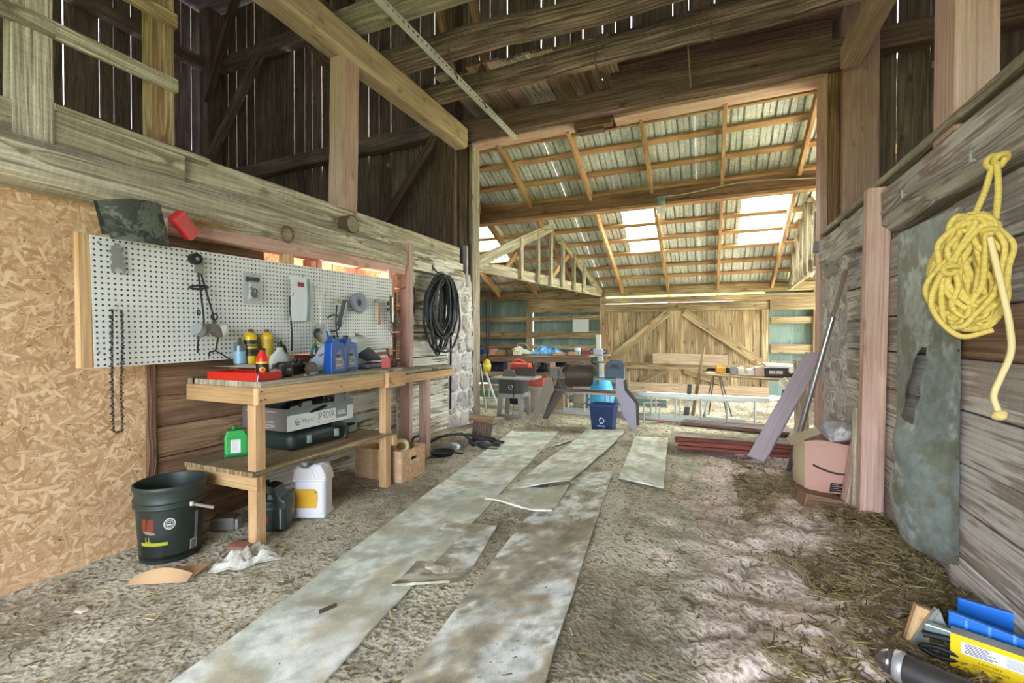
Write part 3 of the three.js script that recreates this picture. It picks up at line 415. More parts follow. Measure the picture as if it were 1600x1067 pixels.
{ const r = thingW('railing', 'rough railing of posts and boards on the log plate', 'railing', [-2.73, 1.95, -1.2]);
  obj('post', plank([-2.74, 1.955, -0.995], [-2.74, 4.2, -0.995], 0.13, 0.1, { up: [0, 0, 1], seg: 5, jit: 0.003 }), greyWood[2], r); obj('post', plank([-2.76, 2.145, -1.52], [-2.76, 4.2, -1.52], 0.12, 0.08, { up: [0, 0, 1], seg: 5, jit: 0.003 }), barnWood[3], r);
  obj('rail', plank([-2.69, 2.465, -0.94], [-2.705, 2.475, -1.58], 0.075, 0.03, { seg: 3, jit: 0.003 }), greyWood[2], r); obj('rail', plank([-2.705, 2.83, -0.94], [-2.705, 2.83, -1.58], 0.08, 0.03, { seg: 3, jit: 0.003 }), barnWood[3], r); 
  obj('post', plank([-2.74, 1.955, -0.2], [-2.74, 4.2, -0.2], 0.12, 0.09, { up: [0, 0, 1] }), tanWood[0], r); obj('rail', plank([-2.69, 2.45, 0.1], [-2.69, 2.46, -1.06], 0.07, 0.03), greyWood[0], r); }
const steel = matte('#8d8f8c', 0.45, 0.7), rusty = blotch(52, [[92, 70, 58], [130, 104, 88]], { size: 256, metres: 0.3, rough: 0.8, bump: 0.001 });
{ const r = thingW('perforated_strap', 'perforated steel angle hung from hooks under the logs', 'metal rail', [-2.15, 3.5, -3.8]); const holes = []; const L = 2.5;
  for (let k = 0; k < 40; k++) { const a = 0.03 + k * 0.062; holes.push([[a, 0.016], [a + 0.028, 0.016], [a + 0.028, 0.034], [a, 0.034]]); }
  obj('angle', [ext([[0, 0], [L, 0], [L, 0.05], [0, 0.05]], 0.003, { holes, p: [-2.15, 3.47, -2.58], r: [0, Math.PI / 2, 0] }), bx(0.035, 0.003, L, [-2.167, 3.47, -2.58 - L / 2])], matte('#d6d6ce', 0.5, 0.1), r);
  for (const z of [-3.62, -4.2]) obj('hook', tube([[-2.14, 3.47, z - 0.05], [-2.13, 3.5, z + 0.02], [-2.13, 3.62, z + 0.12], [-2.13, 3.75, z + 0.125], [-2.13, 3.86, z + 0.06], [-2.13, 3.86, z - 0.05]], 0.008), rusty, r); }
for (const [x, z, y, lab] of [[-0.95, -4.2, 3.70, 'iron hook hanging from the log over the opening'], [0.0, -4.2, 3.72, 'iron hook hanging from the log beside the cord']]) tag(obj('iron_hook', tube([[x, y + 0.13, z - 0.05], [x, y + 0.14, z + 0.05], [x, y, z + 0.135], [x, y - 0.16, z + 0.13], [x + 0.01, y - 0.2, z + 0.11], [x + 0.03, y - 0.2, z + 0.07]], 0.008), rusty), lab, 'hook');
tag(obj('cord', tube([[-0.25, 4.4, -4.5], [-0.22, 4.0, -4.36], [-0.18, 3.55, -4.35], [-0.165, 3.3, -4.34]], 0.007, 40), matte('#a58d78', 0.9)), 'thin cord hanging in front of the log over the opening', 'cord');
for (const [x, z, l] of [[-4.6, -4.9, 'loose roof strut leaning against the dark mow wall'], [-3.9, -4.5, 'loose roof strut crossing above the first log']]) tag(obj('strut', plank([x, 4.4, z], [x - 1.3, 6.6, z + 0.8], 0.1, 0.1), duskWood[1]), l, 'strut');
for (const [x, l] of [[-2.6, 'loft pole rising behind the thick log'], [-2.2, 'second loft pole rising behind the thick log']]) tag(obj('loft_pole', plank([x, 3.9, -4.4], [x - 0.2, 6.6, -3.4], 0.08, 0.06), rafterWood[0]), l, 'pole');
// trusses hung up in the lean-to
function truss(A, B, C, label) {                          // bottom chord A..B, apex C
  const o = thingW('roof_truss', label, 'truss', [(A[0] + B[0]) / 2, A[1], (A[2] + B[2]) / 2], 'triangular trusses hung in the lean-to'); const lerp = (p, q, t) => [p[0] + (q[0] - p[0]) * t, p[1] + (q[1] - p[1]) * t, p[2] + (q[2] - p[2]) * t];
  obj('bottom_chord', plank(A, B, 0.16, 0.045, {}), greyWood[2], o); obj('top_chord', plank(A, C, 0.15, 0.045), greyWood[2], o); obj('top_chord', plank(B, C, 0.15, 0.045), greyWood[1], o);
  const side = new THREE.Vector3(-(B[2] - A[2]), 0, B[0] - A[0]).normalize().multiplyScalar(0.045).toArray(); if (side[0] * (C[0] < 0 ? 1 : -1) < 0) side.forEach((v, i) => side[i] = -v);
  for (const t of [0.28, 0.4, 0.5, 0.6, 0.7, 0.8]) { const p = add(lerp(A, B, t), side), tp = t < 0.5 ? lerp(A, C, t * 2) : lerp(B, C, (1 - t) * 2), q = add([tp[0], tp[1] + (t === 0.5 ? 0.08 : 0.05), tp[2]], side); obj('web', plank([p[0], p[1] - 0.07, p[2]], [p[0], q[1], p[2]], 0.1, 0.045, { up: [0, 0, 1] }), pick(greyWood), o); }
  for (const [t, t2] of [[0.18, 0.34], [0.5, 0.68]]) { const p = lerp(A, B, t), q = lerp(A, B, t2), tp = t < 0.5 ? lerp(A, C, t2 * 2) : lerp(B, C, (1 - t2) * 2); obj('diagonal', plank(p, [q[0], tp[1], q[2]], 0.08, 0.035), pick(rafterWood), o); }
}
truss([-2.98, 2.08, -5.5], [-2.0, 1.97, -9.05], [-2.43, 2.93, -7.26], 'grey triangular truss hung below the skylight over the table saw');
truss([1.19, 2.02, -5.5], [1.25, 1.97, -9.05], [1.22, 2.95, -7.29], 'grey triangular truss hung beside the electric boxes');

// ================================================================ PEGBOARD AND WHAT HANGS ON IT
const HALF = Math.PI / 2, PX = -2.602;                                  // board face; things on it: local x along the board, y up, z out
const black = matte('#17181a', 0.6), blackShiny = matte('#101213', 0.3), white = matte('#d9dbd6', 0.55), greyPlastic = matte('#8b8e8f', 0.5), chrome = matte('#c2c4c4', 0.22, 0.9), zinc = matte('#a3a49f', 0.5, 0.6);
const clearPlastic = new THREE.MeshPhysicalMaterial({ color: new THREE.Color().setRGB(0.93, 0.95, 0.93), roughness: 0.12, transmission: 0.85, thickness: 0, ior: 1.4 });
const milky = new THREE.MeshPhysicalMaterial({ color: new THREE.Color().setRGB(0.82, 0.85, 0.76), roughness: 0.75, transmission: 0.45, thickness: 0, ior: 1.4 });
const pegAt = (px, py, off = 0) => { const p = onX(px, py, PX + 0.006); return [PX + 0.006 + off, p[1], p[2]]; };
{
  const w = 2.145, h = 0.612, t = canvasTex(2030, 576, (g, W, H) => { g.fillStyle = rgb(222, 222, 214); g.fillRect(0, 0, W, H); for (let k = 0; k < 240; k++) { g.fillStyle = rgb(150, 146, 140, 0.05 + 0.05 * rnd()); g.beginPath(); g.ellipse(rnd() * W, rnd() * H, 3 + 26 * rnd(), 2 + 12 * rnd(), rnd() * 3, 0, 7); g.fill(); } g.fillStyle = rgb(52, 50, 48); for (let i = 0; i < 84; i++) for (let j = 0; j < 24; j++) { g.beginPath(); g.arc(12 + i * 24, 12 + j * 24, 4.6, 0, 7); g.fill(); } });
  const tilt = 0.021;                                                     // the board climbs a little along its length
  const g = bx(w, h, 0.006, [0, 0, 0]); const o = thing('pegboard', 'long white pegboard of small holes on furring strips', 'pegboard', [PX, 0.975, -2.222], HALF);
  const m = obj('board', tf(g, [0, h / 2, 0], [0, 0, tilt]), new THREE.MeshStandardMaterial({ map: t, roughness: 0.45, bumpMap: t, bumpScale: 0.001 }), o);
  for (const [x, y] of [[-1.05, 0.05], [-1.05, 0.56], [0, 0.3], [1.05, 0.07], [1.05, 0.6]]) obj('screw', cyl(0.006, 0.006, 0.004, [x, y, 0.005], [HALF, 0, 0], 10), zinc, o);
}
const hook = (o, x, y, l = 0.05) => obj('peg_hook', tube([[x, y, -0.004], [x, y, l * 0.7], [x, y + 0.006, l], [x, y + 0.02, l + 0.004]], 0.0022, 14, 6), zinc, o);
// sheet-metal spanner
{ const o = thing('spanner_plate', 'grey stamped steel spanner plate near the pegboard corner', 'spanner', pegAt(181, 427, 0.01), HALF);
  const pts = [[-0.02, 0.0], [-0.027, 0.03], [-0.018, 0.052], [-0.028, 0.06], [-0.026, 0.075], [-0.018, 0.085], [-0.034, 0.10], [-0.024, 0.11], [-0.026, 0.125], [-0.012, 0.128], [-0.008, 0.142], [0.012, 0.14], [0.012, 0.126], [0.026, 0.124], [0.024, 0.105], [0.014, 0.098], [0.024, 0.085], [0.028, 0.07], [0.02, 0.058], [0.03, 0.04], [0.034, 0.018], [0.028, -0.004], [0.02, -0.006], [0.021, 0.014], [0.012, 0.026], [-0.004, 0.026], [-0.012, 0.014], [-0.012, -0.002]];
  obj('plate', ext(pts, 0.004, { bev: 0.001 }), zinc, o); hook(o, 0, 0.118); }
// saw chain
{ const p = pegAt(176, 480, 0.03), o = thing('saw_chain', 'long loop of saw chain hanging from a peg hook', 'chain', [p[0], p[1] - 0.59, p[2]], HALF); const g1 = [], g2 = []; const pts = []; for (let k = 0; k <= 60; k++) pts.push([-0.016 - 0.004 * Math.sin(k / 60 * 3), 0.575 - k / 60 * 0.56]); for (let k = 1; k < 6; k++) { const a = Math.PI + k / 6 * Math.PI; pts.push([0.017 * Math.cos(a), 0.015 + 0.016 * Math.sin(a)]); } for (let k = 60; k >= 0; k--) pts.push([0.018 + 0.003 * Math.sin(k / 9), 0.575 - k / 60 * 0.56]); pts.forEach((q, k) => { (k % 2 ? g1 : g2).push(bx(0.0075, 0.0105, k % 2 ? 0.005 : 0.009, [q[0], q[1], 0.002 * (k % 3)])); if (k % 4 === 0) g1.push(bx(0.006, 0.007, 0.008, [q[0] + (k < 62 ? -0.007 : 0.007), q[1], 0])); });
  obj('drive_links', g1, matte('#3c3d3d', 0.4, 0.7), o); obj('tie_straps', g2, chrome, o); obj('peg_hook', tube([[0, 0.58, -0.034], [0, 0.58, 0.01], [0, 0.60, 0.014]], 0.0025, 12, 6), zinc, o); }
// respirator on its harness
{ const p = pegAt(318, 520, 0.06), o = thing('respirator', 'grey respirator mask hanging by black straps on pegboard', 'respirator', p, HALF);
  const top = [-0.035, 0.33, -0.045]; obj('strap', [tube([top, [-0.03, 0.2, -0.03], [-0.025, 0.1, -0.02], [-0.028, 0.05, -0.01]], 0.005, 30), tube([[-0.02, 0.325, -0.045], [0.01, 0.2, -0.035], [0.03, 0.09, -0.02], [0.03, 0.045, -0.01]], 0.005, 30)], black, o);
  obj('strap', [tube([[-0.055, 0.0, -0.01], [-0.05, -0.06, -0.03], [-0.046, -0.11, -0.04]], 0.005, 20), tube([[0.055, 0.0, -0.01], [0.056, -0.06, -0.03], [0.052, -0.10, -0.04], [0.02, -0.11, -0.04], [0.012, -0.13, -0.03]], 0.005, 24), tube([[0.05, -0.1, -0.04], [0.09, -0.13, -0.02], [0.12, -0.16, 0.0]], 0.004, 16)], black, o);
  obj('buckle', tor(0.018, 0.004, [0.035, 0.09, -0.02], [0, 0, 0.3], 16), blackShiny, o); obj('buckle', tor(0.014, 0.0035, [-0.05, 0.11, -0.02], [0, 0.5, 0], 16), blackShiny, o);
  obj('facepiece', [ext([[-0.05, -0.02], [-0.035, 0.01], [-0.028, 0.045], [0.028, 0.045], [0.04, 0.012], [0.05, -0.02], [0.02, 0.004], [-0.015, 0.004]], 0.05, { bev: 0.006, p: [0, 0, -0.035] })], matte('#6f675f', 0.7), o);
  obj('filter', [cyl(0.034, 0.034, 0.03, [-0.06, 0.018, 0.0], [0.3, 0, 1.2], 20)], greyPlastic, o); obj('filter', [cyl(0.034, 0.034, 0.03, [0.07, 0.012, 0.0], [0.3, 0, -1.2], 20)], matte('#c8c6c0', 0.4), o);
  obj('headband', [tor(0.042, 0.006, [-0.062, 0.245, 0.0], [HALF * 0.92, 0, 0], 24)], blackShiny, o); hook(o, -0.03, 0.33); }
{ const o = thing('tape_measure', 'black round tape reel above the respirator straps', 'tape', pegAt(300, 405, 0.01), HALF); obj('case', cyl(0.03, 0.03, 0.035, [0, 0, 0.018], [HALF, 0, 0], 24), black, o); obj('hub', cyl(0.011, 0.011, 0.037, [0, 0, 0.0185], [HALF, 0, 0], 16), chrome, o); obj('card_tag', bx(0.05, 0.07, 0.003, [0.03, -0.04, 0.004], [0, 0, -0.1]), matte('#8c8d84', 0.7), o); }
// blister packs and packaged blades
{ const p = pegAt(393, 475, 0.006), o = thing('blister_pack', 'small clear blister pack with black card on pegboard', 'blister pack', p, HALF); obj('card', bx(0.115, 0.19, 0.003, [0.0, 0.095, 0.002], [0, 0, 0.02]), matte('#b9bcba', 0.5), o); obj('header', bx(0.09, 0.03, 0.006, [0, 0.15, 0.006], [0, 0, 0.02]), matte('#34383c', 0.5), o); obj('bubble', rbox(0.09, 0.12, 0.04, 0.015, [0, 0.08, 0.022]), clearPlastic, o); obj('part', [tor(0.022, 0.006, [0, 0.07, 0.018], [0.3, 0.2, 0]), sph(0.014, [0.01, 0.05, 0.018]), cyl(0.01, 0.01, 0.05, [-0.015, 0.085, 0.018], [0.4, 0, 0.6], 10)], matte('#4a4d50', 0.4, 0.5), o); hook(o, 0, 0.175, 0.03); }
{ const p = pegAt(468, 502, 0.008), o = thing('bagged_spare_part', 'long white plastic bag with red printed square on pegboard', 'packaged part', p, HALF); const fn = (u, v) => [-0.10 + 0.19 * u + 0.01 * Math.sin(v * 3), 0.30 * v, 0.012 + 0.02 * Math.sin(u * 3.1) + 0.006 * vn(u * 5, v * 8, 91)]; obj('bag', sheet(fn, 12, 16, 0.002, 0.13, 0.27), matte('#d4d6d3', 0.25), o); obj('red_print', sheet((u, v) => { const q = fn(0.25 + 0.25 * u, 0.78 + 0.1 * v); return [q[0], q[1], q[2] + 0.002]; }, 3, 2, 0.0008), matte('#8f3236', 0.5), o); obj('teal_stripe', sheet((u, v) => { const q = fn(0.64 + 0.16 * u, 0.0 + 0.98 * v); return [q[0], q[1], q[2] + 0.002]; }, 3, 12, 0.0008), matte('#7c9a9a', 0.4), o); hook(o, -0.01, 0.298, 0.04); }
{ const p = pegAt(451, 548, 0.03), o = thing('black_hose', 'straight black hose hanging beside the white plastic bag', 'hose', p, HALF); obj('hose', tube([[0, 0.0, 0], [0.002, 0.1, 0], [-0.002, 0.25, -0.01], [0.004, 0.37, -0.02]], 0.006, 30), black, o); hook(o, 0.004, 0.37, 0.012); }
{ const p = pegAt(490, 500, 0.01), o = thing('clear_funnel', 'clear plastic funnel with long spout on pegboard', 'funnel', p, HALF); obj('cone', lathe([[0.006, 0.11], [0.008, 0.13], [0.05, 0.25], [0.053, 0.253]], 24, [0, 0, 0.055]), clearPlastic, o); obj('spout', cyl(0.006, 0.004, 0.16, [0, 0.035, 0.055], [0, 0, 0], 10), clearPlastic, o); hook(o, 0.0, 0.24, 0.03); }
{ const p = pegAt(528, 512, 0.02), o = thing('bar_lamp', 'slim grey bar lamp with black bent arm on pegboard', 'lamp', p, HALF); obj('housing', rbox(0.028, 0.2, 0.03, 0.006, [0.0, 0.11, 0.02], [0.25, 0.2, -0.06]), matte('#3b3f41', 0.4), o); obj('lens', rbox(0.012, 0.17, 0.01, 0.003, [0.01, 0.11, 0.036], [0.25, 0.2, -0.06]), matte('#a9adac', 0.2), o); obj('arm', [tube([[-0.03, 0.17, 0], [-0.035, 0.05, -0.005], [-0.025, -0.03, -0.01], [-0.024, -0.1, 0.01]], 0.005, 24), tube([[-0.02, 0.09, 0], [-0.07, 0.095, 0.0], [-0.13, 0.07, 0.01]], 0.005, 18), tube([[0, 0.02, 0.01], [-0.04, -0.02, 0.01], [-0.1, -0.03, 0.01]], 0.005, 18)], black, o); obj('clip', rbox(0.05, 0.025, 0.03, 0.006, [-0.02, 0.205, 0.0]), matte('#b7a988', 0.6), o); }
{ const p = pegAt(556, 473, 0.035), o = thing('grinding_wheel', 'grey round cup wheel with dark hub on pegboard', 'wheel', p, HALF); obj('rim', lathe([[0.026, 0.0], [0.036, 0.014], [0.068, 0.018], [0.078, 0.012], [0.08, -0.004], [0.078, -0.02], [0.03, -0.022]], 36, [0, 0, 0], [HALF, 0, 0]), matte('#8a8d98', 0.5), o); obj('hub', lathe([[0, -0.004], [0.014, -0.002], [0.018, 0.006], [0.028, 0.0], [0.03, -0.018], [0, -0.02]], 24, [0, 0, 0], [HALF, 0, 0]), matte('#54565b', 0.35, 0.4), o); obj('string', tube([[0.0, -0.07, 0.0], [-0.014, -0.18, 0], [-0.02, -0.24, 0.0]], 0.0012, 12, 5), white, o); }
{ const p = pegAt(588, 508, 0.02), o = thing('claw_hammer', 'claw hammer with orange wooden handle on pegboard', 'hammer', p, HALF); obj('handle', tube([[0, 0.0, 0.01], [0.002, 0.1, 0.01], [0.004, 0.19, 0.01]], 0.009, 16, 10), matte('#b5722e', 0.5), o); obj('head', [cyl(0.014, 0.014, 0.04, [-0.035, 0.2, 0.01], [0, 0, HALF], 16), rbox(0.04, 0.028, 0.026, 0.005, [0, 0.2, 0.01]), ext([[0, 0], [0.045, 0.006], [0.075, -0.02], [0.04, -0.012], [0, -0.018]], 0.022, { p: [0.015, 0.208, 0] })], zinc, o); hook(o, -0.012, 0.19, 0.03); hook(o, 0.016, 0.19, 0.03); }
{ const p = pegAt(606, 505, 0.03), o = thing('clamp_bar', 'pale steel clamp bar with dark jaw at the pegboard end', 'clamp', p, HALF); obj('bar', rbox(0.02, 0.22, 0.008, 0.002, [0.012, 0.12, 0.01], [0, 0, 0.03]), matte('#cfcab8', 0.4, 0.4), o); obj('dark_bar', rbox(0.018, 0.24, 0.012, 0.003, [-0.014, 0.12, 0.012], [0, 0, 0.02]), matte('#4b463e', 0.6, 0.2), o); obj('jaw', [rbox(0.05, 0.035, 0.02, 0.005, [-0.035, 0.17, 0.014]), rbox(0.03, 0.03, 0.02, 0.005, [-0.045, 0.12, 0.012])], matte('#3c3a36', 0.5, 0.4), o); obj('screw', cyl(0.005, 0.005, 0.09, [-0.03, 0.06, 0.012], [0, 0, 0.2], 8), zinc, o); hook(o, 0, 0.23, 0.03); }
{ const p = pegAt(612, 520, 0.03), o = thing('wire_coil', 'tangled loops of thin wire hanging at the pegboard end', 'wire', p, HALF); const loops = []; for (let k = 0; k < 7; k++) { const a = rr(0, 6), w = rr(0.03, 0.055), h = rr(0.06, 0.11), c = [rr(-0.03, 0.02), rr(0.02, 0.12)]; const pts = []; for (let i = 0; i < 10; i++) { const t = i / 10 * 6.283; pts.push([c[0] + w * Math.cos(t + a), c[1] + h * Math.sin(t + a) - 0.02 * Math.sin(2 * t), 0.012 * Math.sin(t * 3 + k)]); } loops.push(tube(pts, 0.002, 40, 5, true)); } obj('wire', loops, matte('#6d6a60', 0.4, 0.6), o); }
// things tucked on the log plate
{ const c = onX(195, 348, -2.6), o = thing('sheet_offcut', 'curved offcut of dark stained sheet metal tucked above the pegboard', 'metal sheet', [-2.6, 1.575, c[2]], HALF); const m = blotch(61, [[58, 62, 54], [98, 104, 90], [44, 46, 40]], { size: 256, metres: 0.4, freq: 4, bump: 0.001, rough: 0.55, metal: 0.2 });
  obj('sheet', sheet((u, v) => { const x0 = -0.128 + 0.245 * u, sk = (1 - v) * 0.055; return [x0 + sk - 0.01 * u * v, -0.02 + v * (0.165 + 0.07 * u - 0.03 * u * u), 0.035 + 0.075 * Math.sin(u * 2.4) * (0.5 + 0.5 * v) + (v > 0.9 ? 0.004 : 0)]; }, 20, 12, 0.003, 0.26, 0.22), m, o); obj('inner_sheet', sheet((u, v) => [-0.126 + 0.03 * (1 - v) + 0.11 * u, 0.0 + 0.15 * v, 0.01 + 0.02 * u], 6, 6, 0.003, 0.1, 0.15), m, o); }
{ const c = onX(287, 352, -2.56), t = canvasTex(256, 128, (g, W, H) => { g.fillStyle = rgb(214, 92, 88); g.fillRect(0, 0, W, H); g.strokeStyle = rgb(150, 40, 44); g.lineWidth = 3; for (const k of [14, 28, 44]) g.strokeRect(k, k * 0.8, W - 2 * k, H - 1.6 * k); g.fillStyle = rgb(176, 56, 58); for (let k = 0; k < 16; k++) g.fillRect(64 + k * 8, 56 + (k % 2) * 4, 5, 14); for (let k = 0; k < 9; k++) g.fillRect(90 + k * 8, 17, 5, 5); });
  const o = thing('red_plastic_case', 'small red plastic case with embossed lid wedged on log plate', 'case', [c[0] - 0.02, c[1] - 0.04, c[2]], HALF); const R = [0.25, 0.15, -0.72]; obj('body', tf(rbox(0.145, 0.075, 0.05, 0.01, [0, 0, 0]), [0, 0.04, 0.02], R), matte('#c22a31', 0.4), o); obj('lid', tf(tf(rbox(0.14, 0.07, 0.012, 0.005, [0, 0, 0.03]), [0, 0, 0]), [0, 0.04, 0.02], R), matte('#d14b4b', 0.45), o); obj('lid_print', tf(bx(0.128, 0.06, 0.001, [0, 0, 0.0368]), [0, 0.04, 0.02], R), new THREE.MeshStandardMaterial({ map: t, roughness: 0.5 }), o); }
{ const c = onX(318, 345, -2.62); const g = []; for (let k = 0; k < 60; k++) { const a = rr(-0.4, 0.4), z = c[2] + rr(-0.13, 0.12); g.push(bx(0.003, 0.003, rr(0.04, 0.11), [-2.62 + rr(-0.02, 0.03), c[1] - 0.01 + rr(-0.02, 0.02) , z], [rr(-0.5, 0.5), a, 0])); } const m = obj('straw_tuft', g, matte('#b79c62', 0.9)); tag(m, 'dry straw tuft on the log plate behind the red case', 'straw'); m.userData.kind = 'stuff'; }
{ const c = onX(450, 366, -2.6); tag(obj('iron_ring', tf(tor(0.045, 0.007, [0, 0, 0], [0, 0, 0.4], 28, 6.1), [-2.605, c[1], c[2]], [0, HALF, 0], [1, 1.15, 1]), rusty), 'rusty iron ring nailed to the log plate', 'ring'); }

// ================================================================ WORKBENCH
const BY = 0.862;
{
  const b = thingW('workbench', 'pine workbench with lower shelf against the partition', 'workbench', [-2.43, 0, -2.2]);
  for (const [x, m] of [[-2.2, greyWood[0]], [-2.34, greyWood[1]], [-2.48, greyWood[0]], [-2.62, greyWood[2]], [-2.7, greyWood[1]]]) obj('top_board', plank([x, 0.847, -1.64], [x, 0.847, -2.82], 0.03, x < -2.65 ? 0.06 : 0.136, { seg: 2, jit: 0.001 }), m, b);
  obj('front_apron', plank([-2.15, 0.787, -1.625], [-2.15, 0.787, -2.61], 0.09, 0.036), tanWood[2], b); obj('front_apron', plank([-2.118, 0.785, -2.622], [-2.118, 0.785, -2.815], 0.105, 0.04), tanWood[2], b);
  obj('end_apron', plank([-2.17, 0.787, -1.645], [-2.72, 0.787, -1.645], 0.09, 0.036), tanWood[0], b); obj('end_apron', plank([-2.17, 0.787, -2.8], [-2.72, 0.787, -2.8], 0.09, 0.036), tanWood[0], b); obj('back_apron', plank([-2.72, 0.787, -1.66], [-2.72, 0.787, -2.79], 0.09, 0.03), brownWood[1], b);
  for (const [x, z] of [[-2.185, -1.655], [-2.18, -2.68]]) obj('leg', plank([x, 0, z], [x, 0.74, z], 0.062, 0.062, { up: [1, 0, 0] }), tanWood[1], b);
  for (const [z, m] of [[-1.63, tanWood[0]], [-2.735, tanWood[1]]]) obj('shelf_bearer', plank([-2.13, 0.335, z], [-2.7, 0.335, z], 0.075, 0.036), m, b);
  for (const [x, m] of [[-2.21, barnWood[0]], [-2.35, barnWood[1]], [-2.49, barnWood[2]], [-2.63, barnWood[0]]]) obj('shelf_board', plank([x, 0.385, -1.6], [x, 0.385, -2.72], 0.024, 0.134, { seg: 2, jit: 0.0015 }), m, b);
  for (const [y, z] of [[0.812, -1.645], [0.765, -1.64], [0.77, -1.665], [0.80, -2.64], [0.765, -2.65], [0.755, -2.67], [0.79, -2.7], [0.785, -2.2]]) obj('nail_head', cyl(0.0045, 0.0045, 0.003, [z < -2.6 ? -2.097 : -2.131, y, z], [0, 0, HALF], 8), matte('#6b2f22', 0.8), b);
}
{ const b = thingW('side_shelf', 'low pine side shelf between workbench and stud', 'shelf', [-2.5, 0, -3.2]); for (const x of [-2.40, -2.53, -2.65]) obj('shelf_board', plank([x, 0.80, -2.84], [x, 0.80, -3.54], 0.026, 0.125), greyWood[x > -2.45 ? 1 : 0], b); obj('apron', plank([-2.345, 0.745, -2.84], [-2.345, 0.745, -3.9], 0.07, 0.036), tanWood[2], b); obj('leg', plank([-2.38, 0, -3.48], [-2.38, 0.78, -3.48], 0.08, 0.07, { up: [1, 0, 0] }), pinkWood[0], b); obj('bracket', plank([-2.7, 0.75, -2.86], [-2.36, 0.75, -2.86], 0.06, 0.036), tanWood[0], b); obj('shelf_board', plank([-2.45, 0.80, -3.66], [-2.45, 0.80, -3.92], 0.026, 0.2), greyWood[1], b); obj('bracket', plank([-2.73, 0.75, -3.85], [-2.36, 0.75, -3.85], 0.06, 0.036), tanWood[0], b); }
const zAt = (px, x) => onX(px, 550, x)[2];
{ const o = thingW('ledge_block', 'low timber ledge along the back of the workbench', 'timber', [-2.55, BY, -2.05]); obj('timber', plank([-2.552, BY + 0.03, -1.8], [-2.552, BY + 0.03, -2.3], 0.06, 0.085), brownWood[1], o); }
const LY = BY + 0.06;
const onBench = (px, py, dy = 0) => onGround(px, py, BY + dy);
function bottle(name, label, cat, pos, turn, prof, mats, o = {}) { const t = thing(name, label, cat, pos, turn, o.group); for (const [pn, pr, m] of prof) obj(pn, lathe(pr, 28), m, t); return t; }
// red tray with papers
{ const p = [-2.37, BY, -1.725], o = thing('red_tray', 'long red metal tool tray at the workbench corner', 'tray', p, HALF + 0.06); const red = matte('#c62418', 0.4); obj('tray', [rbox(0.16, 0.01, 0.36, 0.003, [0, 0.005, 0.0]), rbox(0.16, 0.045, 0.006, 0.002, [0, 0.0225, 0.18]), rbox(0.16, 0.045, 0.006, 0.002, [0, 0.0225, -0.18]), rbox(0.006, 0.045, 0.36, 0.002, [-0.08, 0.0225, 0]), rbox(0.006, 0.045, 0.36, 0.002, [0.08, 0.0225, 0])], red, o); obj('handle_wire', tube([[-0.07, 0.03, 0.183], [-0.09, 0.0, 0.2], [-0.07, -0.03, 0.215], [-0.03, -0.045, 0.22]], 0.003, 20), white, o); }
{ const o = thing('paper_sheet', 'curled white paper lying on the red tray', 'paper', [-2.4, BY + 0.048, -1.74], HALF + 0.05); obj('paper', sheet((u, v) => [-0.06 + 0.16 * u, 0.012 + 0.02 * Math.abs(u - 0.45) + 0.008 * vn(u * 4, v * 4, 3), 0.11 - 0.26 * v], 10, 10, 0.0012, 0.2, 0.2), matte('#cfccc0', 0.8), o); }
// cans and bottles
const labelTex = (draw, w = 256, h = 128) => new THREE.MeshStandardMaterial({ map: canvasTex(w, h, draw), roughness: 0.5 });
bottle('spray_can', 'grey and blue spray can with domed top on workbench', 'spray can', [-2.555, LY, zAt(375, -2.555)], 0, [['body', [[0, 0], [0.032, 0], [0.033, 0.006], [0.033, 0.12], [0.03, 0.126]], matte('#5d6a72', 0.3, 0.4)], ['label_band', [[0.0335, 0.02], [0.0337, 0.03], [0.0337, 0.085], [0.0335, 0.09]], matte('#7fa6bd', 0.4)], ['dome', [[0.03, 0.126], [0.024, 0.14], [0.014, 0.146], [0.013, 0.165], [0.006, 0.168], [0, 0.168]], chrome]]);
const gasBody = [[0, 0], [0.034, 0], [0.037, 0.01], [0.037, 0.17], [0.033, 0.187], [0.02, 0.198], [0.012, 0.2], [0.012, 0.204], [0, 0.204]];
{ const yellow = matte('#d8b71f', 0.35), dk = labelTex((g, W, H) => { g.fillStyle = rgb(70, 66, 44); g.fillRect(0, 0, W, H); g.fillStyle = rgb(34, 34, 30); g.fillRect(0, 0, W, 26); g.fillRect(0, 84, W, 24); g.fillStyle = rgb(206, 180, 40); g.fillRect(0, 52, W, 16); g.fillStyle = rgb(180, 170, 120); for (let k = 0; k < 20; k++) g.fillRect(6 + k * 12.5, 34, 8, 8); });
  const a = bottle('gas_cylinder', 'yellow gas cylinder with dark printed band on workbench', 'gas cylinder', [-2.555, LY, zAt(391, -2.555)], 0, [['body', gasBody, yellow], ['label_band', [[0.0378, 0.06], [0.0378, 0.155]], dk], ['valve', [[0.012, 0.204], [0.013, 0.222], [0, 0.222]], matte('#6a4a28', 0.6)]]);
  const lb = labelTex((g, W, H) => { g.fillStyle = rgb(196, 164, 44); g.fillRect(0, 0, W, H); g.fillStyle = rgb(120, 98, 40); for (let j = 0; j < 9; j++) for (let k = 0; k < 26; k++) if ((k * 7 + j * 3) % 5) g.fillRect(4 + k * 9.6, 10 + j * 12, 7, 4); });
  bottle('gas_cylinder', 'yellow gas cylinder with pale printed label on workbench', 'gas cylinder', [-2.555, LY, zAt(417, -2.555)], 0, [['body', gasBody, yellow], ['label_band', [[0.0378, 0.052], [0.0378, 0.165]], lb], ['valve', [[0.012, 0.204], [0.013, 0.222], [0, 0.222]], matte('#6a4a28', 0.6)]]); }
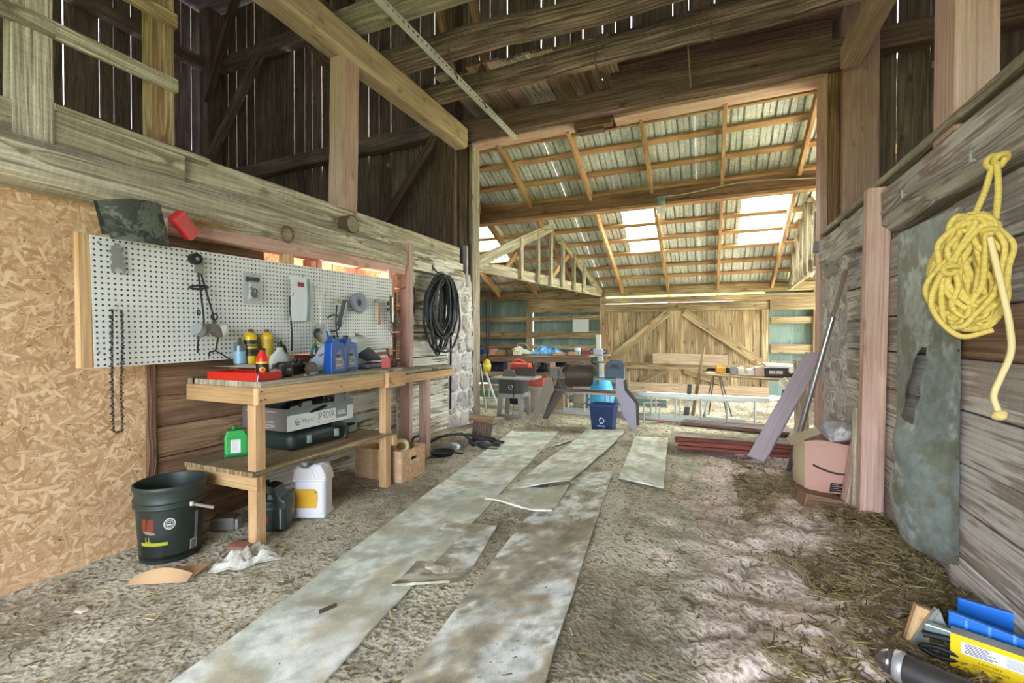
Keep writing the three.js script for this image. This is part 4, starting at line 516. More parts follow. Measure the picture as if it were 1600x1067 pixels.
{ const lb = labelTex((g, W, H) => { g.fillStyle = rgb(226, 190, 30); g.fillRect(0, 0, W, H); g.fillStyle = rgb(24, 24, 24); g.fillRect(70, 8, 110, 112); g.fillStyle = rgb(226, 150, 30); g.beginPath(); g.arc(125, 56, 22, 0, 7); g.fill(); g.fillStyle = rgb(200, 44, 30); g.beginPath(); g.arc(125, 56, 11, 0, 7); g.fill(); g.fillStyle = rgb(120, 150, 180); g.fillRect(84, 86, 82, 20); }); const p = onBench(410, 590);
  const o = thing('lubricant_bottle', 'yellow bottle with red cap and black badge on workbench', 'bottle', [-2.27, BY, zAt(410, -2.27)], -2.16); obj('body', lathe([[0, 0], [0.03, 0], [0.032, 0.005], [0.032, 0.098], [0.03, 0.102]], 28), matte('#d9b41c', 0.35), o); obj('label', lathe([[0.0326, 0.008], [0.0326, 0.093]], 28), lb, o); obj('shoulder', lathe([[0.031, 0.1], [0.032, 0.108], [0.027, 0.13], [0.018, 0.148], [0.016, 0.16]], 28), matte('#d3281f', 0.35), o); obj('cap', lathe([[0.015, 0.158], [0.015, 0.172], [0, 0.173]], 20), black, o); }
{ const p = onBench(447, 583), o = thing('spray_jug', 'cloudy plastic spray jug with black trigger on workbench', 'spray bottle', [-2.43, BY, zAt(437, -2.43)], HALF); obj('body', lathe([[0, 0], [0.058, 0], [0.062, 0.01], [0.062, 0.075], [0.05, 0.12], [0.02, 0.152], [0.017, 0.17]], 28, [0, 0, 0], [0, 0, 0], [1.1, 1, 0.8]), milky, o); obj('trigger', [rbox(0.024, 0.03, 0.024, 0.005, [0.0, 0.185, 0]), tube([[0.0, 0.19, 0], [0.03, 0.175, 0], [0.045, 0.14, 0.0], [0.05, 0.1, 0]], 0.009, 14), cyl(0.002, 0.005, 0.03, [0.004, 0.21, 0], [0, 0, 0.1], 8)], matte('#2c3328', 0.5), o); }
{ const p = onBench(443, 592), o = thing('square_motor', 'black square electric motor with centre shaft on workbench', 'motor', [-2.27, BY, zAt(444, -2.27)], HALF + 0.1); obj('housing', rbox(0.1, 0.09, 0.05, 0.018, [0, 0.045, 0]), matte('#2a2924', 0.55), o); obj('back_plate', rbox(0.07, 0.07, 0.04, 0.01, [0, 0.045, -0.04]), zinc, o); obj('shaft', cyl(0.007, 0.007, 0.03, [0, 0.046, 0.03], [HALF, 0, 0], 12), matte('#8a8578', 0.4, 0.6), o); for (const [x, y] of [[-0.038, 0.012], [0.038, 0.012], [-0.038, 0.078], [0.038, 0.078]]) obj('bolt', cyl(0.004, 0.004, 0.01, [x, y, 0.024], [HALF, 0, 0], 8), zinc, o); }
{ const o = thing('rag_box', 'crumpled pink and grey printed carton beside the black motor', 'carton', [-2.25, BY, zAt(423, -2.25)], HALF); obj('carton', rbox(0.09, 0.04, 0.07, 0.006, [0, 0.02, 0]), blotch(63, [[196, 176, 176], [150, 140, 150], [120, 92, 100]], { size: 128, metres: 0.1, freq: 5, bump: 0 }), o); obj('flap', sheet((u, v) => [-0.03 + 0.08 * u, 0.04 + 0.018 * u * v, 0.03 - 0.06 * v], 4, 4, 0.001), matte('#c2b4b4', 0.7), o); }
{ const dark = matte('#3d3f3c', 0.45, 0.5); const items = [['gear_wheel', 'greasy gear wheel standing on the workbench', [-2.3, BY, -2.12], g => [cyl(0.035, 0.035, 0.025, [0, 0.036, 0], [HALF, 0, 0.2], 18), cyl(0.014, 0.014, 0.05, [0, 0.036, 0], [HALF, 0, 0], 12), ...Array.from({ length: 12 }, (_, k) => bx(0.008, 0.008, 0.024, [0.037 * Math.cos(k * 0.5236), 0.036 + 0.037 * Math.sin(k * 0.5236), 0], [0, 0, k * 0.5236]))], matte('#8a7c66', 0.5, 0.4)], ['carburettor', 'oily grey carburettor lying on the workbench', [-2.37, BY, -2.05], g => [rbox(0.07, 0.06, 0.06, 0.012, [0, 0.03, 0]), cyl(0.022, 0.026, 0.07, [0.02, 0.06, 0], [0.3, 0, -0.5], 14), cyl(0.012, 0.012, 0.06, [-0.04, 0.045, 0], [0, 0, 1.1], 10), sph(0.016, [0.0, 0.09, 0.01])], dark], ['pulley', 'small steel pulley lying on the workbench', [-2.23, BY, -2.08], g => [lathe([[0.006, 0], [0.026, 0], [0.022, 0.008], [0.026, 0.016], [0.006, 0.016]], 20, [0, 0.0, 0])], zinc], ['spark_plug', 'old spark plug lying on the workbench edge', [-2.2, BY, -1.98], g => [cyl(0.006, 0.006, 0.05, [0, 0.009, 0], [HALF, 0, 0.5], 10), cyl(0.009, 0.009, 0.012, [0, 0.009, 0], [HALF, 0, 0.5], 6)], chrome], ['rubber_mount', 'dark rubber block behind the gear wheel', [-2.46, BY, -2.2], g => [rbox(0.12, 0.03, 0.09, 0.01, [0, 0.015, 0]), rbox(0.05, 0.03, 0.05, 0.008, [0.02, 0.04, 0])], black], ['tangled_cord', 'brown tangled cord heaped behind the oil bottles', [-2.52, BY, -2.28], g => { const pts = []; for (let k = 0; k < 30; k++) pts.push([rr(-0.05, 0.05), 0.012 + rr(0, 0.05), rr(-0.05, 0.05)]); return [tube(pts, 0.008, 160, 6)]; }, matte('#8d7a58', 0.8)]];
  for (const [n, l, p, f, m] of items) { const me = obj(n, f(), m); me.position.add(V3(p)); me.rotation.y = HALF; tag(me, l, n.split('_').pop()); } }
// plastic bag
{ const o = thing('plastic_bag', 'crumpled clear plastic bag leaning behind the oil bottles', 'bag', [-2.44, BY, zAt(495, -2.44)], HALF); obj('film', sheet((u, v) => { const n = vn(u * 6, v * 6, 5) - 0.5, w = 0.13 * (1 - 0.75 * v); return [-w + 2 * w * u + 0.09 * v + 0.02 * n, 0.005 + 0.24 * v - 0.05 * v * v + 0.025 * (vn(u * 9, v * 9, 6) - 0.5) * (1 - v), 0.02 + 0.05 * Math.sin(u * 3.14) * (1 - 0.7 * v) + 0.03 * n]; }, 22, 20, 0.0008, 0.3, 0.25), new THREE.MeshPhysicalMaterial({ color: '#e6eef4', roughness: 0.25, transmission: 0.55, thickness: 0, ior: 1.4 }), o); obj('tie', tor(0.02, 0.004, [0.09, 0.19, 0.02], [HALF, 0.3, 0], 14), matte('#7fa8b4', 0.4), o); }
{ const p = pegAt(478, 556, 0.05), o = thing('garden_pruner', 'folding tool with teal grips hanging over the workbench', 'pruner', p, HALF); obj('grip', tube([[0, 0.0, 0], [0.01, 0.04, 0], [0.035, 0.085, 0]], 0.01, 16), matte('#1f6a5f', 0.45), o); obj('grip', tube([[0.045, -0.02, 0.0], [0.05, 0.03, 0], [0.04, 0.085, 0]], 0.009, 16), matte('#26453c', 0.45), o); obj('body', rbox(0.026, 0.05, 0.02, 0.006, [0.035, 0.1, 0], [0, 0, -0.4]), matte('#8a7a3e', 0.5), o); obj('hook_end', tube([[0.04, 0.12, 0], [0.03, 0.15, 0], [0.045, 0.18, 0], [0.075, 0.185, 0], [0.08, 0.17, -0.04]], 0.007, 16), black, o); }
{ const p = pegAt(497, 520, 0.03), o = thing('circular_saw_disc', 'pale round saw blade hanging over the plastic bag', 'saw disc', p, HALF); obj('disc', ext(Array.from({ length: 96 }, (_, k) => { const a = k / 96 * 6.2832, r = 0.07 + (k % 4 === 0 ? 0.005 : 0); return [r * Math.cos(a), r * Math.sin(a)]; }), 0.002, { holes: [Array.from({ length: 16 }, (_, k) => [0.01 * Math.cos(k * 0.3927), 0.01 * Math.sin(k * 0.3927)])] }), matte('#8e8d87', 0.45, 0.5), o); hook(o, 0, 0.012, 0.02); }
{ const p = pegAt(503, 530, 0.08), o = thing('funnel_tube', 'blue and white flexible filler spout above the oil bottles', 'spout', p, HALF); obj('spout', [stick([-0.03, 0.075, 0], [0.03, -0.06, 0.01], 0.007, 12, 0.02)], matte('#a8c4d8', 0.4), o); obj('stripe', stick([-0.04, 0.06, 0.004], [0.005, -0.075, 0.012], 0.006, 10), matte('#264d80', 0.5), o); hook(o, -0.03, 0.07, 0.005); }
// blue oil bottles
{ const blue = matte('#134a97', 0.32), cap = matte('#0d2340', 0.5), lab = labelTex((g, W, H) => { g.fillStyle = rgb(132, 132, 140); g.fillRect(0, 0, W, H); g.fillStyle = rgb(180, 176, 178); g.fillRect(0, 0, W, 10); g.fillStyle = rgb(56, 40, 60); g.fillRect(40, 50, 90, 30); g.fillStyle = rgb(210, 204, 206); g.font = 'bold 40px sans-serif'; g.fillText('5', 60, 160); g.fillRect(40, 104, 110, 8); g.fillRect(40, 170, 110, 8); g.fillStyle = rgb(150, 50, 60); g.fillRect(60, 220, 110, 14); g.fillStyle = rgb(76, 70, 88); for (let k = 0; k < 14; k++) g.fillRect(120 + 4 * k, 120 + 7 * k, 10, 4); }, 256, 256);
  const o = thing('oil_bottle', 'blue plastic oil bottle with grey label, the one at the bench edge', 'oil bottle', [-2.24, BY, zAt(524, -2.24)], HALF + 0.05, 'blue oil bottles on the workbench');
  const sil = [[-0.058, 0], [0.058, 0], [0.06, 0.1], [0.056, 0.165], [0.045, 0.18], [0.0, 0.19], [-0.006, 0.2], [-0.008, 0.212], [-0.042, 0.212], [-0.044, 0.2], [-0.056, 0.185], [-0.06, 0.1]]; obj('body', ext(sil, 0.055, { bev: 0.006, p: [0, 0.006, -0.03] }), blue, o); obj('cap', cyl(0.018, 0.018, 0.026, [-0.025, 0.232, 0.0], [0, 0, 0], 20), cap, o); obj('label', tf(new THREE.ShapeGeometry(new THREE.Shape([[-0.035, 0.02], [0.045, 0.02], [0.046, 0.06], [0.02, 0.11], [0.014, 0.145], [-0.03, 0.12]].map(q => new THREE.Vector2(...q)))), [0, 0.006, 0.0325]), (() => { const m = lab; m.map.repeat.set(8, 7); m.map.offset.set(0.4, 0); return m; })(), o); obj('level_strip', bx(0.004, 0.15, 0.002, [0.059, 0.09, 0.03]), matte('#9cc0e0', 0.4), o);
  dup(o, [-2.31, BY, zAt(544, -2.31)], HALF, 'blue plastic oil bottle with grey label, the one nearer the glass jar', 'blue oil bottles on the workbench'); }
{ const o = thing('plastic_jar', 'large cloudy plastic jar with screw lid on workbench', 'jar', [-2.52, BY, zAt(557, -2.52)], 0); obj('body', lathe([[0, 0], [0.07, 0], [0.074, 0.01], [0.074, 0.2], [0.068, 0.215], [0.064, 0.22]], 30), milky, o); obj('lid', lathe([[0.066, 0.218], [0.066, 0.236], [0.03, 0.24], [0, 0.24]], 30), matte('#b8b8a6', 0.5), o); obj('clip', [bx(0.06, 0.008, 0.02, [0.0, 0.244, -0.03]), cyl(0.012, 0.012, 0.02, [0.02, 0.25, 0.02], [0, 0, 0], 12)], matte('#6a5038', 0.6), o); }
{ const o = thing('folded_tarp', 'folded grey tarpaulin lying by the plastic jar', 'tarp', [-2.40, BY, zAt(578, -2.40)], HALF); obj('tarp', [sheet((u, v) => [-0.13 + 0.3 * u, 0.05 + 0.11 * Math.pow(1 - u, 2) * (1 - v) + 0.008 * Math.sin(u * 9), 0.1 - 0.22 * v], 18, 10, 0.004, 0.3, 0.25), rbox(0.26, 0.03, 0.2, 0.012, [0.0, 0.018, 0])], matte('#767c7c', 0.6), o); obj('rolled_edge', tube([[0.13, 0.03, 0.1], [0.165, 0.045, 0.1], [0.165, 0.02, 0.1], [0.13, 0.014, 0.1]], 0.012, 24), matte('#4c4a48', 0.6), o); }
{ const o = thing('red_box', 'small red cardboard box at the far end of workbench', 'box', [-2.22, BY, zAt(604, -2.22)], HALF + 0.5); obj('box', rbox(0.07, 0.075, 0.06, 0.002, [0, 0.0375, 0]), matte('#b3202c', 0.5), o); obj('flap', bx(0.07, 0.001, 0.05, [0, 0.082, -0.02], [-0.35, 0, 0]), matte('#c43a42', 0.5), o); obj('nail', cyl(0.002, 0.002, 0.05, [-0.02, 0.09, 0.0], [0, 0, 0.6], 6), zinc, o); }
{ const t = canvasTex(256, 128, (g, W, H) => { g.fillStyle = rgb(224, 220, 206); g.fillRect(0, 0, W, H); g.fillStyle = rgb(140, 58, 48); g.beginPath(); g.moveTo(0, 90); g.quadraticCurveTo(60, 10, W, 18); g.lineTo(W, 48); g.quadraticCurveTo(110, 40, 50, 110); g.lineTo(0, 128); g.fill(); g.fillStyle = rgb(226, 164, 160); g.beginPath(); g.ellipse(90, 96, 44, 22, -0.3, 0, 7); g.fill(); });
  const o = thing('printed_card', 'white card printed with a brown and pink swirl behind the red box', 'card', [-2.55, BY, zAt(592, -2.55)], HALF + 0.0); obj('card', tf(bx(0.28, 0.13, 0.003, [0, 0.065, 0]), [0, 0, 0], [-0.35, 0, 0]), new THREE.MeshStandardMaterial({ map: t, roughness: 0.6 }), o); }
{ const o = thing('wire_coil', 'black coil of wire lying on the side shelf', 'wire', [-2.47, 0.815, -2.98], 0.2); const g = []; for (let k = 0; k < 6; k++) g.push(tor(0.075 + 0.008 * (k % 3), 0.005, [rr(-0.006, 0.006), 0.007 + k * 0.009, rr(-0.006, 0.006)], [HALF + rr(-0.05, 0.05), 0, 0], 36)); obj('coil', g, black, o); }
// ---- on the lower shelf
const SY = 0.398;
{ const p = [-2.5, SY, -1.86], g = matte('#2fa04a', 0.4), o = thing('green_jug', 'small green plastic jug with white label on lower shelf', 'jug', [-2.55, SY, -1.8], 1.0); obj('body', [rbox(0.12, 0.12, 0.08, 0.014, [0, 0.06, 0]), ext([[-0.055, 0.11], [0.055, 0.11], [0.03, 0.15], [-0.04, 0.15]], 0.06, { bev: 0.006, p: [0, 0, -0.03] })], g, o); obj('base', rbox(0.124, 0.025, 0.084, 0.01, [0, 0.0125, 0]), matte('#0f6a3c', 0.5), o); obj('cap', cyl(0.016, 0.016, 0.02, [-0.01, 0.17, 0], [0, 0, 0], 16), matte('#1d7a38', 0.4), o); obj('label', bx(0.05, 0.075, 0.002, [-0.005, 0.065, 0.0415]), labelTex((c, W, H) => { c.fillStyle = rgb(226, 226, 220); c.fillRect(0, 0, W, H); c.fillStyle = rgb(150, 150, 146); for (let j = 0; j < 16; j++) c.fillRect(16, 10 + j * 15, 60 + 60 * hash(j, 1, 4), 4); }, 128, 256), o); }
{ const o = thing('tool_case', 'dark green moulded tool case on lower shelf under the carton', 'tool case', [-2.44, SY, -2.2], HALF); const dk = matte('#25342f', 0.4); obj('shell', rbox(0.46, 0.12, 0.28, 0.05, [0, 0.06, 0], [0, 0, 0], 4), dk, o); obj('handle', tube([[0.09, 0.115, 0.13], [0.15, 0.115, 0.155], [0.19, 0.09, 0.16], [0.2, 0.04, 0.16], [0.19, 0.01, 0.15]], 0.016, 24), dk, o); obj('latch', [rbox(0.03, 0.05, 0.02, 0.005, [0.12, 0.06, 0.15]), rbox(0.03, 0.05, 0.02, 0.005, [-0.1, 0.06, 0.142])], matte('#8d9a94', 0.4), o); }
{ const o = thing('grey_tool_box', 'pale grey tool box on lower shelf under the carton end', 'tool box', [-2.5, SY, -2.54], HALF); obj('shell', rbox(0.17, 0.13, 0.22, 0.015, [0, 0.065, 0]), matte('#8b9693', 0.45), o); obj('handle', rbox(0.08, 0.02, 0.03, 0.006, [0, 0.07, 0.12]), black, o); }
{ // produce carton
  const f = canvasTex(1024, 256, (g, W, H) => { g.fillStyle = rgb(222, 224, 218); g.fillRect(0, 0, W, H); g.fillStyle = rgb(126, 134, 132); g.fillRect(0, 0, W, 78); g.fillRect(730, 0, 190, 215); g.fillStyle = rgb(206, 208, 204); g.fillRect(920, 90, 104, 166); g.fillStyle = rgb(222, 224, 218); g.fillRect(440, 78, 290, 150); g.strokeStyle = rgb(110, 116, 112); g.lineWidth = 3; g.strokeRect(442, 80, 286, 146); g.beginPath(); g.moveTo(420, 96); g.lineTo(420, 226); g.stroke(); g.fillStyle = rgb(92, 98, 96); g.font = '104px sans-serif'; g.save(); g.translate(455, 190); g.scale(0.78, 1.15); g.fillText('PROVA', 0, 0); g.restore(); g.font = '66px sans-serif'; g.fillText('Mucci', 205, 186); g.beginPath(); g.arc(150, 162, 44, 0, 7); g.fillStyle = rgb(130, 140, 128); g.fill(); g.beginPath(); g.arc(160, 156, 38, 0, 7); g.fillStyle = rgb(212, 216, 208); g.fill(); g.beginPath(); g.moveTo(120, 150); g.quadraticCurveTo(150, 220, 176, 150); g.quadraticCurveTo(150, 180, 120, 150); g.fillStyle = rgb(104, 118, 102); g.fill(); g.fillStyle = rgb(140, 144, 140); g.font = '18px sans-serif'; g.fillText('F A R M S', 240, 212); g.fillStyle = rgb(224, 226, 222); g.fillRect(755, 128, 130, 8); g.fillRect(755, 142, 110, 8); g.fillRect(755, 158, 140, 14); g.fillStyle = rgb(178, 182, 178); g.fillRect(450, 34, 220, 7); g.fillRect(470, 50, 170, 7); });
  const e = canvasTex(256, 256, (g, W, H) => { g.fillStyle = rgb(104, 96, 92); g.fillRect(0, 0, W, H); g.fillStyle = rgb(190, 186, 180); g.fillRect(20, 40, 180, 6); g.font = '34px sans-serif'; g.fillText('Mucci', 96, 170); g.beginPath(); g.arc(72, 158, 18, 0, 7); g.fill(); g.fillStyle = rgb(104, 96, 92); g.beginPath(); g.arc(78, 152, 15, 0, 7); g.fill(); g.fillStyle = rgb(182, 168, 150); for (let k = 0; k < 3; k++) g.fillRect(60, 190 + k * 14, 130, 6); });
  const o = thing('produce_carton', 'grey and white open produce carton lettered PROVA on lower shelf', 'carton', [-2.48, SY + 0.135, -2.2], HALF + 0.0); const gm = matte('#8b918e', 0.7), Wd = 0.54, Hh = 0.135, D = 0.38;
  obj('front_panel', bx(Wd, Hh, 0.005, [0, Hh / 2, D / 2]), [gm, gm, gm, gm, new THREE.MeshStandardMaterial({ map: f, roughness: 0.7 }), gm], o); obj('end_panel', bx(0.005, Hh, D, [-Wd / 2, Hh / 2, 0]), [gm, new THREE.MeshStandardMaterial({ map: e, roughness: 0.7 }), gm, gm, gm, gm], o); obj('end_panel', bx(0.005, Hh, D, [Wd / 2, Hh / 2, 0]), gm, o); obj('back_panel', bx(Wd, Hh, 0.005, [0, Hh / 2, -D / 2]), gm, o); obj('bottom', bx(Wd, 0.005, D, [0, 0.0025, 0]), gm, o);
  const cor = (x0, x1, hh) => ext([[x0, Hh - 0.002], [x1, Hh - 0.002], [x1 - 0.012, Hh + hh], [x0 + 0.012, Hh + hh]], 0.005, { p: [0, 0, D / 2 - 0.0025] }); obj('corner_tab', cor(-0.25, -0.18, 0.012), gm, o); obj('corner_tab', cor(-0.16, -0.08, 0.03), gm, o); obj('corner_tab', cor(0.1, 0.19, 0.05), gm, o); obj('corner_tab', cor(0.195, 0.25, 0.045), gm, o);
}
{ const o = thing('welding_helmet', 'glossy black helmet lying in the produce carton', 'helmet', [-2.42, SY + 0.165, -2.22], HALF); obj('shell', tf(new THREE.SphereGeometry(0.12, 24, 14, 0, 6.2832, 0, 1.7), [0.0, 0.08, 0], [0, 0, -0.15], [1.05, 1.0, 1]), blackShiny, o); obj('brim', tf(cyl(0.12, 0.14, 0.012, [0, 0, 0]), [-0.06, 0.1, 0.03], [0.2, 0, 0.2], [1.1, 1, 0.9]), black, o); obj('trim', tor(0.1, 0.006, [0.06, 0.09, 0.02], [0, 1.1, 0], 24), matte('#84847e', 0.4), o); }
{ const o = thing('red_canister', 'red capped canister standing in the produce carton', 'canister', [-2.42, SY + 0.142, -2.36], 0); obj('body', lathe([[0, 0], [0.024, 0], [0.024, 0.14], [0, 0.145]], 20), matte('#8b2026', 0.4), o); obj('ring', lathe([[0.0245, 0.11], [0.0248, 0.112], [0.0248, 0.13], [0.0245, 0.132]], 20), white, o); }
// ---- on the ground by the bench
{ const lab = canvasTex(1024, 256, (g, W, H) => { g.fillStyle = rgb(33, 43, 38); g.fillRect(0, 0, W, H); g.fillStyle = rgb(122, 52, 32); g.fillRect(250, 36, 70, 58); g.fillStyle = rgb(28, 34, 30); g.save(); g.translate(284, 30); g.rotate(0.2); g.fillRect(0, 0, 6, 70); g.restore(); g.fillStyle = rgb(150, 118, 112); g.beginPath(); g.ellipse(292, 104, 36, 8, 0.15, 0, 7); g.fill(); g.strokeStyle = rgb(190, 190, 182); g.fillStyle = rgb(196, 196, 190); g.beginPath(); g.arc(396, 66, 28, 0, 7); g.fill(); g.fillStyle = rgb(20, 26, 24); g.beginPath(); g.arc(396, 66, 22, 0, 7); g.fill(); g.strokeStyle = rgb(196, 196, 190); g.lineWidth = 3; g.beginPath(); g.arc(396, 66, 17, 0, 7); g.stroke(); g.fillStyle = rgb(206, 206, 200); g.font = 'bold 15px sans-serif'; g.fillText('TO', 385, 64); g.fillRect(384, 68, 24, 6); g.fillStyle = rgb(20, 28, 24); g.fillRect(236, 128, 150, 118); g.fillStyle = rgb(158, 162, 40); g.fillRect(236, 152, 150, 16); g.fillStyle = rgb(160, 162, 60); g.font = 'bold 34px sans-serif'; g.fillText('LL', 266, 150); g.fillStyle = rgb(170, 174, 168); g.fillRect(528, 40, 20, 130); g.fillStyle = rgb(60, 68, 62); for (let k = 0; k < 30; k++) g.fillRect(531, 44 + k * 4.2, 14, 1.6); g.fillStyle = rgb(176, 178, 172); g.fillRect(500, 172, 48, 56); g.fillStyle = rgb(104, 110, 106); g.fillRect(508, 180, 32, 40); g.fillStyle = rgb(120, 126, 120); g.fillRect(396, 226, 40, 2); });
  lab.wrapT = THREE.ClampToEdgeWrapping;
  const o = thing('green_bucket', 'dark green plastic bucket with printed side by the workbench', 'bucket', [-2.505, 0, -1.42], -1.42); const gm = matte('#222d28', 0.45); obj('body', lathe([[0.129, 0.004], [0.143, 0.262]], 48), new THREE.MeshStandardMaterial({ map: lab, roughness: 0.42 }), o); obj('bottom', lathe([[0, 0.004], [0.125, 0.0], [0.129, 0.005]], 48), gm, o); obj('rim', lathe([[0.143, 0.26], [0.148, 0.263], [0.153, 0.268], [0.153, 0.276], [0.145, 0.28], [0.145, 0.29], [0.154, 0.294], [0.154, 0.302], [0.147, 0.306], [0.149, 0.345], [0.155, 0.35], [0.156, 0.37], [0.15, 0.374], [0.147, 0.37], [0.14, 0.3]], 48), matte('#2c3730', 0.45), o); obj('inside', lathe([[0.146, 0.36], [0.13, 0.02], [0, 0.012]], 48), matte('#0b0f0d', 0.6), o);  // inside wall made near black, painting in the shade within the bucket
  const lug = [0.150 * Math.sin(3.05), 0.27, 0.150 * Math.cos(3.05)], tip = [0.16 * Math.sin(3.75), 0.215, 0.20 * Math.cos(3.75)]; obj('bail_grip', stick(lug, tip, 0.008, 12), matte('#c9bfb4', 0.5), o); obj('bail_lug', sph(0.012, lug, [1, 1, 1]), matte('#c9bfb4', 0.5), o); }
{ const o = thing('white_jug', 'large white plastic jug with gold label on the dirt floor', 'jug', [-2.23, 0, -2.07], 0.42); const wm = matte('#d8d6da', 0.4); obj('body', [rbox(0.19, 0.235, 0.14, 0.03, [0, 0.125, 0], [0, 0, 0], 4), rbox(0.198, 0.03, 0.148, 0.012, [0, 0.022, 0], [0, 0, 0], 3), rbox(0.197, 0.02, 0.147, 0.01, [0, 0.235, 0], [0, 0, 0], 3)], wm, o); obj('shoulder', ext([[-0.09, 0.24], [0.09, 0.24], [0.085, 0.27], [0.06, 0.32], [0.03, 0.325], [-0.01, 0.3], [-0.05, 0.3], [-0.07, 0.315], [-0.085, 0.3], [-0.085, 0.27]], 0.1, { bev: 0.014, p: [0, -0.006, -0.05] }), matte('#cfc9c8', 0.4), o); obj('handle', tube([[0.05, 0.255, 0.06], [0.03, 0.3, 0.055], [0.055, 0.322, 0.03], [0.075, 0.3, -0.02]], 0.014, 20), wm, o); obj('neck', cyl(0.024, 0.024, 0.03, [-0.055, 0.315, 0], [0, 0, 0], 20), wm, o);
  obj('label', tf(ext([[-0.07, 0], [0.05, 0], [0.06, 0.04], [0.06, 0.09], [0.045, 0.115], [-0.07, 0.115]], 0.001), [-0.005, 0.07, 0.071]), labelTex((g, W, H) => { g.fillStyle = rgb(206, 158, 28); g.fillRect(0, 0, W, H); g.fillStyle = rgb(150, 108, 24); for (let j = 0; j < 24; j++) g.fillRect(10, j * 10, 236 * (0.5 + 0.5 * hash(j, 3, 9)), 3); }, 256, 256), o); }
{ const o = thing('chain_oil_can', 'dark green oil jug with red labels behind the bench leg', 'oil jug', [-2.27, 0, -1.83], 0.45); const gm = matte('#273531', 0.45); obj('body', [rbox(0.16, 0.15, 0.11, 0.025, [0, 0.078, 0], [0, 0, 0], 3), ext([[-0.075, 0.14], [0.075, 0.14], [0.075, 0.165], [0.045, 0.19], [0.02, 0.245], [-0.02, 0.255], [-0.06, 0.24], [-0.075, 0.19]], 0.085, { bev: 0.01, p: [0, 0, -0.043], holes: [[[-0.052, 0.165], [0.028, 0.165], [0.008, 0.22], [-0.03, 0.225], [-0.052, 0.205]]] })], gm, o); obj('inner_grip', rbox(0.06, 0.05, 0.05, 0.01, [-0.012, 0.19, -0.01]), matte('#4d5f59', 0.4), o); obj('red_label', [bx(0.05, 0.03, 0.002, [-0.05, 0.125, 0.056]), bx(0.06, 0.035, 0.002, [-0.045, 0.075, 0.056])], matte('#c8232c', 0.45), o); obj('level_strip', bx(0.006, 0.11, 0.002, [0.055, 0.08, 0.056]), matte('#9fb0a8', 0.4), o); obj('cap', cyl(0.022, 0.022, 0.03, [-0.05, 0.262, 0], [0, 0, 0.25], 18), black, o); }
{ const cb = blotch(66, [[190, 156, 118], [204, 172, 134]], { size: 256, metres: 0.5, freq: 3, bump: 0.0005 }); const o = thing('cardboard_carton', 'open brown cardboard carton with hand holes beside bench leg', 'carton', [-2.33, 0, -2.93], 0.0); const W = 0.44, D = 0.3, H = 0.235, t = 0.006;
  obj('wall', bx(W, H, t, [0, H / 2, D / 2]), cb, o); obj('wall', bx(W, H, t, [0, H / 2, -D / 2]), cb, o); obj('wall', bx(t, H, D, [-W / 2, H / 2, 0]), cb, o); obj('wall', ext([[-D / 2, 0], [D / 2, 0], [D / 2, H], [-D / 2, H]], t, { holes: [[[-0.035, 0.16], [-0.03, 0.148], [0.03, 0.148], [0.035, 0.16], [0.03, 0.172], [-0.03, 0.172]]], p: [W / 2, 0, 0], r: [0, HALF, 0] }), cb, o); obj('bottom', bx(W, t, D, [0, t / 2, 0]), cb, o); obj('tape', bx(0.05, H, 0.002, [-0.02, H / 2, D / 2 + 0.004]), matte('#a98658', 0.35), o); obj('flap', tf(bx(W, 0.12, 0.004, [0, 0.06, 0]), [0, H - 0.01, -D / 2 - 0.01], [-2.6, 0, 0]), cb, o); }
{ const o = thing('ear_muff', 'yellow and orange cup in the open cardboard carton', 'cup', [-2.26, 0.13, -2.97], 0.9); obj('cup', tf(lathe([[0.02, 0], [0.06, 0.01], [0.075, 0.05], [0.068, 0.09], [0.05, 0.105]], 24), [0, 0.05, 0], [0.9, 0, 0.2]), matte('#d39a2c', 0.5), o); obj('pad', tf(tor(0.05, 0.018, [0, 0.1, 0], [HALF, 0, 0], 24), [0, 0.05, 0], [0.9, 0, 0.2]), matte('#d9cfa8', 0.7), o); obj('filler', rbox(0.2, 0.12, 0.16, 0.02, [-0.06, -0.02, 0]), matte('#8c6b4e', 0.8), o); }
{ const c = onGround(258, 903), o = thing('kraft_paper', 'folded brown kraft paper lying on the dirt floor', 'paper', [c[0], 0.004, c[2]], 0.5); const m = matte('#b08a62', 0.8); obj('sheet', sheet((u, v) => [-0.12 + 0.25 * u + 0.03 * v, 0.004 + 0.03 * Math.pow(Math.abs(u - 0.25), 1.5) * v + 0.005 * vn(u * 4, v * 4, 8), 0.06 - 0.13 * v], 12, 8, 0.0015), m, o); obj('fold', sheet((u, v) => [-0.12 + 0.25 * u, 0.006 + 0.045 * v * (0.3 + 0.7 * Math.sin(u * 3.1)), 0.065 - 0.05 * v], 12, 6, 0.0015), matte('#c9a67c', 0.8), o); }
{ const c = onGround(388, 877), o = thing('white_rag', 'crumpled dirty white rag at the bench leg', 'rag', [c[0], 0.0, c[2]], 0.75); obj('cloth', sheet((u, v) => { const n = fbm(u * 4 + 3, v * 4 + 3, 17, 1 << 20, 1 << 20, 4); return [-0.15 + 0.3 * u + 0.02 * (n - 0.5), 0.004 + 0.15 * Math.max(0, n - 0.32) * Math.sin(Math.PI * clamp(u, 0.02, 0.98)) * Math.sin(Math.PI * clamp(v, 0.04, 0.96)) * 2.2, 0.06 - 0.12 * v + 0.03 * Math.sin(u * 5)]; }, 34, 20, 0.003, 0.3, 0.15), blotch(67, [[206, 204, 190], [176, 170, 152]], { size: 128, metres: 0.2, bump: 0.002 }), o); }
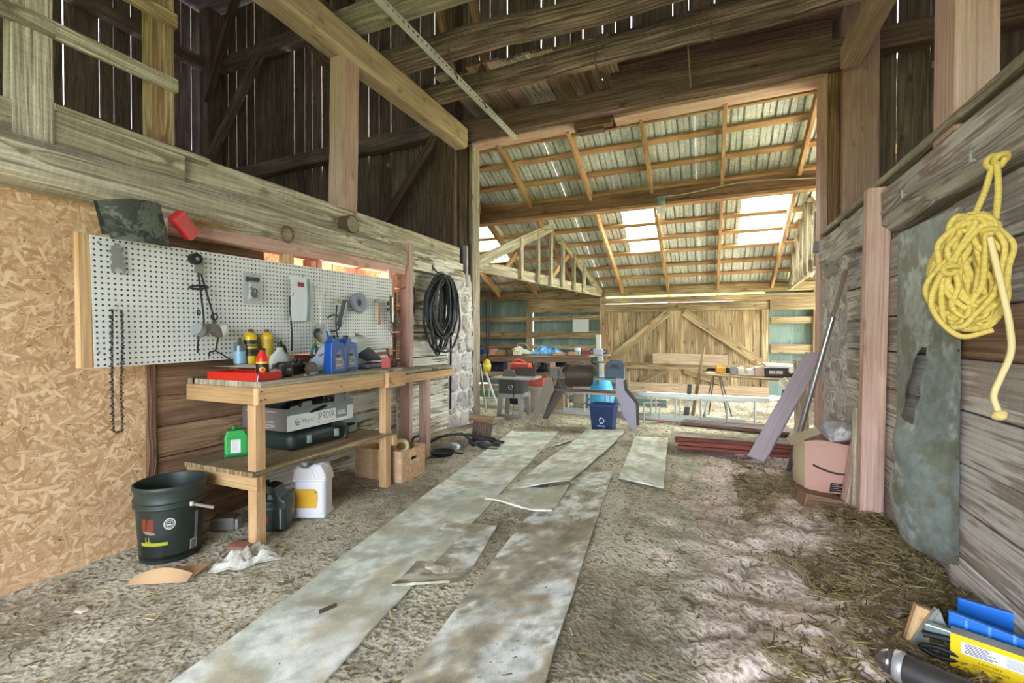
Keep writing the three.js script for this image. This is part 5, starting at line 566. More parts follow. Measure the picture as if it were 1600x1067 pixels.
{ const c = onGround(352, 826), o = thing('metal_block', 'worn grey metal block on the floor behind the bench', 'block', [c[0], 0, c[2]], 0.6); obj('block', [rbox(0.13, 0.075, 0.09, 0.012, [0, 0.0375, 0])], matte('#7c7770', 0.5, 0.3), o); obj('end_cap', rbox(0.02, 0.06, 0.075, 0.008, [0.07, 0.034, 0]), matte('#a9a8a4', 0.5, 0.3), o); }
{ const c = onGround(375, 856); tag(obj('flat_stone', stone(0.14, 0.03, 0.1, [c[0], 0.012, c[2]]), matte('#9c6b58', 0.9)), 'flat reddish stone at the foot of the bench', 'stone'); }

// ================================================================ SHEETS AND LITTER ON THE FLOOR
const matTex = blotch(71, [[210, 214, 196], [238, 240, 228], [192, 186, 160]], { size: 1024, metres: 2.0, freq: 7, freq2: 40, grain: 0.14, bump: 0.0015, rough: 0.7, edge: [0.34, 0.66], edge2: [0.48, 0.8] });
const matDirty = blotch(72, [[182, 174, 152], [234, 236, 226], [160, 148, 122]], { size: 1024, metres: 2.0, freq: 6, freq2: 40, grain: 0.2, bump: 0.002, rough: 0.8, edge: [0.38, 0.62], edge2: [0.46, 0.76] });
function floorSheet(label, c, m, o = {}) {              // c: near left, near right, far right, far left as [x, z]
  const { lift = () => 0, th = 0.009, nu = 12, nv = 50, wave = 0.006 } = o, L = Math.hypot(c[3][0] - c[0][0], c[3][1] - c[0][1]), W = Math.hypot(c[1][0] - c[0][0], c[1][1] - c[0][1]), sd = Math.floor(rnd() * 999);
  const fn = (u, v) => { const e = 0.006 * (vn(v * L * 4, u > 0.5 ? 3 : 9, sd) - 0.5) * (u < 0.02 ? 1 : u > 0.98 ? 1 : 0); const x = (c[0][0] + (c[1][0] - c[0][0]) * u) * (1 - v) + (c[3][0] + (c[2][0] - c[3][0]) * u) * v + e, z = (c[0][1] + (c[1][1] - c[0][1]) * u) * (1 - v) + (c[3][1] + (c[2][1] - c[3][1]) * u) * v; const base = Math.max(floorY(x, z), floorY(x + 0.03, z), floorY(x, z + 0.03), floorY(x - 0.03, z), floorY(x, z - 0.03)); return [x, Math.max(base, -0.004) + th + wave * vn(x * 3, z * 3, sd) + lift(u, v), z]; };
  const g = sheet(fn, nu, nv, th, W, L); return tag(obj('floor_sheet', g, m), label, 'sheet', 'pale sheets laid on the dirt floor');
}
const g2 = (px, py) => { const p = onGround(px, py); return [p[0], p[2]]; };
floorSheet('longest pale sheet laid beside the bench toward the opening', [[-1.44, -0.2], [-1.03, -0.35], g2(873, 675), g2(800, 676)], matTex, { nv: 90, lift: (u, v) => 0.012 * Math.pow(clamp(1 - u * 9), 2) });
floorSheet('short dirty pale sheet with a turned-up end between two long sheets', [g2(612, 938), g2(702, 948), [-1.12, -2.36], [-1.43, -2.3]], matDirty, { nv: 24, lift: (u, v) => 0.095 * Math.pow(clamp(1 - v * 2.2), 2) * (0.6 + 0.4 * u) });
floorSheet('long bluish pale sheet half covered with dirt', [[-0.82, -0.4], [-0.40, -0.6], g2(958, 738), [-1.1, -3.5]], matDirty, { nv: 80, lift: (u, v) => 0.006 * Math.sin(u * 7) });
floorSheet('pale sheet with a buckled near end overlapping the dirty sheet', [g2(757, 803), g2(862, 820), g2(890, 764), [-1.25, -2.86]], matTex, { nv: 16, lift: (u, v) => 0.03 + 0.05 * Math.pow(1 - v, 2) + 0.012 * Math.sin(u * 5 + 1) });
floorSheet('pale sheet with a rolled edge running on toward the opening', [[-1.26, -2.84], g2(890, 762), g2(976, 680), g2(915, 677)], matTex, { nv: 50, lift: (u, v) => 0.04 - 0.02 * v + 0.012 * Math.sin(v * 6 + u * 2) + 0.018 * Math.pow(clamp((v - 0.92) * 12), 2) });
floorSheet('narrow pale sheet lying under the rolled edge', [g2(840, 706), g2(880, 692), g2(905, 690), g2(885, 692)], matDirty, { nv: 12, nu: 4 });
floorSheet('short square-cut pale sheet lying apart on the dirt', [g2(968, 750), g2(1037, 766), g2(1044, 687), g2(992, 685)], matTex, { nv: 24, lift: () => 0.012 });
floorSheet('small dirty sheet corner showing beside the buckled sheet', [g2(800, 850), g2(850, 835), g2(870, 822), g2(815, 822)], matDirty, { nv: 6, nu: 4 });
tag(obj('wood_chip', [plank(add(onGround(499, 968), [0, 0.03, 0]), add(onGround(526, 958), [0, 0.034, 0]), 0.016, 0.008)], matte('#4a3a28', 0.9)), 'dark wood splinter lying on the longest pale sheet', 'splinter');
{ const c = onGround(683, 902); const g = []; for (let k = 0; k < 5; k++) g.push(stone(rr(0.03, 0.06), 0.02, rr(0.03, 0.06), [c[0] + rr(-0.07, 0.05), 0.028, c[2] + rr(-0.04, 0.04)])); g.push(bx(0.1, 0.004, 0.05, [c[0] - 0.03, 0.024, c[2]], [0.1, 0.4, 0.1])); const m = obj('plaster_crumbs', g, matte('#cfc8b4', 0.9)); m.userData.kind = 'stuff'; tag(m, 'crumbs of pale plaster on the dirty turned-up sheet', 'plaster'); }
// straw and chaff
function straws(name, label, n, place, len, cols) {
  const g = new THREE.BoxGeometry(1, 0.0022, 0.0036); const im = new THREE.InstancedMesh(g, new THREE.MeshStandardMaterial({ roughness: 0.9, color: '#ffffff' }), n), m = new THREE.Matrix4(), q = new THREE.Quaternion(), e = new THREE.Euler();
  for (let k = 0; k < n; k++) { const [x, z, h] = place(k); e.set(0, rnd() * 6.28, rr(-0.35, 0.35)); q.setFromEuler(e); const l = rr(len[0], len[1]); m.compose(new THREE.Vector3(x, floorY(x, z) + 0.004 + h, z), q, new THREE.Vector3(l, rr(0.7, 1.4), rr(0.6, 1.5))); im.setMatrixAt(k, m); const c = mix3(cols[0], cols[1], rnd()); im.setColorAt(k, new THREE.Color(c[0] / 255, c[1] / 255, c[2] / 255).convertSRGBToLinear()); }
  im.name = name; im.castShadow = im.receiveShadow = true; im.userData = { kind: 'stuff', label, category: 'straw' }; scene.add(im);
}
straws('straw_litter', 'matted straw heaped along the stained plank wall', 12000, () => { let x, z; do { x = 0.93 - 0.75 * Math.pow(rnd(), 1.5); z = -0.9 - 3.5 * rnd(); } while (fbm(x * 4 + 60, z * 3 + 60, 401) < 0.36 + 0.34 * (0.93 - x) + 0.16 * (rnd() - 0.5) || z < -4.1 && rnd() < 0.6); return [x, z, 0.035 * rnd() * ss(0.35, 0.9, x)]; }, [0.03, 0.1], [[92, 76, 48], [196, 178, 128]]);
straws('loose_straw', 'loose bits of straw scattered over the dirt floor', 6500, () => { let x = rr(-2.7, 0.9), z = -0.4 - 8.6 * rnd(); return [x, z, 0.002]; }, [0.008, 0.045], [[92, 78, 48], [206, 190, 138]]);
straws('yard_straw', 'chaff scattered over the lean-to floor', 5000, () => [rr(-3.5, 2), rr(-9.2, -5), 0.002], [0.01, 0.06], [[120, 106, 60], [214, 200, 140]]);
{ const n = 420, im = new THREE.InstancedMesh(new THREE.TetrahedronGeometry(1), blotch(73, [[120, 104, 80], [196, 182, 154]], { size: 64, metres: 0.05, bump: 0 }), n), m = new THREE.Matrix4(); for (let k = 0; k < n; k++) { const x = rr(-2.65, 0.8), z = -0.5 - 5 * Math.pow(rnd(), 0.8), r = rr(0.005, 0.016); m.compose(new THREE.Vector3(x, floorY(x, z) + 0.004, z), new THREE.Quaternion().setFromEuler(new THREE.Euler(rnd() * 3, rnd() * 3, rnd() * 3)), new THREE.Vector3(r, r * 0.6, r * 1.3)); im.setMatrixAt(k, m); } im.name = 'dirt_clods'; im.castShadow = im.receiveShadow = true; im.userData = { kind: 'stuff', label: 'small dirt clods scattered over the floor', category: 'dirt' }; scene.add(im); }
for (const [px, py, s, l] of [[1217, 900, 0.05, 'pale flat chip lying on the dried mud'], [1305, 860, 0.035, 'small pale chip near the cardboard box'], [128, 955, 0.03, 'pale paper scrap by the strand board foot']]) { const c = onGround(px, py); tag(obj('pale_chip', stone(s * 2, 0.014, s * 1.3, [c[0], floorY(c[0], c[2]) + 0.008, c[2]]), matte('#cdbcae', 0.8)), l, 'chip'); }
// ---- hose coil on the lime-washed planks
const rubber = matte('#2b2b2d', 0.45);
{ const c = onX(684, 420, -2.66), o = thing('hose_coil', 'big coil of black hose hung on the lime-washed planks', 'hose', [-2.715, 0.87, c[2]], HALF); const g = [];
  for (let k = 0; k < 22; k++) { const w = k < 9 ? rr(0.05, 0.16) : rr(0.16, 0.31), top = 0.86 + rr(-0.03, 0.05), bot = (k % 5 === 0 ? rr(0.0, 0.08) : rr(0.2, 0.36)), cx = rr(-0.05, 0.05), dz = 0.03 + k * 0.005, pts = []; for (let i = 0; i < 14; i++) { const t = i / 14 * 6.2832, s = Math.sin(t), cc = Math.cos(t); pts.push([cx + w * s * (cc > 0 ? 0.72 + 0.28 * (1 - cc) : 1) + rr(-0.012, 0.012), (top + bot) / 2 + (top - bot) / 2 * cc, dz + 0.03 * Math.max(0, cc) + rr(-0.006, 0.006)]); } g.push(tube(pts, 0.0115, 70, 7, true)); }
  obj('hose', g, rubber, o); obj('iron_hanger', [tube([[-0.08, 1.02, 0.0], [-0.06, 0.95, 0.04], [0.0, 0.88, 0.09], [0.05, 0.9, 0.1]], 0.008), tube([[-0.1, 0.98, 0], [-0.05, 1.02, 0.02], [-0.06, 0.92, 0.03]], 0.007)], black, o); }
{ const c = onX(640, 440, -2.66), o = thing('air_gun', 'metal air gun with black hose hung by the hose coil', 'air gun', [-2.70, c[1] - 0.3, c[2]], HALF); obj('body', [rbox(0.05, 0.03, 0.03, 0.006, [0.03, 0.31, 0.03], [0, 0, 0.7]), cyl(0.009, 0.009, 0.12, [0.0, 0.3, 0.03], [0, 0, -0.6], 10), tor(0.02, 0.004, [0.03, 0.28, 0.03], [0, 0, 0], 14)], zinc, o); obj('hose', [tube([[0.05, 0.29, 0.03], [0.03, 0.2, 0.03], [0.0, 0.08, 0.02], [-0.03, 0.0, 0.02]], 0.016, 30), tube([[0.08, 0.26, 0.03], [0.1, 0.12, 0.03], [0.06, -0.05, 0.03], [0.02, -0.18, 0.02]], 0.009, 30)], rubber, o); obj('cord', tube([[-0.1, 0.22, 0.0], [-0.05, 0.24, 0.03], [0.0, 0.27, 0.04], [0.04, 0.31, 0.04]], 0.004, 20), black, o); }
tag(obj('iron_ring', tf(tor(0.045, 0.006, [0, 0, 0], [0, 0, 0], 26), [-2.70, onX(706, 430, -2.7)[1], onX(706, 430, -2.7)[2]], [0, HALF, 0], [0.7, 1.4, 1]), black), 'thin iron ring hung beside the hose coil', 'ring');
tag(obj('black_pole', tube([[-2.68, 0.28, -4.42], [-2.68, 0.9, -4.43], [-2.68, 1.45, -4.44]], 0.012, 12), black), 'thin black pole standing between hose coil and stone pier', 'pole');
tag(obj('vent_pipe', [cyl(0.05, 0.05, 0.5, [-2.78, 1.96, -4.92], [0, 0, 0], 20), cyl(0.055, 0.055, 0.03, [-2.78, 1.72, -4.92], [0, 0, 0], 20)], matte('#77756e', 0.45, 0.5)), 'short grey metal pipe standing on the stone pier', 'pipe');
// ---- hoses and tins on the ground by the pier
{ const o = thing('rubber_hose', 'black rubber hose lying in loops by the opening', 'hose', [-2.2, 0.0, -4.05]); const pts = []; for (let k = 0; k <= 26; k++) { const t = k / 26 * 12.0; pts.push([0.12 + 0.17 * Math.cos(t) + 0.02 * Math.sin(3 * t), 0.02 + 0.012 * (k % 4), -0.02 + 0.11 * Math.sin(t)]); } obj('hose', [tube(pts, 0.012, 150, 7), tube([[-0.4, 0.02, 0.2], [-0.3, 0.08, 0.1], [-0.1, 0.1, 0.0], [0.1, 0.05, -0.1], [0.3, 0.03, -0.12]], 0.014, 40), tube([[-0.15, 0.1, -0.05], [0.05, 0.05, 0.08], [0.2, 0.02, 0.14], [0.33, 0.015, 0.1]], 0.01, 30)], rubber, o); }
{ const o = thing('battery_charger', 'dark charger with pink sticker among the hoses', 'charger', [-2.56, 0, -3.66], 0.6); obj('case', rbox(0.2, 0.08, 0.14, 0.02, [0, 0.04, 0]), matte('#2b2c2b', 0.5), o); obj('sticker', bx(0.07, 0.03, 0.002, [0.02, 0.045, 0.071]), matte('#c98f8a', 0.5), o); obj('handle', tube([[-0.08, 0.08, 0], [-0.05, 0.13, 0], [0.05, 0.13, 0], [0.08, 0.08, 0]], 0.012, 20), matte('#5c4438', 0.7), o); }
{ const o = thing('steel_bowl', 'upturned steel bowl lying among the black hoses', 'bowl', [-2.33, 0, -3.86], 0.2); obj('bowl', lathe([[0.1, 0], [0.095, 0.02], [0.07, 0.045], [0, 0.055]], 28), matte('#9aa4a8', 0.35, 0.6), o); }
{ const o = thing('dark_pan', 'shallow dark pan lying beside the charger', 'pan', [-2.28, 0, -3.62], 0); obj('pan', lathe([[0, 0.006], [0.09, 0.006], [0.11, 0.03], [0.115, 0.03], [0.095, 0]], 28), black, o); obj('handle', rbox(0.12, 0.012, 0.025, 0.005, [0.16, 0.03, 0]), black, o); }
tag(obj('bowed_board', plank([-2.6, 0.1, -3.75], [-2.2, 0.16, -4.75], 0.02, 0.1, { seg: 4, jit: 0.004 }), greyWood[1]), 'weathered board end lying on the hoses by the pier', 'board');
{ const c = onGround(752, 684), o = thing('timber_offcut', 'squared dark timber offcut standing by the stone pier', 'timber', [c[0], 0, c[2]], 0.35); obj('block', plank([0, 0, 0], [0.03, 0.21, 0], 0.2, 0.16, { up: [1, 0, 0], bev: 0.01 }), duskWood[0], o); obj('top_slab', plank([-0.12, 0.225, 0.0], [0.13, 0.19, 0.0], 0.05, 0.17, { bev: 0.006 }), brownWood[2], o); }

// ================================================================ ALONG THE RIGHT PARTITION
const FACER = -HALF;
// ragged tin sheet with a torn hole
{
  const m = blotch(81, [[150, 160, 154], [184, 192, 184], [134, 138, 122]], { size: 512, metres: 1, freq: 4, freq2: 30, grain: 0.12, bump: 0.002, rough: 0.55, metal: 0.35 });
  const z0 = -3.12, z1 = -2.43, y0 = 0.1, y1 = 1.66, hole = (u, v) => { const w = 0.045 + 0.05 * ss(0.62, 0.42, v) + 0.012 * Math.sin(v * 70); return Math.abs(u - 0.46 - 0.75 * (v - 0.48)) < w * 1.25 && v > 0.37 && v < 0.61; };
  const fn = (u, v) => [RX - 0.012 - 0.05 * Math.pow(Math.sin(Math.PI * u), 2) * (0.5 + 0.5 * Math.sin(v * 4 + 1)) - 0.06 * Math.exp(-Math.pow((v - 0.12 - 0.1 * u) / 0.12, 2)) * Math.sin(Math.PI * clamp(u * 1.1)) - 0.045 * Math.exp(-Math.pow((v - 0.36 + 0.12 * u) / 0.05, 2)) * Math.sin(Math.PI * u) - 0.035 * (fbm(u * 3 + 5, v * 6, 93) - 0.3) * Math.sin(Math.PI * u), y0 + 0.06 * Math.pow(Math.abs(u - 0.5) * 2, 2) * (1 - v) + (y1 - y0) * v - 0.03 * u * v, z0 + (z1 - z0) * u];
  const nu = 44, nv = 96, pos = [], uv = [], id = [], back = []; for (let j = 0; j <= nv; j++) for (let i = 0; i <= nu; i++) { pos.push(...fn(i / nu, j / nv)); uv.push(i / nu * 0.7, j / nv * 1.56); } for (let j = 0; j < nv; j++) for (let i = 0; i < nu; i++) { if (hole((i + 0.5) / nu, (j + 0.5) / nv)) continue; const a = j * (nu + 1) + i; id.push(a, a + nu + 2, a + 1, a, a + nu + 1, a + nu + 2); }
  const g = new THREE.BufferGeometry(); g.setAttribute('position', new THREE.Float32BufferAttribute(pos, 3)); g.setAttribute('uv', new THREE.Float32BufferAttribute(uv, 2)); g.setIndex(id); g.computeVertexNormals(); const gb = g.clone(), P = gb.attributes.position, N = gb.attributes.normal; for (let i = 0; i < P.count; i++) P.setX(i, P.getX(i) + 0.0015);
  const o = thingW('tin_sheet', 'buckled dull tin sheet with a torn hole on the plank wall', 'metal sheet', [RX, 0.1, -2.78]); obj('sheet', [g, gb], m, o); for (const v of [0.02, 0.3, 0.6, 0.97]) obj('nail_head', sph(0.006, [fn(0.985, v)[0] - 0.002, fn(0.985, v)[1], fn(0.985, v)[2]], [1, 1, 1], 8), rusty, o);
}
// yellow rope coil, hung from a nail
{
  const n = onX(1550, 274, 0.9), L = onX(1452, 430, 0.70), R = onX(1580, 430, 0.885); const turn = Math.atan2(-(R[2] - L[2]), R[0] - L[0]), W = Math.hypot(R[0] - L[0], R[2] - L[2]), o = thing('rope_coil', 'thick coil of yellow rope hung from the hewn plate', 'rope', [(L[0] + R[0]) / 2, 0.65, (L[2] + R[2]) / 2], turn);
  const yl = blotch(82, [[226, 178, 58], [246, 214, 116]], { size: 128, metres: 0.06, freq: 3, freq2: 16, grain: 0.25, bump: 0.002, rough: 0.8 }), k = W / 0.30, g = [], y0 = 0.38;  // coil bottom above the tail end
  for (let q = 0; q < 50; q++) { const w = (q % 2 ? rr(0.01, 0.09) : rr(0.06, 0.145)) * k, top = 0.44 + rr(-0.03, 0.03), bot = rr(0.09, 0.2), tw = rr(-0.03, 0.05), pts = []; for (let i = 0; i < 13; i++) { const t = i / 13 * 6.2832; pts.push([tw * Math.cos(t) + w * Math.sin(t) * (Math.cos(t) > 0 ? 1 - 0.3 * Math.cos(t) : 1) + rr(-0.012, 0.012), y0 + (top + bot) / 2 + (top - bot) / 2 * Math.cos(t), -0.07 + q * 0.0028 + 0.02 * Math.cos(t) + rr(-0.008, 0.008)]); } g.push(tube(pts, 0.0088, 60, 7, true)); }
  obj('loops', g, yl, o);
  const up = [0.085 * k, y0 + 0.63, 0.03]; obj('hanging_loop', [tube([[0.0, y0 + 0.44, 0.05], [0.03, y0 + 0.53, 0.04], up, [0.06, y0 + 0.54, 0.06], [0.055, y0 + 0.44, 0.06]], 0.0088, 40), tor(0.02, 0.009, up, [0, 0, 0.4], 16), tor(0.018, 0.009, add(up, [0.012, 0.004, 0.004]), [0.9, 0.5, 0], 16)], yl, o);
  obj('knot', [tor(0.02, 0.009, [0.07 * k, y0 + 0.41, 0.075], [0.4, 0.6, 0], 16), tor(0.016, 0.009, [0.06 * k, y0 + 0.40, 0.08], [1.2, 0, 0.5], 16), tube([[-0.03, y0 + 0.45, 0.07], [0.03, y0 + 0.45, 0.085], [0.08 * k, y0 + 0.42, 0.08], [0.06 * k, y0 + 0.385, 0.085]], 0.009, 24)], yl, o); obj('knot', [tor(0.016, 0.009, [-0.05, y0 + 0.29, 0.085], [0.3, 0.3, 0], 14), tor(0.014, 0.008, [-0.045, y0 + 0.295, 0.09], [1.3, 0, 0], 14)], yl, o);
  obj('loose_bight', tube([[-0.06, y0 + 0.3, 0.08], [-0.12 * k, y0 + 0.26, 0.08], [-0.145 * k, y0 + 0.18, 0.08], [-0.11 * k, y0 + 0.12, 0.08], [-0.02, y0 + 0.07, 0.085], [0.05, y0 + 0.09, 0.08]], 0.0085, 50), yl, o);
  obj('tail', tube([[0.04, y0 + 0.38, 0.085], [0.07, y0 + 0.2, 0.09], [0.085, y0 + 0.1, 0.085], [0.09, y0 + 0.02, 0.07], [0.07, y0 - 0.06, 0.06], [0.055, y0 - 0.12, 0.06], [0.065, y0 - 0.165, 0.06]], 0.009, 50), matte('#e6cf96', 0.85), o); obj('tail_knot', [sph(0.017, [0.068, y0 - 0.18, 0.06], [1.1, 0.9, 1], 12), tor(0.013, 0.008, [0.068, y0 - 0.18, 0.06], [0.8, 0.4, 0], 12)], matte('#dfc27e', 0.85), o);
}
// wiring along the plate
{ const P = (px, py, x = RX - 0.055) => onX(px, py, x); const pts = [[0.86, 1.88, -0.6], P(1600, 176, 0.865), P(1520, 240, 0.868), P(1450, 280, 0.872), P(1412, 300, 0.872), P(1390, 325, 0.90), P(1340, 345, 0.96), P(1318, 355, 0.965)]; const o = thingW('wall_cable', 'pair of grey cables clipped along the hewn plate', 'cable', [0.9, 1.85, -2.5]); obj('cable', tube(pts, 0.007, 80, 6), matte('#b9aca4', 0.6), o); obj('cable', tube(pts.map((p, i) => [p[0], p[1] - 0.02 - 0.008 * Math.sin(i * 2), p[2] + 0.01]), 0.006, 80, 6), matte('#a89a94', 0.6), o); for (const p of [pts[2], pts[4]]) obj('clip', rbox(0.02, 0.045, 0.012, 0.003, [p[0], p[1] - 0.01, p[2]]), zinc, o); }
{ const Z = -5.06, q = (px, py, z = Z) => onZ(px, py, z), o = thingW('electric_boxes', 'cluster of small electric boxes and pipes on the jamb', 'electric box', [1.03, 1.5, Z]); const b1 = q(1301, 398), b2 = q(1291, 408), b3 = q(1276, 386); obj('switch_box', rbox(0.075, 0.1, 0.06, 0.006, add(b1, [0, 0, 0.02])), matte('#4a4448', 0.5, 0.3), o); obj('receptacle', rbox(0.08, 0.085, 0.05, 0.01, add(b2, [-0.01, 0, 0.03]), [0, 0.3, 0.1]), matte('#aaa9b4', 0.45, 0.3), o); obj('junction_box', rbox(0.06, 0.1, 0.06, 0.012, add(b3, [0, 0, 0.0])), matte('#8d8690', 0.5, 0.3), o); const c = matte('#b08a78', 0.5, 0.2); for (const k of [0, 1, 2]) obj('conduit', tube([add(q(1305, 350), [k * 0.02, 0, 0]), add(q(1303, 375), [k * 0.025, 0, 0.02]), add(q(1306, 400), [0.02 + k * 0.02, 0, 0.01]), add(q(1310, 425), [k * 0.02, 0, 0.01])], 0.007, 30, 7), c, o); obj('cable', tube([q(1318, 352), q(1314, 380), q(1317, 410), q(1300, 425), q(1302, 445)], 0.009, 40, 7), matte('#b9a498', 0.6), o); obj('paper_tag', bx(0.045, 0.14, 0.003, add(q(1298, 432), [0, 0, 0.02])), matte('#e2dccf', 0.8), o); }
// leaning things
const PXr = onX(1272, 556, 0.93);
tag(obj('leaning_plank', plank([0.385, 0.0, -4.60], [0.90, 0.93, -5.04], 0.15, 0.032, { up: [0.75, -0.3, 0.58] }), woodMats(83, { light: [214, 198, 204], dark: [172, 156, 164], knots: 2, contrast: 0.5, crack: 0.05 }, 1)[0]), 'smooth lilac-grey plank leaning on the orange jamb', 'plank');
tag(obj('leaning_plank', plank([0.88, 0.0, -5.5], [0.84, 0.86, -5.38], 0.13, 0.03, { up: [1, 0, 0.1] }), greyWood[2]), 'pale board leaning beyond the jamb behind the steel pipe', 'plank');
{ const a = onGround(1232, 738), b = onX(1322, 424, 0.93), mid = 0.42; const o = thingW('steel_pipe', 'shiny steel pipe with dark foot leaning on the plank wall', 'pipe', [a[0], 0, a[2]]); const l = t => [a[0] + (b[0] - a[0]) * t, 0.01 + b[1] * t, a[2] + (b[2] - a[2]) * t]; obj('pipe', stick(l(0.2), l(0.78), 0.021, 16), matte('#b4b7c0', 0.25, 0.85), o); obj('foot_rod', stick(l(0.0), l(0.2), 0.017, 12), matte('#54525a', 0.5, 0.5), o); obj('top_rod', stick(l(0.78), l(1.0), 0.015, 12), matte('#8d7468', 0.6), o); }
{ const cb = blotch(84, [[196, 152, 134], [206, 166, 148]], { size: 256, metres: 0.5, freq: 3, bump: 0.0005 }); const t = canvasTex(512, 512, (g, W, H) => { g.fillStyle = rgb(202, 158, 140); g.fillRect(0, 0, W, H); g.strokeStyle = rgb(52, 40, 50); g.lineWidth = 20; g.lineCap = 'round'; g.beginPath(); g.moveTo(70, 240); g.quadraticCurveTo(240, 340, 440, 268); g.stroke(); g.lineWidth = 11; g.beginPath(); g.moveTo(392, 250); g.lineTo(456, 246); g.lineTo(438, 306); g.stroke(); g.fillStyle = rgb(44, 36, 44); g.fillRect(210, 400, 130, 96); g.fillStyle = rgb(190, 160, 150); for (let j = 0; j < 4; j++) g.fillRect(222, 412 + j * 20, 60 + 30 * (j % 2), 6); g.fillRect(308, 412, 22, 30); });
  const W = 0.34, H = 0.33, D = 0.26, o = thing('cardboard_box', 'crushed cardboard box with a smile arrow leaning by the post', 'box', [0.735, 0.075, -3.68], 0.12); const bul = (u, v) => 0.035 * Math.sin(Math.PI * u) * Math.sin(Math.PI * v);
  obj('front', sheet((u, v) => [-W / 2 + W * u, H * v + 0.012 * Math.sin(u * 6) * v, D / 2 + bul(u, v)], 10, 10, 0.004, 1, 1), new THREE.MeshStandardMaterial({ map: t, roughness: 0.75 }), o); obj('side', sheet((u, v) => [-W / 2 - bul(u, v) * 0.8, H * v, -D / 2 + D * u], 8, 8, 0.004, D, H), matte('#c9b690', 0.8), o); obj('side', sheet((u, v) => [W / 2 + bul(u, v) * 0.5, H * v, D / 2 - D * u], 8, 8, 0.004, D, H), cb, o); obj('back', sheet((u, v) => [W / 2 - W * u, H * v, -D / 2], 4, 4, 0.004, W, H), cb, o); obj('bottom', bx(W, 0.005, D, [0, 0.0025, 0]), cb, o); obj('flap', tf(bx(0.2, 0.003, 0.12, [0, 0, 0]), [-W / 2 + 0.02, H + 0.015, 0.02], [0.2, 0, 0.5]), matte('#b6a184', 0.8), o); }
{ const o = thing('stone_block', 'rough grey stone resting on top of the cardboard box', 'stone', [0.80, 0.40, -3.70], 0.3); obj('stone', stone(0.22, 0.15, 0.2, [0, 0.06, 0]), stoneMats[1], o); }
{ const o = thing('split_log', 'split log wedge under the cardboard box', 'log', [0.66, 0.0, -3.5], 0.1); obj('wedge', tf(ext([[-0.13, 0], [0.12, 0], [0.1, 0.06], [-0.12, 0.08]], 0.18, { bev: 0.006 }), [0, 0.005, -0.1], [0, 0.1, -0.08]), brownWood[1], o); }
tag(obj('leaning_board', plank([0.79, 0.0, -3.47], [0.885, 0.72, -3.475], 0.08, 0.03, { up: [0.2, 0, 1], seg: 4, jit: 0.005 }), pinkWood[0]), 'bowed pinkish board leaning against the pink post', 'board');
tag(obj('leaning_board', plank([0.815, 0.0, -3.40], [0.82, 0.66, -3.40], 0.025, 0.02, { up: [1, 0, 0] }), greyWood[1]), 'thin lath standing beside the pink post', 'board');
// red boards laid across the opening
for (let k = 0; k < 7; k++) { const y = 0.025 + Math.floor(k / 2) * 0.04, z = -4.72 - (k % 2) * 0.11 + rr(-0.01, 0.01), x0 = -0.32 + rr(-0.03, 0.05); tag(obj('red_board', plank([x0, y, z], [0.88 + rr(-0.1, 0.05), y + 0.002, z - 0.05], 0.034, 0.1, { seg: 2, jit: 0.002 }), k === 6 ? greyWood[1] : redWood[k % 3]), k === 6 ? 'grey board lying on top of the red boards' : `${['bottom', 'second', 'third'][Math.floor(k / 2)]} red painted board in the low stack, ${k % 2 ? 'on the lathe side' : 'on the pale sheet side'}`, 'board', k === 6 ? undefined : 'red boards stacked on the floor'); }
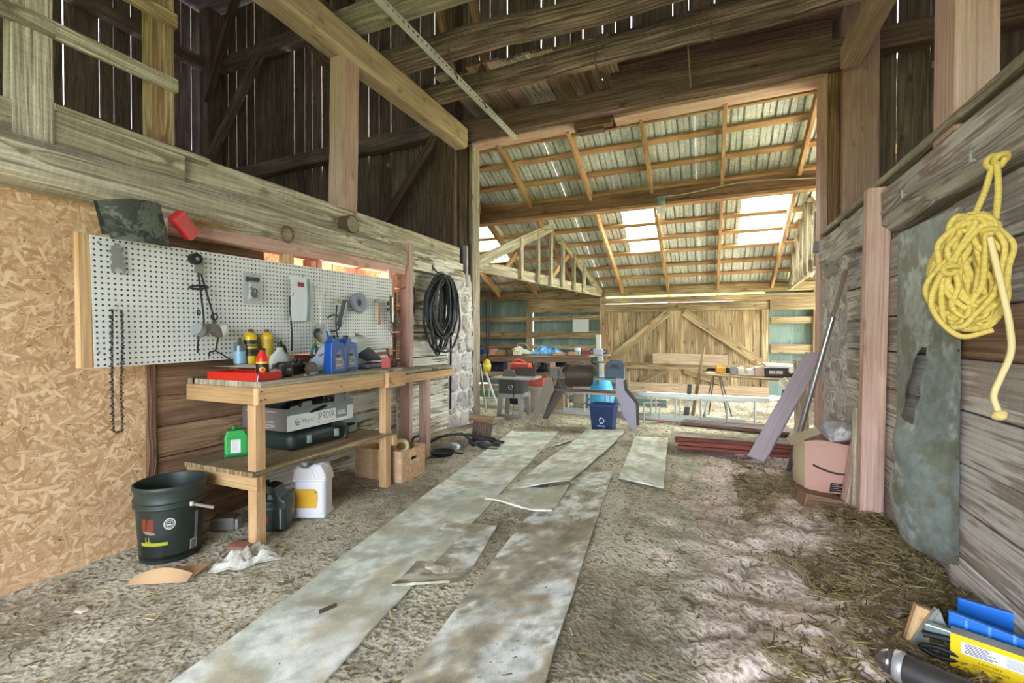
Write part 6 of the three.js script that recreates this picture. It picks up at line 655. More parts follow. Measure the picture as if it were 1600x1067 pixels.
// ---- tools in the corner by the plank wall
{
  const P = onGround(1548, 1058), ax = new THREE.Vector3(1, 0, 0.38).normalize(), turn = Math.atan2(-ax.z, ax.x);
  { const blue = matte('#1a6fd0', 0.4), o = thing('mitre_box', 'blue plastic mitre box on the straw by the plank wall', 'mitre box', [P[0] + 0.1, 0.035, P[2] - 0.06], turn); const wall = (z, n) => ext([[-0.17, 0], [0.15, 0], [0.15, 0.115], [0.125, 0.112], [0.115, 0.085], [0.08, 0.07], [0.035, 0.078], [0.015, 0.105], [-0.17, 0.125]], 0.016, { bev: 0.002, p: [0, 0, z] }); obj('front_wall', wall(0.05), blue, o); obj('back_wall', rbox(0.3, 0.12, 0.016, 0.004, [0.0, 0.066, -0.075]), blue, o); obj('base', rbox(0.3, 0.014, 0.14, 0.003, [-0.01, 0.007, -0.01]), blue, o); for (const x of [-0.13, -0.075, -0.02, 0.04]) obj('rib', rbox(0.009, x > 0 ? 0.07 : 0.11, 0.006, 0.002, [x, x > 0 ? 0.037 : 0.06, 0.069]), matte('#5a9be4', 0.4), o); }
  { const t = canvasTex(512, 256, (g, W, H) => { g.fillStyle = rgb(240, 206, 20); g.fillRect(0, 0, W, H); g.fillStyle = rgb(232, 234, 236); g.fillRect(40, 40, 320, 90); g.fillStyle = rgb(70, 72, 96); for (let j = 0; j < 7; j++) g.fillRect(52, 48 + j * 11, 70 + 40 * hash(j, 2, 3), 5); g.fillStyle = rgb(150, 150, 160); for (let j = 0; j < 6; j++) g.fillRect(190, 56 + j * 11, 90 + 50 * hash(j, 5, 3), 4); g.fillStyle = rgb(120, 96, 20); g.font = 'bold 20px sans-serif'; g.fillText('LEMONT', 96, 168); for (let j = 0; j < 2; j++) g.fillRect(80, 182 + j * 10, 120, 4); g.fillStyle = rgb(66, 50, 44); g.fillRect(384, 100, 128, 130); g.fillStyle = rgb(232, 196, 30); g.beginPath(); g.arc(440, 160, 38, 0, 7); g.fill(); g.fillStyle = rgb(150, 60, 30); g.fillRect(300, 200, 60, 26); }); const y = matte('#ecc81a', 0.45), o = thing('yellow_carton', 'flat yellow printed carton in front of the mitre box', 'carton', [P[0] + 0.03, 0.02, P[2] + 0.05], turn - 0.03); obj('carton', bx(0.34, 0.11, 0.05, [0.03, 0.055, 0]), [y, y, matte('#a8a8a2', 0.6), y, new THREE.MeshStandardMaterial({ map: t, roughness: 0.45 }), y], o); }
  { const o = thing('speed_square', 'silver triangular speed square standing on the straw', 'square', [P[0] - 0.12, 0.02, P[2] - 0.05], turn + 0.25); obj('square', ext([[-0.07, 0], [0.06, 0], [0.005, 0.15]], 0.006, { bev: 0.001, holes: [[[-0.035, 0.025], [0.025, 0.025], [0.0, 0.1]]] }), matte('#b4bab6', 0.35, 0.7), o); obj('fence', rbox(0.012, 0.16, 0.024, 0.002, [-0.035, 0.075, 0.004], [0, 0, -0.46]), matte('#aab0ac', 0.35, 0.7), o); }
  { const o = thing('pliers', 'black looped tool grips beside the yellow carton', 'grips', [P[0] - 0.13, 0.0, P[2] + 0.0], turn); obj('grip', [tube([[-0.04, 0.09, 0], [0.03, 0.1, 0], [0.09, 0.085, -0.01]], 0.011, 18), tube([[-0.045, 0.05, 0.01], [0.0, 0.035, 0.01], [0.06, 0.05, 0.0], [0.0, 0.065, 0.01]], 0.009, 30, 8, true)], black, o); obj('plate', rbox(0.1, 0.03, 0.02, 0.008, [0.01, 0.115, -0.01]), matte('#9fb0aa', 0.3, 0.6), o); }
  { const c = onGround(1428, 1015), o = thing('wood_offcut', 'pale pine offcut standing among the tools', 'offcut', [c[0] + 0.0, 0, c[2] + 0.0], turn + 0.4); obj('offcut', plank([0, 0.02, 0], [0.035, 0.15, -0.01], 0.06, 0.03, { up: [1, 0, 0] }), tanWood[2], o); }
  { const c = onGround(1395, 1062), o = thing('angle_grinder', 'grey grinder with chrome collar lying in the corner', 'grinder', [c[0] + 0.015, 0.05, c[2] - 0.0], turn - 0.15); obj('body', lathe([[0, 0.0], [0.03, 0.0], [0.042, 0.02], [0.044, 0.2], [0.035, 0.26], [0, 0.26]], 24, [0.0, 0, 0], [0, 0, -HALF]), matte('#3b3634', 0.5), o); obj('collar', lathe([[0.03, -0.012], [0.046, -0.01], [0.046, 0.012], [0.04, 0.014]], 28, [0, 0, 0], [0, 0, -HALF]), matte('#c4c2c0', 0.35, 0.5), o); obj('nose', lathe([[0, -0.06], [0.026, -0.055], [0.036, -0.03], [0.036, -0.01], [0, -0.01]], 24, [0, 0, 0], [0, 0, -HALF]), matte('#8c8688', 0.25, 0.8), o); }
  { const o = thing('pry_bar', 'black flat bar lying behind the speed square', 'bar', [P[0] + 0.0, 0.1, P[2] - 0.06], turn + 0.35); obj('bar', rbox(0.16, 0.02, 0.035, 0.004, [0, 0, 0], [0, 0, 0.1]), matte('#5c5a58', 0.5, 0.4), o); obj('support', rbox(0.2, 0.09, 0.06, 0.01, [0.02, -0.055, -0.01]), greyWood[0], o); }
}

// ================================================================ IN THE LEAN-TO
const iron = blotch(91, [[92, 88, 80], [130, 124, 112], [70, 62, 56]], { size: 256, metres: 0.4, bump: 0.0008, rough: 0.55, metal: 0.3 });
// table saw on its stand
{ const o = thing('table_saw', 'old grey table saw on an open metal stand', 'table saw', [-2.47, 0, -5.75], 0.05); const body = matte('#4b443f', 0.5, 0.2), st = matte('#9c9c92', 0.5, 0.3); obj('cabinet', rbox(0.32, 0.2, 0.34, 0.01, [0, 0.42, 0]), body, o); obj('table', rbox(0.58, 0.025, 0.46, 0.004, [0.04, 0.535, 0]), zinc, o); obj('fence', rbox(0.3, 0.12, 0.03, 0.005, [0.12, 0.61, -0.14]), matte('#4f4038', 0.6), o); obj('blade_guard', tf(cyl(0.1, 0.1, 0.02, [0, 0, 0], [HALF, 0, 0], 24), [-0.05, 0.55, 0.05]), matte('#6d6156', 0.5), o); obj('crank', [tor(0.03, 0.006, [0.02, 0.42, 0.185], [0, 0, 0], 18), cyl(0.006, 0.006, 0.03, [0.02, 0.42, 0.18], [HALF, 0, 0], 8)], chrome, o); for (const [x, z] of [[-0.14, 0.14], [0.14, 0.14], [-0.14, -0.14], [0.14, -0.14]]) obj('leg', plank([x, 0.32, z], [x * 1.12, 0, z * 1.12], 0.07, 0.02, { up: [1, 0, 0] }), st, o); obj('skirt', [rbox(0.34, 0.06, 0.02, 0.004, [0, 0.3, 0.16]), rbox(0.36, 0.05, 0.03, 0.004, [0, 0.03, 0.17]), rbox(0.02, 0.06, 0.34, 0.004, [-0.16, 0.3, 0]), rbox(0.02, 0.06, 0.34, 0.004, [0.16, 0.3, 0])], st, o); obj('motor', cyl(0.06, 0.06, 0.14, [0.02, 0.22, -0.02], [0, 0, HALF], 18), black, o); obj('cord', tube([[0.06, 0.55, 0.2], [0.07, 0.3, 0.21], [0.065, 0.05, 0.22]], 0.006, 20), black, o); }
// wood lathe
{ const z = -5.62, q = (px, py) => onZ(px, py, z), o = thingW('wood_lathe', 'wood lathe with splayed sheet legs and twin bed tubes', 'lathe', [-1.45, 0, z]); const lg = matte('#8d8276', 0.5, 0.2), lg2 = matte('#a39daa', 0.45, 0.2);
  const a0 = q(858, 588), b0 = q(978, 590), yb = 0.57; const legL = (zz, d) => ext([[-2.13, 0.0], [-2.06, 0.0], [-1.80, 0.42], [-1.83, 0.58], [-1.9, 0.58], [-1.97, 0.42]], 0.02, { p: [0, 0, zz] }); obj('leg', legL(z + 0.12), lg, o); obj('leg', tf(legL(z - 0.14), [0.08, 0, 0]), matte('#5d564f', 0.6), o); const legR = (zz) => ext([[-0.86, 0], [-0.79, 0], [-0.8, 0.3], [-0.93, 0.45], [-0.95, 0.6], [-1.03, 0.6], [-1.03, 0.42], [-1.0, 0.3]], 0.02, { p: [0, 0, zz] }); obj('leg', legR(z + 0.12), lg2, o); obj('leg', legR(z - 0.14), matte('#6c6660', 0.5), o);
  for (const [y, zz] of [[0.575, z + 0.06], [0.575, z - 0.06]]) obj('bed_tube', stick([-1.92, y, zz], [-0.95, y, zz], 0.014, 12), matte('#b2b6ac', 0.3, 0.6), o); obj('lower_rail', plank([-1.88, 0.42, z + 0.05], [-0.95, 0.42, z + 0.05], 0.035, 0.03), duskWood[1], o); obj('headstock', rbox(0.12, 0.16, 0.16, 0.02, [-1.83, 0.62, z]), matte('#7a7a6c', 0.5), o);
  obj('motor_drum', [cyl(0.155, 0.155, 0.3, [-1.52, 0.62, z + 0.02], [0, 0.35, HALF], 28), cyl(0.135, 0.135, 0.34, [-1.52, 0.62, z + 0.02], [0, 0.35, HALF], 28)], matte('#4c4036', 0.5, 0.2), o); obj('drum_wire', [tor(0.13, 0.006, [-1.46, 0.66, z + 0.09], [0.2, 0.5, 0.3], 26, 4), tube([[-1.7, 0.72, z + 0.08], [-1.74, 0.55, z + 0.1], [-1.62, 0.33, z + 0.12], [-1.45, 0.26, z + 0.12], [-1.34, 0.34, z + 0.1]], 0.008, 40)], matte('#6f6c60', 0.5), o); obj('tool_rest', [rbox(0.03, 0.28, 0.03, 0.006, [-1.28, 0.64, z]), rbox(0.14, 0.02, 0.04, 0.004, [-1.27, 0.78, z]), tube([[-1.35, 0.74, z + 0.05], [-1.3, 0.7, z + 0.06], [-1.3, 0.62, z + 0.06]], 0.01, 14)], iron, o); }
{ const o = thing('blue_hood', 'dark blue arched metal hood standing on the lathe bed', 'hood', [-1.06, 0.59, -5.62], 0.1); const arch = []; for (let k = 0; k <= 12; k++) { const a = Math.PI * k / 12; arch.push([0.1 * Math.cos(a), 0.13 + 0.085 * Math.sin(a)]); } obj('hood', ext([[0.1, 0], ...arch, [-0.1, 0]], 0.2, { bev: 0.008, p: [0, 0.008, -0.1] }), matte('#1d3547', 0.4, 0.2), o); obj('front_recess', ext([[0.075, 0.12], [0.04, 0.175], [-0.04, 0.175], [-0.075, 0.12]], 0.01, { p: [0, 0, 0.106] }), matte('#0f1d28', 0.5), o); obj('edge_strip', tube([[0.108, 0.0, 0.1], [0.108, 0.13, 0.1], [0.07, 0.2, 0.1]], 0.006, 20), matte('#93a6ae', 0.4), o); }
{ const t = canvasTex(512, 256, (g, W, H) => { g.fillStyle = rgb(22, 48, 92); g.fillRect(0, 0, W, H); g.strokeStyle = rgb(226, 230, 236); g.fillStyle = rgb(226, 230, 236); g.lineWidth = 9; const cx = 128, cy = 150, r = 26; for (let k = 0; k < 3; k++) { const a = -1.57 + k * 2.094; g.beginPath(); g.arc(cx, cy, r, a + 0.25, a + 1.55); g.stroke(); g.save(); g.translate(cx + r * Math.cos(a + 1.75), cy + r * Math.sin(a + 1.75)); g.rotate(a + 1.75 + 1.57); g.beginPath(); g.moveTo(-12, -12); g.lineTo(14, 0); g.lineTo(-12, 12); g.fill(); g.restore(); } g.font = 'bold 22px sans-serif'; g.fillText('RECYCLE', 76, 212); }); t.wrapT = THREE.ClampToEdgeWrapping;
  const o = thing('recycling_bin', 'dark blue plastic recycling bin with white arrows symbol', 'bin', [-1.14, 0, -5.33], -0.05); const prof = (s0, s1, h) => { const g = new THREE.CylinderGeometry(s1, s0, h, 4, 1, true, Math.PI / 4); return g; }; const bl = new THREE.MeshStandardMaterial({ map: t, roughness: 0.4 }), b2 = matte('#1a3662', 0.4); const wall = (a) => { const w0 = 0.115, w1 = 0.145, h = 0.3, d0 = 0.09, d1 = 0.115; return sheet((u, v) => { const w = w0 + (w1 - w0) * v, d = d0 + (d1 - d0) * v; const p = [[-w + 2 * w * u, h * v, d], [w, h * v, d - 2 * d * u], [w - 2 * w * u, h * v, -d], [-w, h * v, -d + 2 * d * u]][a]; return p; }, 4, 4, 0.004, 0.5, 1); };
  obj('front_wall', wall(0), bl, o); obj('side_wall', wall(1), b2, o); obj('back_wall', wall(2), b2, o); obj('side_wall', wall(3), b2, o); obj('rim', [rbox(0.31, 0.022, 0.02, 0.006, [0, 0.3, 0.118]), rbox(0.31, 0.022, 0.02, 0.006, [0, 0.3, -0.118]), rbox(0.02, 0.022, 0.25, 0.006, [0.148, 0.3, 0]), rbox(0.02, 0.022, 0.25, 0.006, [-0.148, 0.3, 0])], matte('#24457c', 0.4), o); obj('bottom', bx(0.225, 0.005, 0.175, [0, 0.004, 0]), b2, o); }
// ladder on edge
{ const al = matte('#b9bdb2', 0.4, 0.5), o = thing('extension_ladder', 'aluminium extension ladder lying on edge behind the lathe', 'ladder', [-1.3, 0, -6.2], -0.02); for (const y of [0.03, 0.34]) obj('rail', rbox(3.9, 0.05, 0.03, 0.004, [0, y, 0]), al, o); for (let k = 0; k < 13; k++) obj('rung', cyl(0.013, 0.013, 0.31, [-1.8 + k * 0.3, 0.185, 0], [0, 0, 0], 10), al, o); for (const y of [0.06, 0.31]) obj('rail', rbox(3.0, 0.045, 0.025, 0.004, [0.2, y, -0.06]), al, o); for (let k = 0; k < 9; k++) obj('rung', cyl(0.012, 0.012, 0.26, [-1.15 + k * 0.3, 0.185, -0.06], [0, 0, 0], 10), al, o); }
{ const o = thing('step_ladder', 'pale step ladder leg folded behind the jamb', 'ladder', [-2.93, 0, -5.95], 0.2); obj('rail', plank([-0.05, 0, 0.05], [-0.16, 0.7, 0.0], 0.03, 0.02, {}), matte('#c0c4b8', 0.4, 0.3), o); obj('rail', plank([0.12, 0, -0.05], [-0.12, 0.7, -0.02], 0.03, 0.02), matte('#c0c4b8', 0.4, 0.3), o); obj('step', rbox(0.16, 0.02, 0.05, 0.003, [-0.02, 0.2, 0]), al2(), o); }
function al2() { return matte('#a9ada2', 0.4, 0.4); }
for (let k = 0; k < 3; k++) tag(obj('added_pale_board', plank([-4.0 + k * 0.1, 0.06 + 0.11 * k, -7.4 - 0.1 * k], [-0.6 - 0.3 * k, 0.07 + 0.11 * k, -7.3 - 0.1 * k], 0.12, 0.03), k === 1 ? limeWood[2] : tealWood[2]), ['lowest pale board added for the bright ground behind the ladder', 'limed board added for the bright ground behind the ladder', 'topmost pale board added for the bright ground behind the ladder'][k], 'board');  // boards added in place of the bright ground seen past the ladder
// workbench along the far wall
{ const o = thingW('long_workbench', 'long cluttered workbench along the teal far wall', 'workbench', [-3.2, 0, -8.6]); for (const z of [-8.3, -8.46, -8.62, -8.78, -8.94]) obj('top_board', plank([-4.9, 0.69, z], [-2.02, 0.73, z], 0.035, 0.15, { seg: 2, jit: 0.002 }), pick(barnWood), o); obj('apron', plank([-4.9, 0.63, -8.22], [-2.02, 0.67, -8.22], 0.1, 0.03), duskWood[2], o); for (const x of [-4.8, -3.62, -3.35, -2.75, -2.1]) obj('leg', plank([x, 0, -8.27], [x, 0.66, -8.27], 0.09, 0.08, { up: [1, 0, 0] }), pick([pinkWood[0], barnWood[1], brownWood[1]]), o); obj('lower_shelf', plank([-4.9, 0.28, -8.5], [-2.1, 0.28, -8.5], 0.025, 0.45), duskWood[1], o); obj('lower_rail', plank([-4.9, 0.34, -8.22], [-2.05, 0.37, -8.22], 0.09, 0.03), barnWood[2], o); }
tag(obj('black_drain_pipe', [stick([-2.85, 0.50, -8.5], [-2.16, 0.52, -8.5], 0.095, 22), stick([-2.52, 0.51, -8.5], [-2.49, 0.51, -8.5], 0.102, 22)], matte('#33342f', 0.5)), 'black drain pipe lying under the long workbench', 'pipe');
tag(obj('blue_barrel', [stick([-4.55, 0.46, -8.5], [-3.85, 0.46, -8.5], 0.12, 24), stick([-4.3, 0.46, -8.5], [-4.27, 0.46, -8.5], 0.126, 24), stick([-4.08, 0.46, -8.5], [-4.05, 0.46, -8.5], 0.126, 24)], matte('#5d5f86', 0.5)), 'purple-blue barrel lying under the long workbench', 'barrel');
tag(obj('dark_motor', [rbox(0.2, 0.16, 0.2, 0.03, [-3.02, 0.38, -8.42]), rbox(0.14, 0.12, 0.12, 0.02, [-3.0, 0.52, -8.4]), tube([[-3.15, 0.6, -8.25], [-3.1, 0.5, -8.2], [-3.0, 0.52, -8.2], [-2.98, 0.62, -8.22]], 0.012, 20)], matte('#2f3436', 0.5)), 'dark machine with a hose loop under the workbench', 'machine');
const onFar = (px, py) => { const p = onGround(px, py, 0.73); return p; };
{ const tarp = blotch(92, [[82, 164, 222], [150, 206, 240], [50, 110, 180]], { size: 256, metres: 0.3, freq: 4, bump: 0.002, rough: 0.5 }); const o = thing('blue_tarp', 'crumpled light blue tarpaulin on the long workbench', 'tarp', [-2.92, 0.745, -8.45]); obj('tarp', sheet((u, v) => { const n = fbm(u * 5 + 2, v * 5, 33, 1 << 20, 1 << 20, 3); return [-0.32 + 0.7 * u, 0.005 + 0.3 * n * Math.sin(Math.PI * u) * Math.sin(Math.PI * v) * (1.2 - u * 0.7) + 0.01, 0.16 - 0.32 * v]; }, 30, 18, 0.003, 0.7, 0.32), tarp, o); }
{ const o = thing('white_sack', 'crumpled white sack beside the blue tarpaulin', 'sack', [-3.52, 0.745, -8.42]); obj('sack', sheet((u, v) => { const n = fbm(u * 5 + 7, v * 5, 35, 1 << 20, 1 << 20, 3); return [-0.25 + 0.55 * u, 0.005 + 0.22 * n * Math.sin(Math.PI * u) * Math.sin(Math.PI * v) + 0.01, 0.14 - 0.28 * v]; }, 24, 16, 0.003, 0.5, 0.3), matte('#bfc4b4', 0.7), o); obj('wire_hoop', tor(0.14, 0.006, [0.05, 0.08, -0.1], [0.2, 0, 0], 28, 3.4), matte('#d4cfa0', 0.6), o); }
{ const o = thing('blue_cup', 'white cup with blue band on the long workbench', 'cup', [-2.3, 0.75, -8.4]); obj('cup', lathe([[0, 0], [0.05, 0], [0.062, 0.13], [0.058, 0.13], [0.046, 0.01]], 22), matte('#dfe2e0', 0.5), o); obj('band', lathe([[0.052, 0.01], [0.054, 0.012], [0.06, 0.075], [0.058, 0.077]], 22), matte('#5fb2dc', 0.5), o); }
{ const o = thing('blue_jug', 'small blue jug with dark cap on the long workbench', 'jug', [-4.35, 0.71, -8.4], 0.2); obj('body', [rbox(0.11, 0.13, 0.08, 0.02, [0, 0.065, 0]), lathe([[0.045, 0.12], [0.02, 0.16], [0.018, 0.18]], 18)], matte('#2144a8', 0.4), o); obj('cap', cyl(0.02, 0.022, 0.03, [0, 0.19, 0], [0, 0, 0], 14), black, o); }
const clut = [['wooden_crate', 'small slatted crate on the long workbench', -3.8, 0.2, 0.1, barnWood[2]], ['pink_box', 'pinkish box on the long workbench', -4.0, 0.12, 0.12, matte('#d4a58e', 0.7)], ['brown_tin', 'brown tin on the long workbench', -3.62, 0.1, 0.11, matte('#6b5942', 0.5)], ['cream_box', 'cream box on the long workbench', -3.48, 0.16, 0.09, matte('#d9d0b2', 0.7)], ['grey_case', 'grey flat case at the workbench end', -4.65, 0.3, 0.07, matte('#8d928e', 0.6)], ['orange_block', 'orange wood block on the long workbench', -2.62, 0.22, 0.05, tanWood[0]], ['orange_block', 'second orange wood block near the blue cup', -2.35, 0.16, 0.06, tanWood[1]]];
for (const [n, l, x, w, h, m] of clut) { const o = thing(n, l, n.split('_')[1], [x, 0.71 + (x + 4.9) * 0.0139, -8.27], rr(-0.2, 0.2)); obj('body', rbox(w, h, 0.12, 0.006, [0, h / 2, 0]), m, o); obj('lid', rbox(w * 1.03, h * 0.16, 0.124, 0.004, [0, h * 0.95, 0]), m, o); }
{ const o = thing('bench_vise', 'reddish bench vise at the end of the long workbench', 'vise', [-2.1, 0.745, -8.25], 0.1); obj('body', [rbox(0.16, 0.08, 0.1, 0.015, [0, 0.06, 0]), rbox(0.1, 0.03, 0.12, 0.005, [0, 0.015, 0]), rbox(0.03, 0.05, 0.12, 0.006, [-0.06, 0.11, 0])], matte('#7c3a34', 0.5, 0.3), o); obj('screw', cyl(0.012, 0.012, 0.2, [0.14, 0.06, 0], [0, 0, HALF], 10), zinc, o); }
{ const z = -7.7, o = thing('drill_press', 'pale column machine standing beside the plank door', 'drill press', [onZ(937, 590, z)[0], 0, z], 0.05); const w = matte('#c3cabd', 0.45, 0.2); obj('column', rbox(0.09, 0.62, 0.08, 0.01, [0.02, 0.5, 0], [0, 0, 0.03]), w, o); obj('upper_column', rbox(0.085, 0.3, 0.07, 0.01, [-0.02, 0.98, 0], [0, 0, 0.03]), w, o); obj('head', rbox(0.16, 0.1, 0.12, 0.015, [-0.02, 0.84, 0.02]), matte('#a9b4bc', 0.45), o); obj('handle', [tor(0.035, 0.009, [0.09, 0.84, 0.04], [0, 0.4, 0], 16), tor(0.03, 0.009, [-0.13, 0.84, 0.04], [0, 0.4, 0], 16)], black, o); obj('foot', rbox(0.3, 0.2, 0.25, 0.02, [0.02, 0.1, 0]), w, o); obj('table', rbox(0.25, 0.02, 0.2, 0.004, [0.05, 0.78, 0.02]), zinc, o); }
tag(obj('white_notice', bx(0.33, 0.26, 0.012, [-2.43, 1.32, FZ + 0.075]), matte('#c9cec4', 0.6)), 'plain pale panel fixed on the teal boards', 'panel');
// crates and bags behind saw and lathe
{ const red = matte('#cf5f52', 0.5), o = thing('red_crate', 'pink-red plastic crate behind the table saw', 'crate', [-2.55, 0.0, -6.75], 0.1); obj('crate', [rbox(0.34, 0.2, 0.01, 0.003, [0, 0.34, 0.12]), rbox(0.34, 0.2, 0.01, 0.003, [0, 0.34, -0.12]), rbox(0.01, 0.2, 0.24, 0.003, [0.17, 0.34, 0]), rbox(0.01, 0.2, 0.24, 0.003, [-0.17, 0.34, 0]), rbox(0.34, 0.01, 0.24, 0.003, [0, 0.245, 0]), rbox(0.36, 0.03, 0.015, 0.004, [0, 0.44, 0.12])], red, o); obj('stand', rbox(0.3, 0.24, 0.2, 0.004, [0, 0.12, 0]), matte('#c9b09c', 0.7), o); }
{ const o = thing('orange_carton', 'stack of orange-brown cartons behind the lathe leg', 'carton', [-2.17, 0, -6.8], -0.1); obj('carton', rbox(0.24, 0.3, 0.2, 0.004, [0, 0.15, 0]), matte('#cfa27c', 0.7), o); obj('upper_carton', rbox(0.22, 0.14, 0.18, 0.004, [0.01, 0.37, 0]), matte('#d08a4e', 0.7), o); obj('tape', bx(0.03, 0.14, 0.002, [0, 0.37, 0.0915]), matte('#e8c69a', 0.4), o); }
{ const o = thing('blue_bag', 'bright blue and white bag behind the lathe bed', 'bag', [-1.6, 0, -6.85]); obj('bag', tf(lathe([[0, 0], [0.2, 0.02], [0.22, 0.2], [0.16, 0.42], [0.05, 0.5], [0, 0.5]], 18), [0.06, 0, 0], [0, 0, -0.05]), matte('#49b4e4', 0.45), o); obj('white_bag', sph(0.16, [-0.16, 0.34, 0.05], [1.1, 0.8, 0.9]), matte('#dcdcd6', 0.6), o); obj('box_under', rbox(0.3, 0.24, 0.25, 0.006, [-0.16, 0.12, 0]), matte('#a99c84', 0.7), o); }
{ const o = thing('red_tool', 'red power tool lying on the saw fence side', 'power tool', [-3.0, 0, -7.05]); obj('body', [rbox(0.34, 0.12, 0.14, 0.03, [0.1, 0.6, 0]), tube([[-0.08, 0.55, 0], [-0.04, 0.66, 0], [0.06, 0.7, 0], [0.2, 0.64, 0]], 0.025, 24)], matte('#d4523e', 0.45), o); obj('stand', [rbox(0.4, 0.04, 0.3, 0.004, [0.05, 0.52, 0]), rbox(0.06, 0.5, 0.06, 0.004, [-0.1, 0.25, 0]), rbox(0.06, 0.5, 0.06, 0.004, [0.2, 0.25, 0])], barnWood[1], o); }
{ const o = thing('yellow_trouble_lamp', 'yellow work lamp hanging on black cable by the jamb', 'lamp', [-2.76, 0.62, -5.5]); obj('body', lathe([[0, 0], [0.045, 0.01], [0.055, 0.06], [0.05, 0.13], [0.02, 0.17], [0, 0.175]], 20), matte('#e0c41f', 0.4), o); obj('band', lathe([[0.0555, 0.07], [0.057, 0.075], [0.056, 0.1]], 20), matte('#efe27a', 0.4), o); obj('cable', [tube([[0.0, 0.17, 0], [0.02, 0.3, 0], [0.04, 0.7, 0], [0.045, 1.0, 0.0], [0.02, 1.06, 0], [0.0, 1.0, 0], [-0.01, 0.6, 0], [0.0, 0.2, 0]], 0.008, 60)], black, o); }
// trestle table
{ const q = (px, py, y) => onGround(px, py, y); const o = thingW('trestle_table', 'board on thin metal trestles below the plank door', 'trestle', [0.4, 0, -6.6]); const A = [-0.04, 0.60, -6.75], B = [1.15, 0.57, -6.45]; obj('board', plank(A, B, 0.024, 0.34, {}), beamWood[1], o); obj('board_edge', plank([A[0], 0.6, A[2] + 0.3], [B[0], 0.565, B[2] + 0.22], 0.02, 0.14), barnWood[3], o); const tm = matte('#5a5a52', 0.45, 0.5); for (const [x, z] of [[0.08, -6.6], [0.9, -6.5]]) { for (const [dx, dz] of [[-0.16, 0.2], [0.14, 0.22], [-0.09, -0.42], [0.2, -0.4]]) obj('leg', stick([x + dx, 0.0, z + dz * 0.8], [x + dx * 0.25, 0.585, z + dz * 0.3], 0.008, 8), tm, o); obj('cross_bar', stick([x - 0.1, 0.3, z + 0.13], [x + 0.09, 0.3, z + 0.14], 0.006, 8), tm, o); } }
{ const o = thing('yellow_drill', 'yellow cordless drill lying on the trestle board', 'drill', [0.13, 0.614, -6.55], 0.1); obj('body', rbox(0.13, 0.085, 0.08, 0.02, [0, 0.045, 0]), matte('#eaa912', 0.4), o); obj('chuck', lathe([[0, 0], [0.012, 0], [0.022, 0.05], [0.022, 0.1], [0, 0.1]], 16, [-0.17, 0.05, 0], [0, 0, -HALF]), black, o); obj('motor_end', rbox(0.05, 0.08, 0.075, 0.015, [0.085, 0.042, 0]), black, o); obj('knob', rbox(0.06, 0.03, 0.04, 0.01, [-0.02, 0.095, 0]), matte('#f0bf2c', 0.4), o); }
{ const its = [['cable_tie', 'grey metal bracket beside the yellow drill', 0.28, 0.1, 0.09, matte('#8f8e86', 0.5, 0.4)], ['white_carton', 'small white carton on the trestle board', 0.36, 0.09, 0.085, matte('#dcd6cc', 0.7)], ['pale_carton', 'pale torn carton on the trestle board', 0.47, 0.1, 0.07, matte('#e4dfd4', 0.7)], ['pink_carton', 'pinkish open carton on the trestle board', 0.57, 0.13, 0.1, matte('#d6c0b0', 0.7)]]; for (const [n, l, x, w, h, m] of its) { const o = thing(n === 'cable_tie' ? 'metal_bracket' : n, l, n === 'cable_tie' ? 'bracket' : 'carton', [x, 0.608, -6.5], 0.1); obj('body', rbox(w * 0.85, h, 0.09, 0.006, [0, h / 2, 0], [0, 0, n === 'cable_tie' ? 0.25 : 0]), m, o); obj('flap', tf(bx(w * 0.8, 0.002, 0.05, [0, 0, 0]), [0, h + 0.012, 0.0], [0.3, 0, 0.3]), m, o); } }
{ const o = thing('battery_pack_box', 'black box with a white lid on the trestle board', 'box', [0.78, 0.6, -6.52], 0.1); obj('box', rbox(0.3, 0.1, 0.16, 0.008, [0, 0.05, 0]), matte('#2b2826', 0.5), o); obj('lid', rbox(0.33, 0.025, 0.2, 0.006, [0.01, 0.14, 0], [0.12, 0, -0.03]), matte('#c8cdca', 0.5), o); obj('front_panel', [bx(0.07, 0.04, 0.003, [-0.08, 0.055, 0.081]), bx(0.07, 0.04, 0.003, [0.0, 0.055, 0.081])], matte('#b9b2b0', 0.5), o); }
{ const g = matte('#d8d0c8', 0.5); const o = thing('white_gauges', 'pair of round white gauges beside the black box', 'gauge', [0.97, 0.6, -6.36], 0.15); for (const [x, y] of [[-0.06, 0.09], [0.05, 0.08]]) obj('dial', cyl(0.042, 0.042, 0.03, [x, y, 0], [HALF, 0, 0], 20), g, o); obj('fitting', [rbox(0.16, 0.04, 0.05, 0.01, [0, 0.02, 0]), tor(0.03, 0.008, [-0.05, 0.03, 0.03], [0.2, 0, 0], 16), tor(0.03, 0.008, [0.06, 0.03, 0.03], [0.2, 0, 0], 16)], black, o); }
{ const a = onGround(1074, 654), o = thing('leaning_shovel', 'wooden handled tool with dark blade standing before the door', 'shovel', [a[0], 0, a[2]], 0); obj('handle', plank([0.06, 0.0, 0], [0.2, 0.98, -0.3], 0.05, 0.03, { up: [1, 0, 0], taper: 0.6 }), barnWood[2], o); obj('grip_block', rbox(0.055, 0.2, 0.03, 0.006, [0.02, 0.36, -0.02], [0, 0, -0.08]), matte('#4b4a50', 0.5), o); obj('blade', rbox(0.07, 0.16, 0.04, 0.006, [-0.01, 0.08, 0.02], [0, 0, -0.12]), matte('#4b4a50', 0.5), o); obj('white_clip', rbox(0.05, 0.06, 0.03, 0.006, [0.01, 0.2, 0]), white, o); }
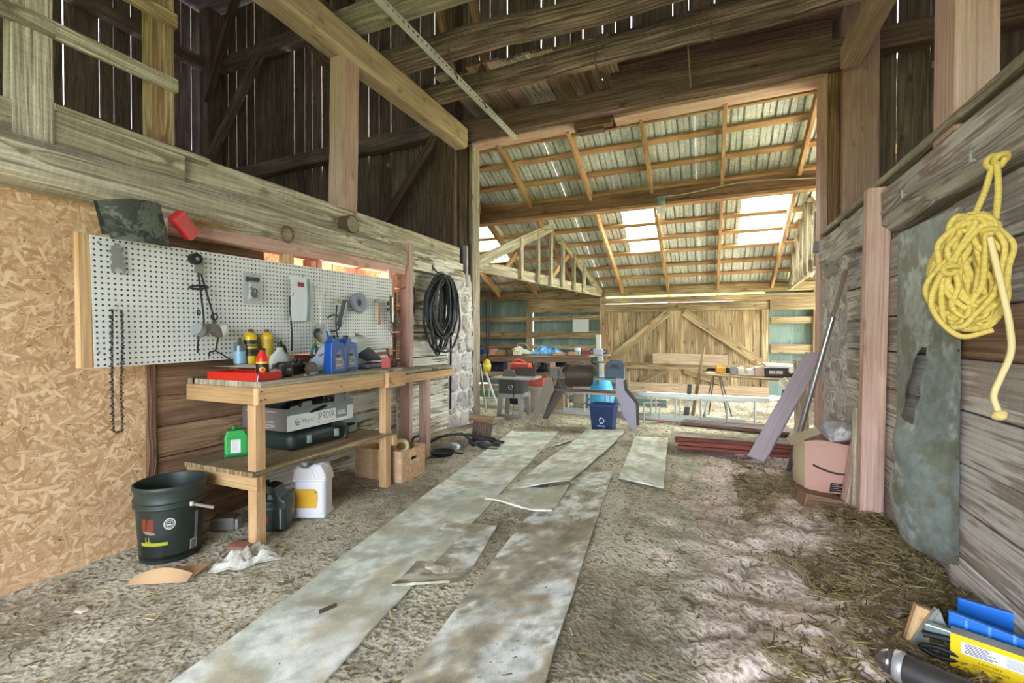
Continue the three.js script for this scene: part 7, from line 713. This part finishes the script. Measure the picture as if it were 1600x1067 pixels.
{ const a = onGround(1012, 663), o = thing('bar_clamp', 'red handled bar clamp lying near the ladder end', 'clamp', [a[0], 0, a[2]], 0.5); obj('bar', stick([-0.2, 0.02, 0], [0.15, 0.03, 0], 0.01, 8), al2(), o); obj('handle', rbox(0.1, 0.03, 0.03, 0.01, [0.17, 0.03, 0]), matte('#b44450', 0.4), o); obj('upright', [stick([0.15, 0.03, 0], [0.15, 0.25, 0], 0.008, 8), stick([-0.05, 0.02, 0], [-0.05, 0.27, 0], 0.012, 8), rbox(0.2, 0.02, 0.02, 0.004, [0.05, 0.27, 0])], al2(), o); obj('knob', rbox(0.05, 0.03, 0.03, 0.01, [0.16, 0.25, 0]), matte('#b44450', 0.4), o); }
tag(obj('ground_plank', plank([-0.3, 0.03, -6.1], [1.35, 0.03, -5.8], 0.04, 0.24, { seg: 4, jit: 0.004 }), mowWood[2]), 'dark strip laid in for the shade of the trestle table', 'plank');  // dark board stands in for the table shadow on the ground
{ const o = thing('lawn_mower', 'green lawn mower with pale wheel beyond the jamb', 'mower', [1.35, 0, -7.0], 0.1); obj('deck', rbox(0.5, 0.1, 0.4, 0.04, [0.1, 0.2, 0]), matte('#3c6b48', 0.5), o); obj('engine', [cyl(0.12, 0.13, 0.14, [0.1, 0.32, 0], [0, 0, 0], 20), rbox(0.14, 0.08, 0.14, 0.02, [0.1, 0.42, 0])], matte('#4e524e', 0.5), o); for (const [x, z] of [[-0.12, 0.22], [0.35, 0.22], [-0.12, -0.22], [0.35, -0.22]]) { obj('tyre', tor(0.11, 0.035, [x, 0.145, z], [0, 0, 0], 24), matte('#c4bfa8', 0.7), o); obj('hub', cyl(0.08, 0.08, 0.04, [x, 0.145, z], [HALF, 0, 0], 20), matte('#7b6a4c', 0.6), o); } obj('bonnet', rbox(0.4, 0.14, 0.3, 0.04, [0.15, 0.5, -0.05]), matte('#7ba088', 0.5), o); obj('red_stripe', rbox(0.42, 0.03, 0.32, 0.01, [0.15, 0.52, -0.05]), matte('#c8683c', 0.5), o); obj('seat', rbox(0.2, 0.05, 0.3, 0.02, [0.2, 0.62, -0.1]), black, o); }
// sawhorse of pale boards behind the steel pipe
{ const o = thingW('sawhorse', 'pale cross-legged sawhorse beyond the steel pipe', 'sawhorse', [0.98, 0, -5.75]); obj('leg', plank([0.72, 0.62, -5.8], [1.2, 0.0, -5.65], 0.1, 0.03), limeWood[2], o); obj('leg', plank([1.2, 0.62, -5.86], [0.82, 0, -5.7], 0.09, 0.03), limeWood[1], o); obj('beam', plank([0.95, 0.36, -6.0], [0.98, 0.36, -5.55], 0.09, 0.04), greyWood[2], o); }
tag(obj('brown_board', plank([1.0, 0.45, -5.7], [1.07, 0.92, -5.65], 0.2, 0.03, { up: [1, 0, 0] }), brownWood[1]), 'brown board standing behind the leaning plank', 'board');
// lamp fitting under the tie beam
{ const p = onZ(1033, 335, -6.44), o = thing('jar_lamp', 'unlit glass jar lamp fitting under the tie beam', 'lamp', [p[0], 2.74, -6.44]); obj('jar', lathe([[0, 0], [0.05, 0.005], [0.06, 0.04], [0.055, 0.1], [0.045, 0.13]], 22), clearPlastic, o); obj('holder', lathe([[0.05, 0.125], [0.055, 0.15], [0.05, 0.19], [0.02, 0.2], [0, 0.2]], 22), matte('#8fa3a0', 0.45, 0.3), o); obj('box', rbox(0.1, 0.05, 0.1, 0.01, [0, 0.215, 0]), matte('#8c9a98', 0.5, 0.3), o); obj('cable', tube([[0.03, 0.22, 0.06], [0.3, 0.22, 0.07], [1.0, 0.28, 0.07], [1.6, 0.24, 0.07], [2.0, 0.2, 0.07]], 0.006, 50, 6), matte('#c7c2b0', 0.6), o); }

// ---- pieces of parts go one level deeper
scene.updateMatrixWorld(true);
function nest(thingName, child, parent) { for (const t of scene.children.filter(c => c.name === thingName || c.name.startsWith(thingName + '_0'))) { const ps = t.children.filter(c => c.name === parent); t.children.filter(c => c.name === child).forEach((c, i) => ps.length && ps[Math.min(i, ps.length - 1)].attach(c)); } }
for (const a of [['lawn_mower', 'hub', 'tyre'], ['lawn_mower', 'red_stripe', 'bonnet'], ['oil_bottle', 'cap', 'body'], ['oil_bottle', 'label', 'body'], ['oil_bottle', 'level_strip', 'body'], ['green_jug', 'cap', 'body'], ['green_jug', 'label', 'body'], ['white_jug', 'neck', 'shoulder'], ['white_jug', 'label', 'body'], ['gas_cylinder', 'valve', 'body'], ['gas_cylinder', 'label_band', 'body'], ['lubricant_bottle', 'label', 'body'], ['lubricant_bottle', 'cap', 'shoulder'], ['spray_can', 'label_band', 'body'], ['green_bucket', 'bail_lug', 'rim'], ['table_saw', 'crank', 'cabinet'], ['table_saw', 'blade_guard', 'table'], ['yellow_drill', 'chuck', 'body'], ['yellow_drill', 'knob', 'body'], ['chain_oil_can', 'red_label', 'body'], ['chain_oil_can', 'level_strip', 'body'], ['chain_oil_can', 'cap', 'body'], ['cardboard_carton', 'flap', 'wall'], ['cardboard_carton', 'tape', 'wall'], ['mitre_box', 'rib', 'front_wall'], ['tool_case', 'latch', 'shell'], ['tool_case', 'handle', 'shell'], ['red_plastic_case', 'lid_print', 'lid'], ['bagged_spare_part', 'red_print', 'bag'], ['bagged_spare_part', 'teal_stripe', 'bag'], ['tape_measure', 'hub', 'case'], ['workbench', 'nail_head', 'front_apron'], ['blue_hood', 'front_recess', 'hood'], ['respirator', 'buckle', 'strap'], ['tin_sheet', 'nail_head', 'sheet'], ['pegboard', 'screw', 'board'], ['square_motor', 'bolt', 'housing'], ['produce_carton', 'corner_tab', 'front_panel']]) nest(...a);
renderer.render(scene, camera);
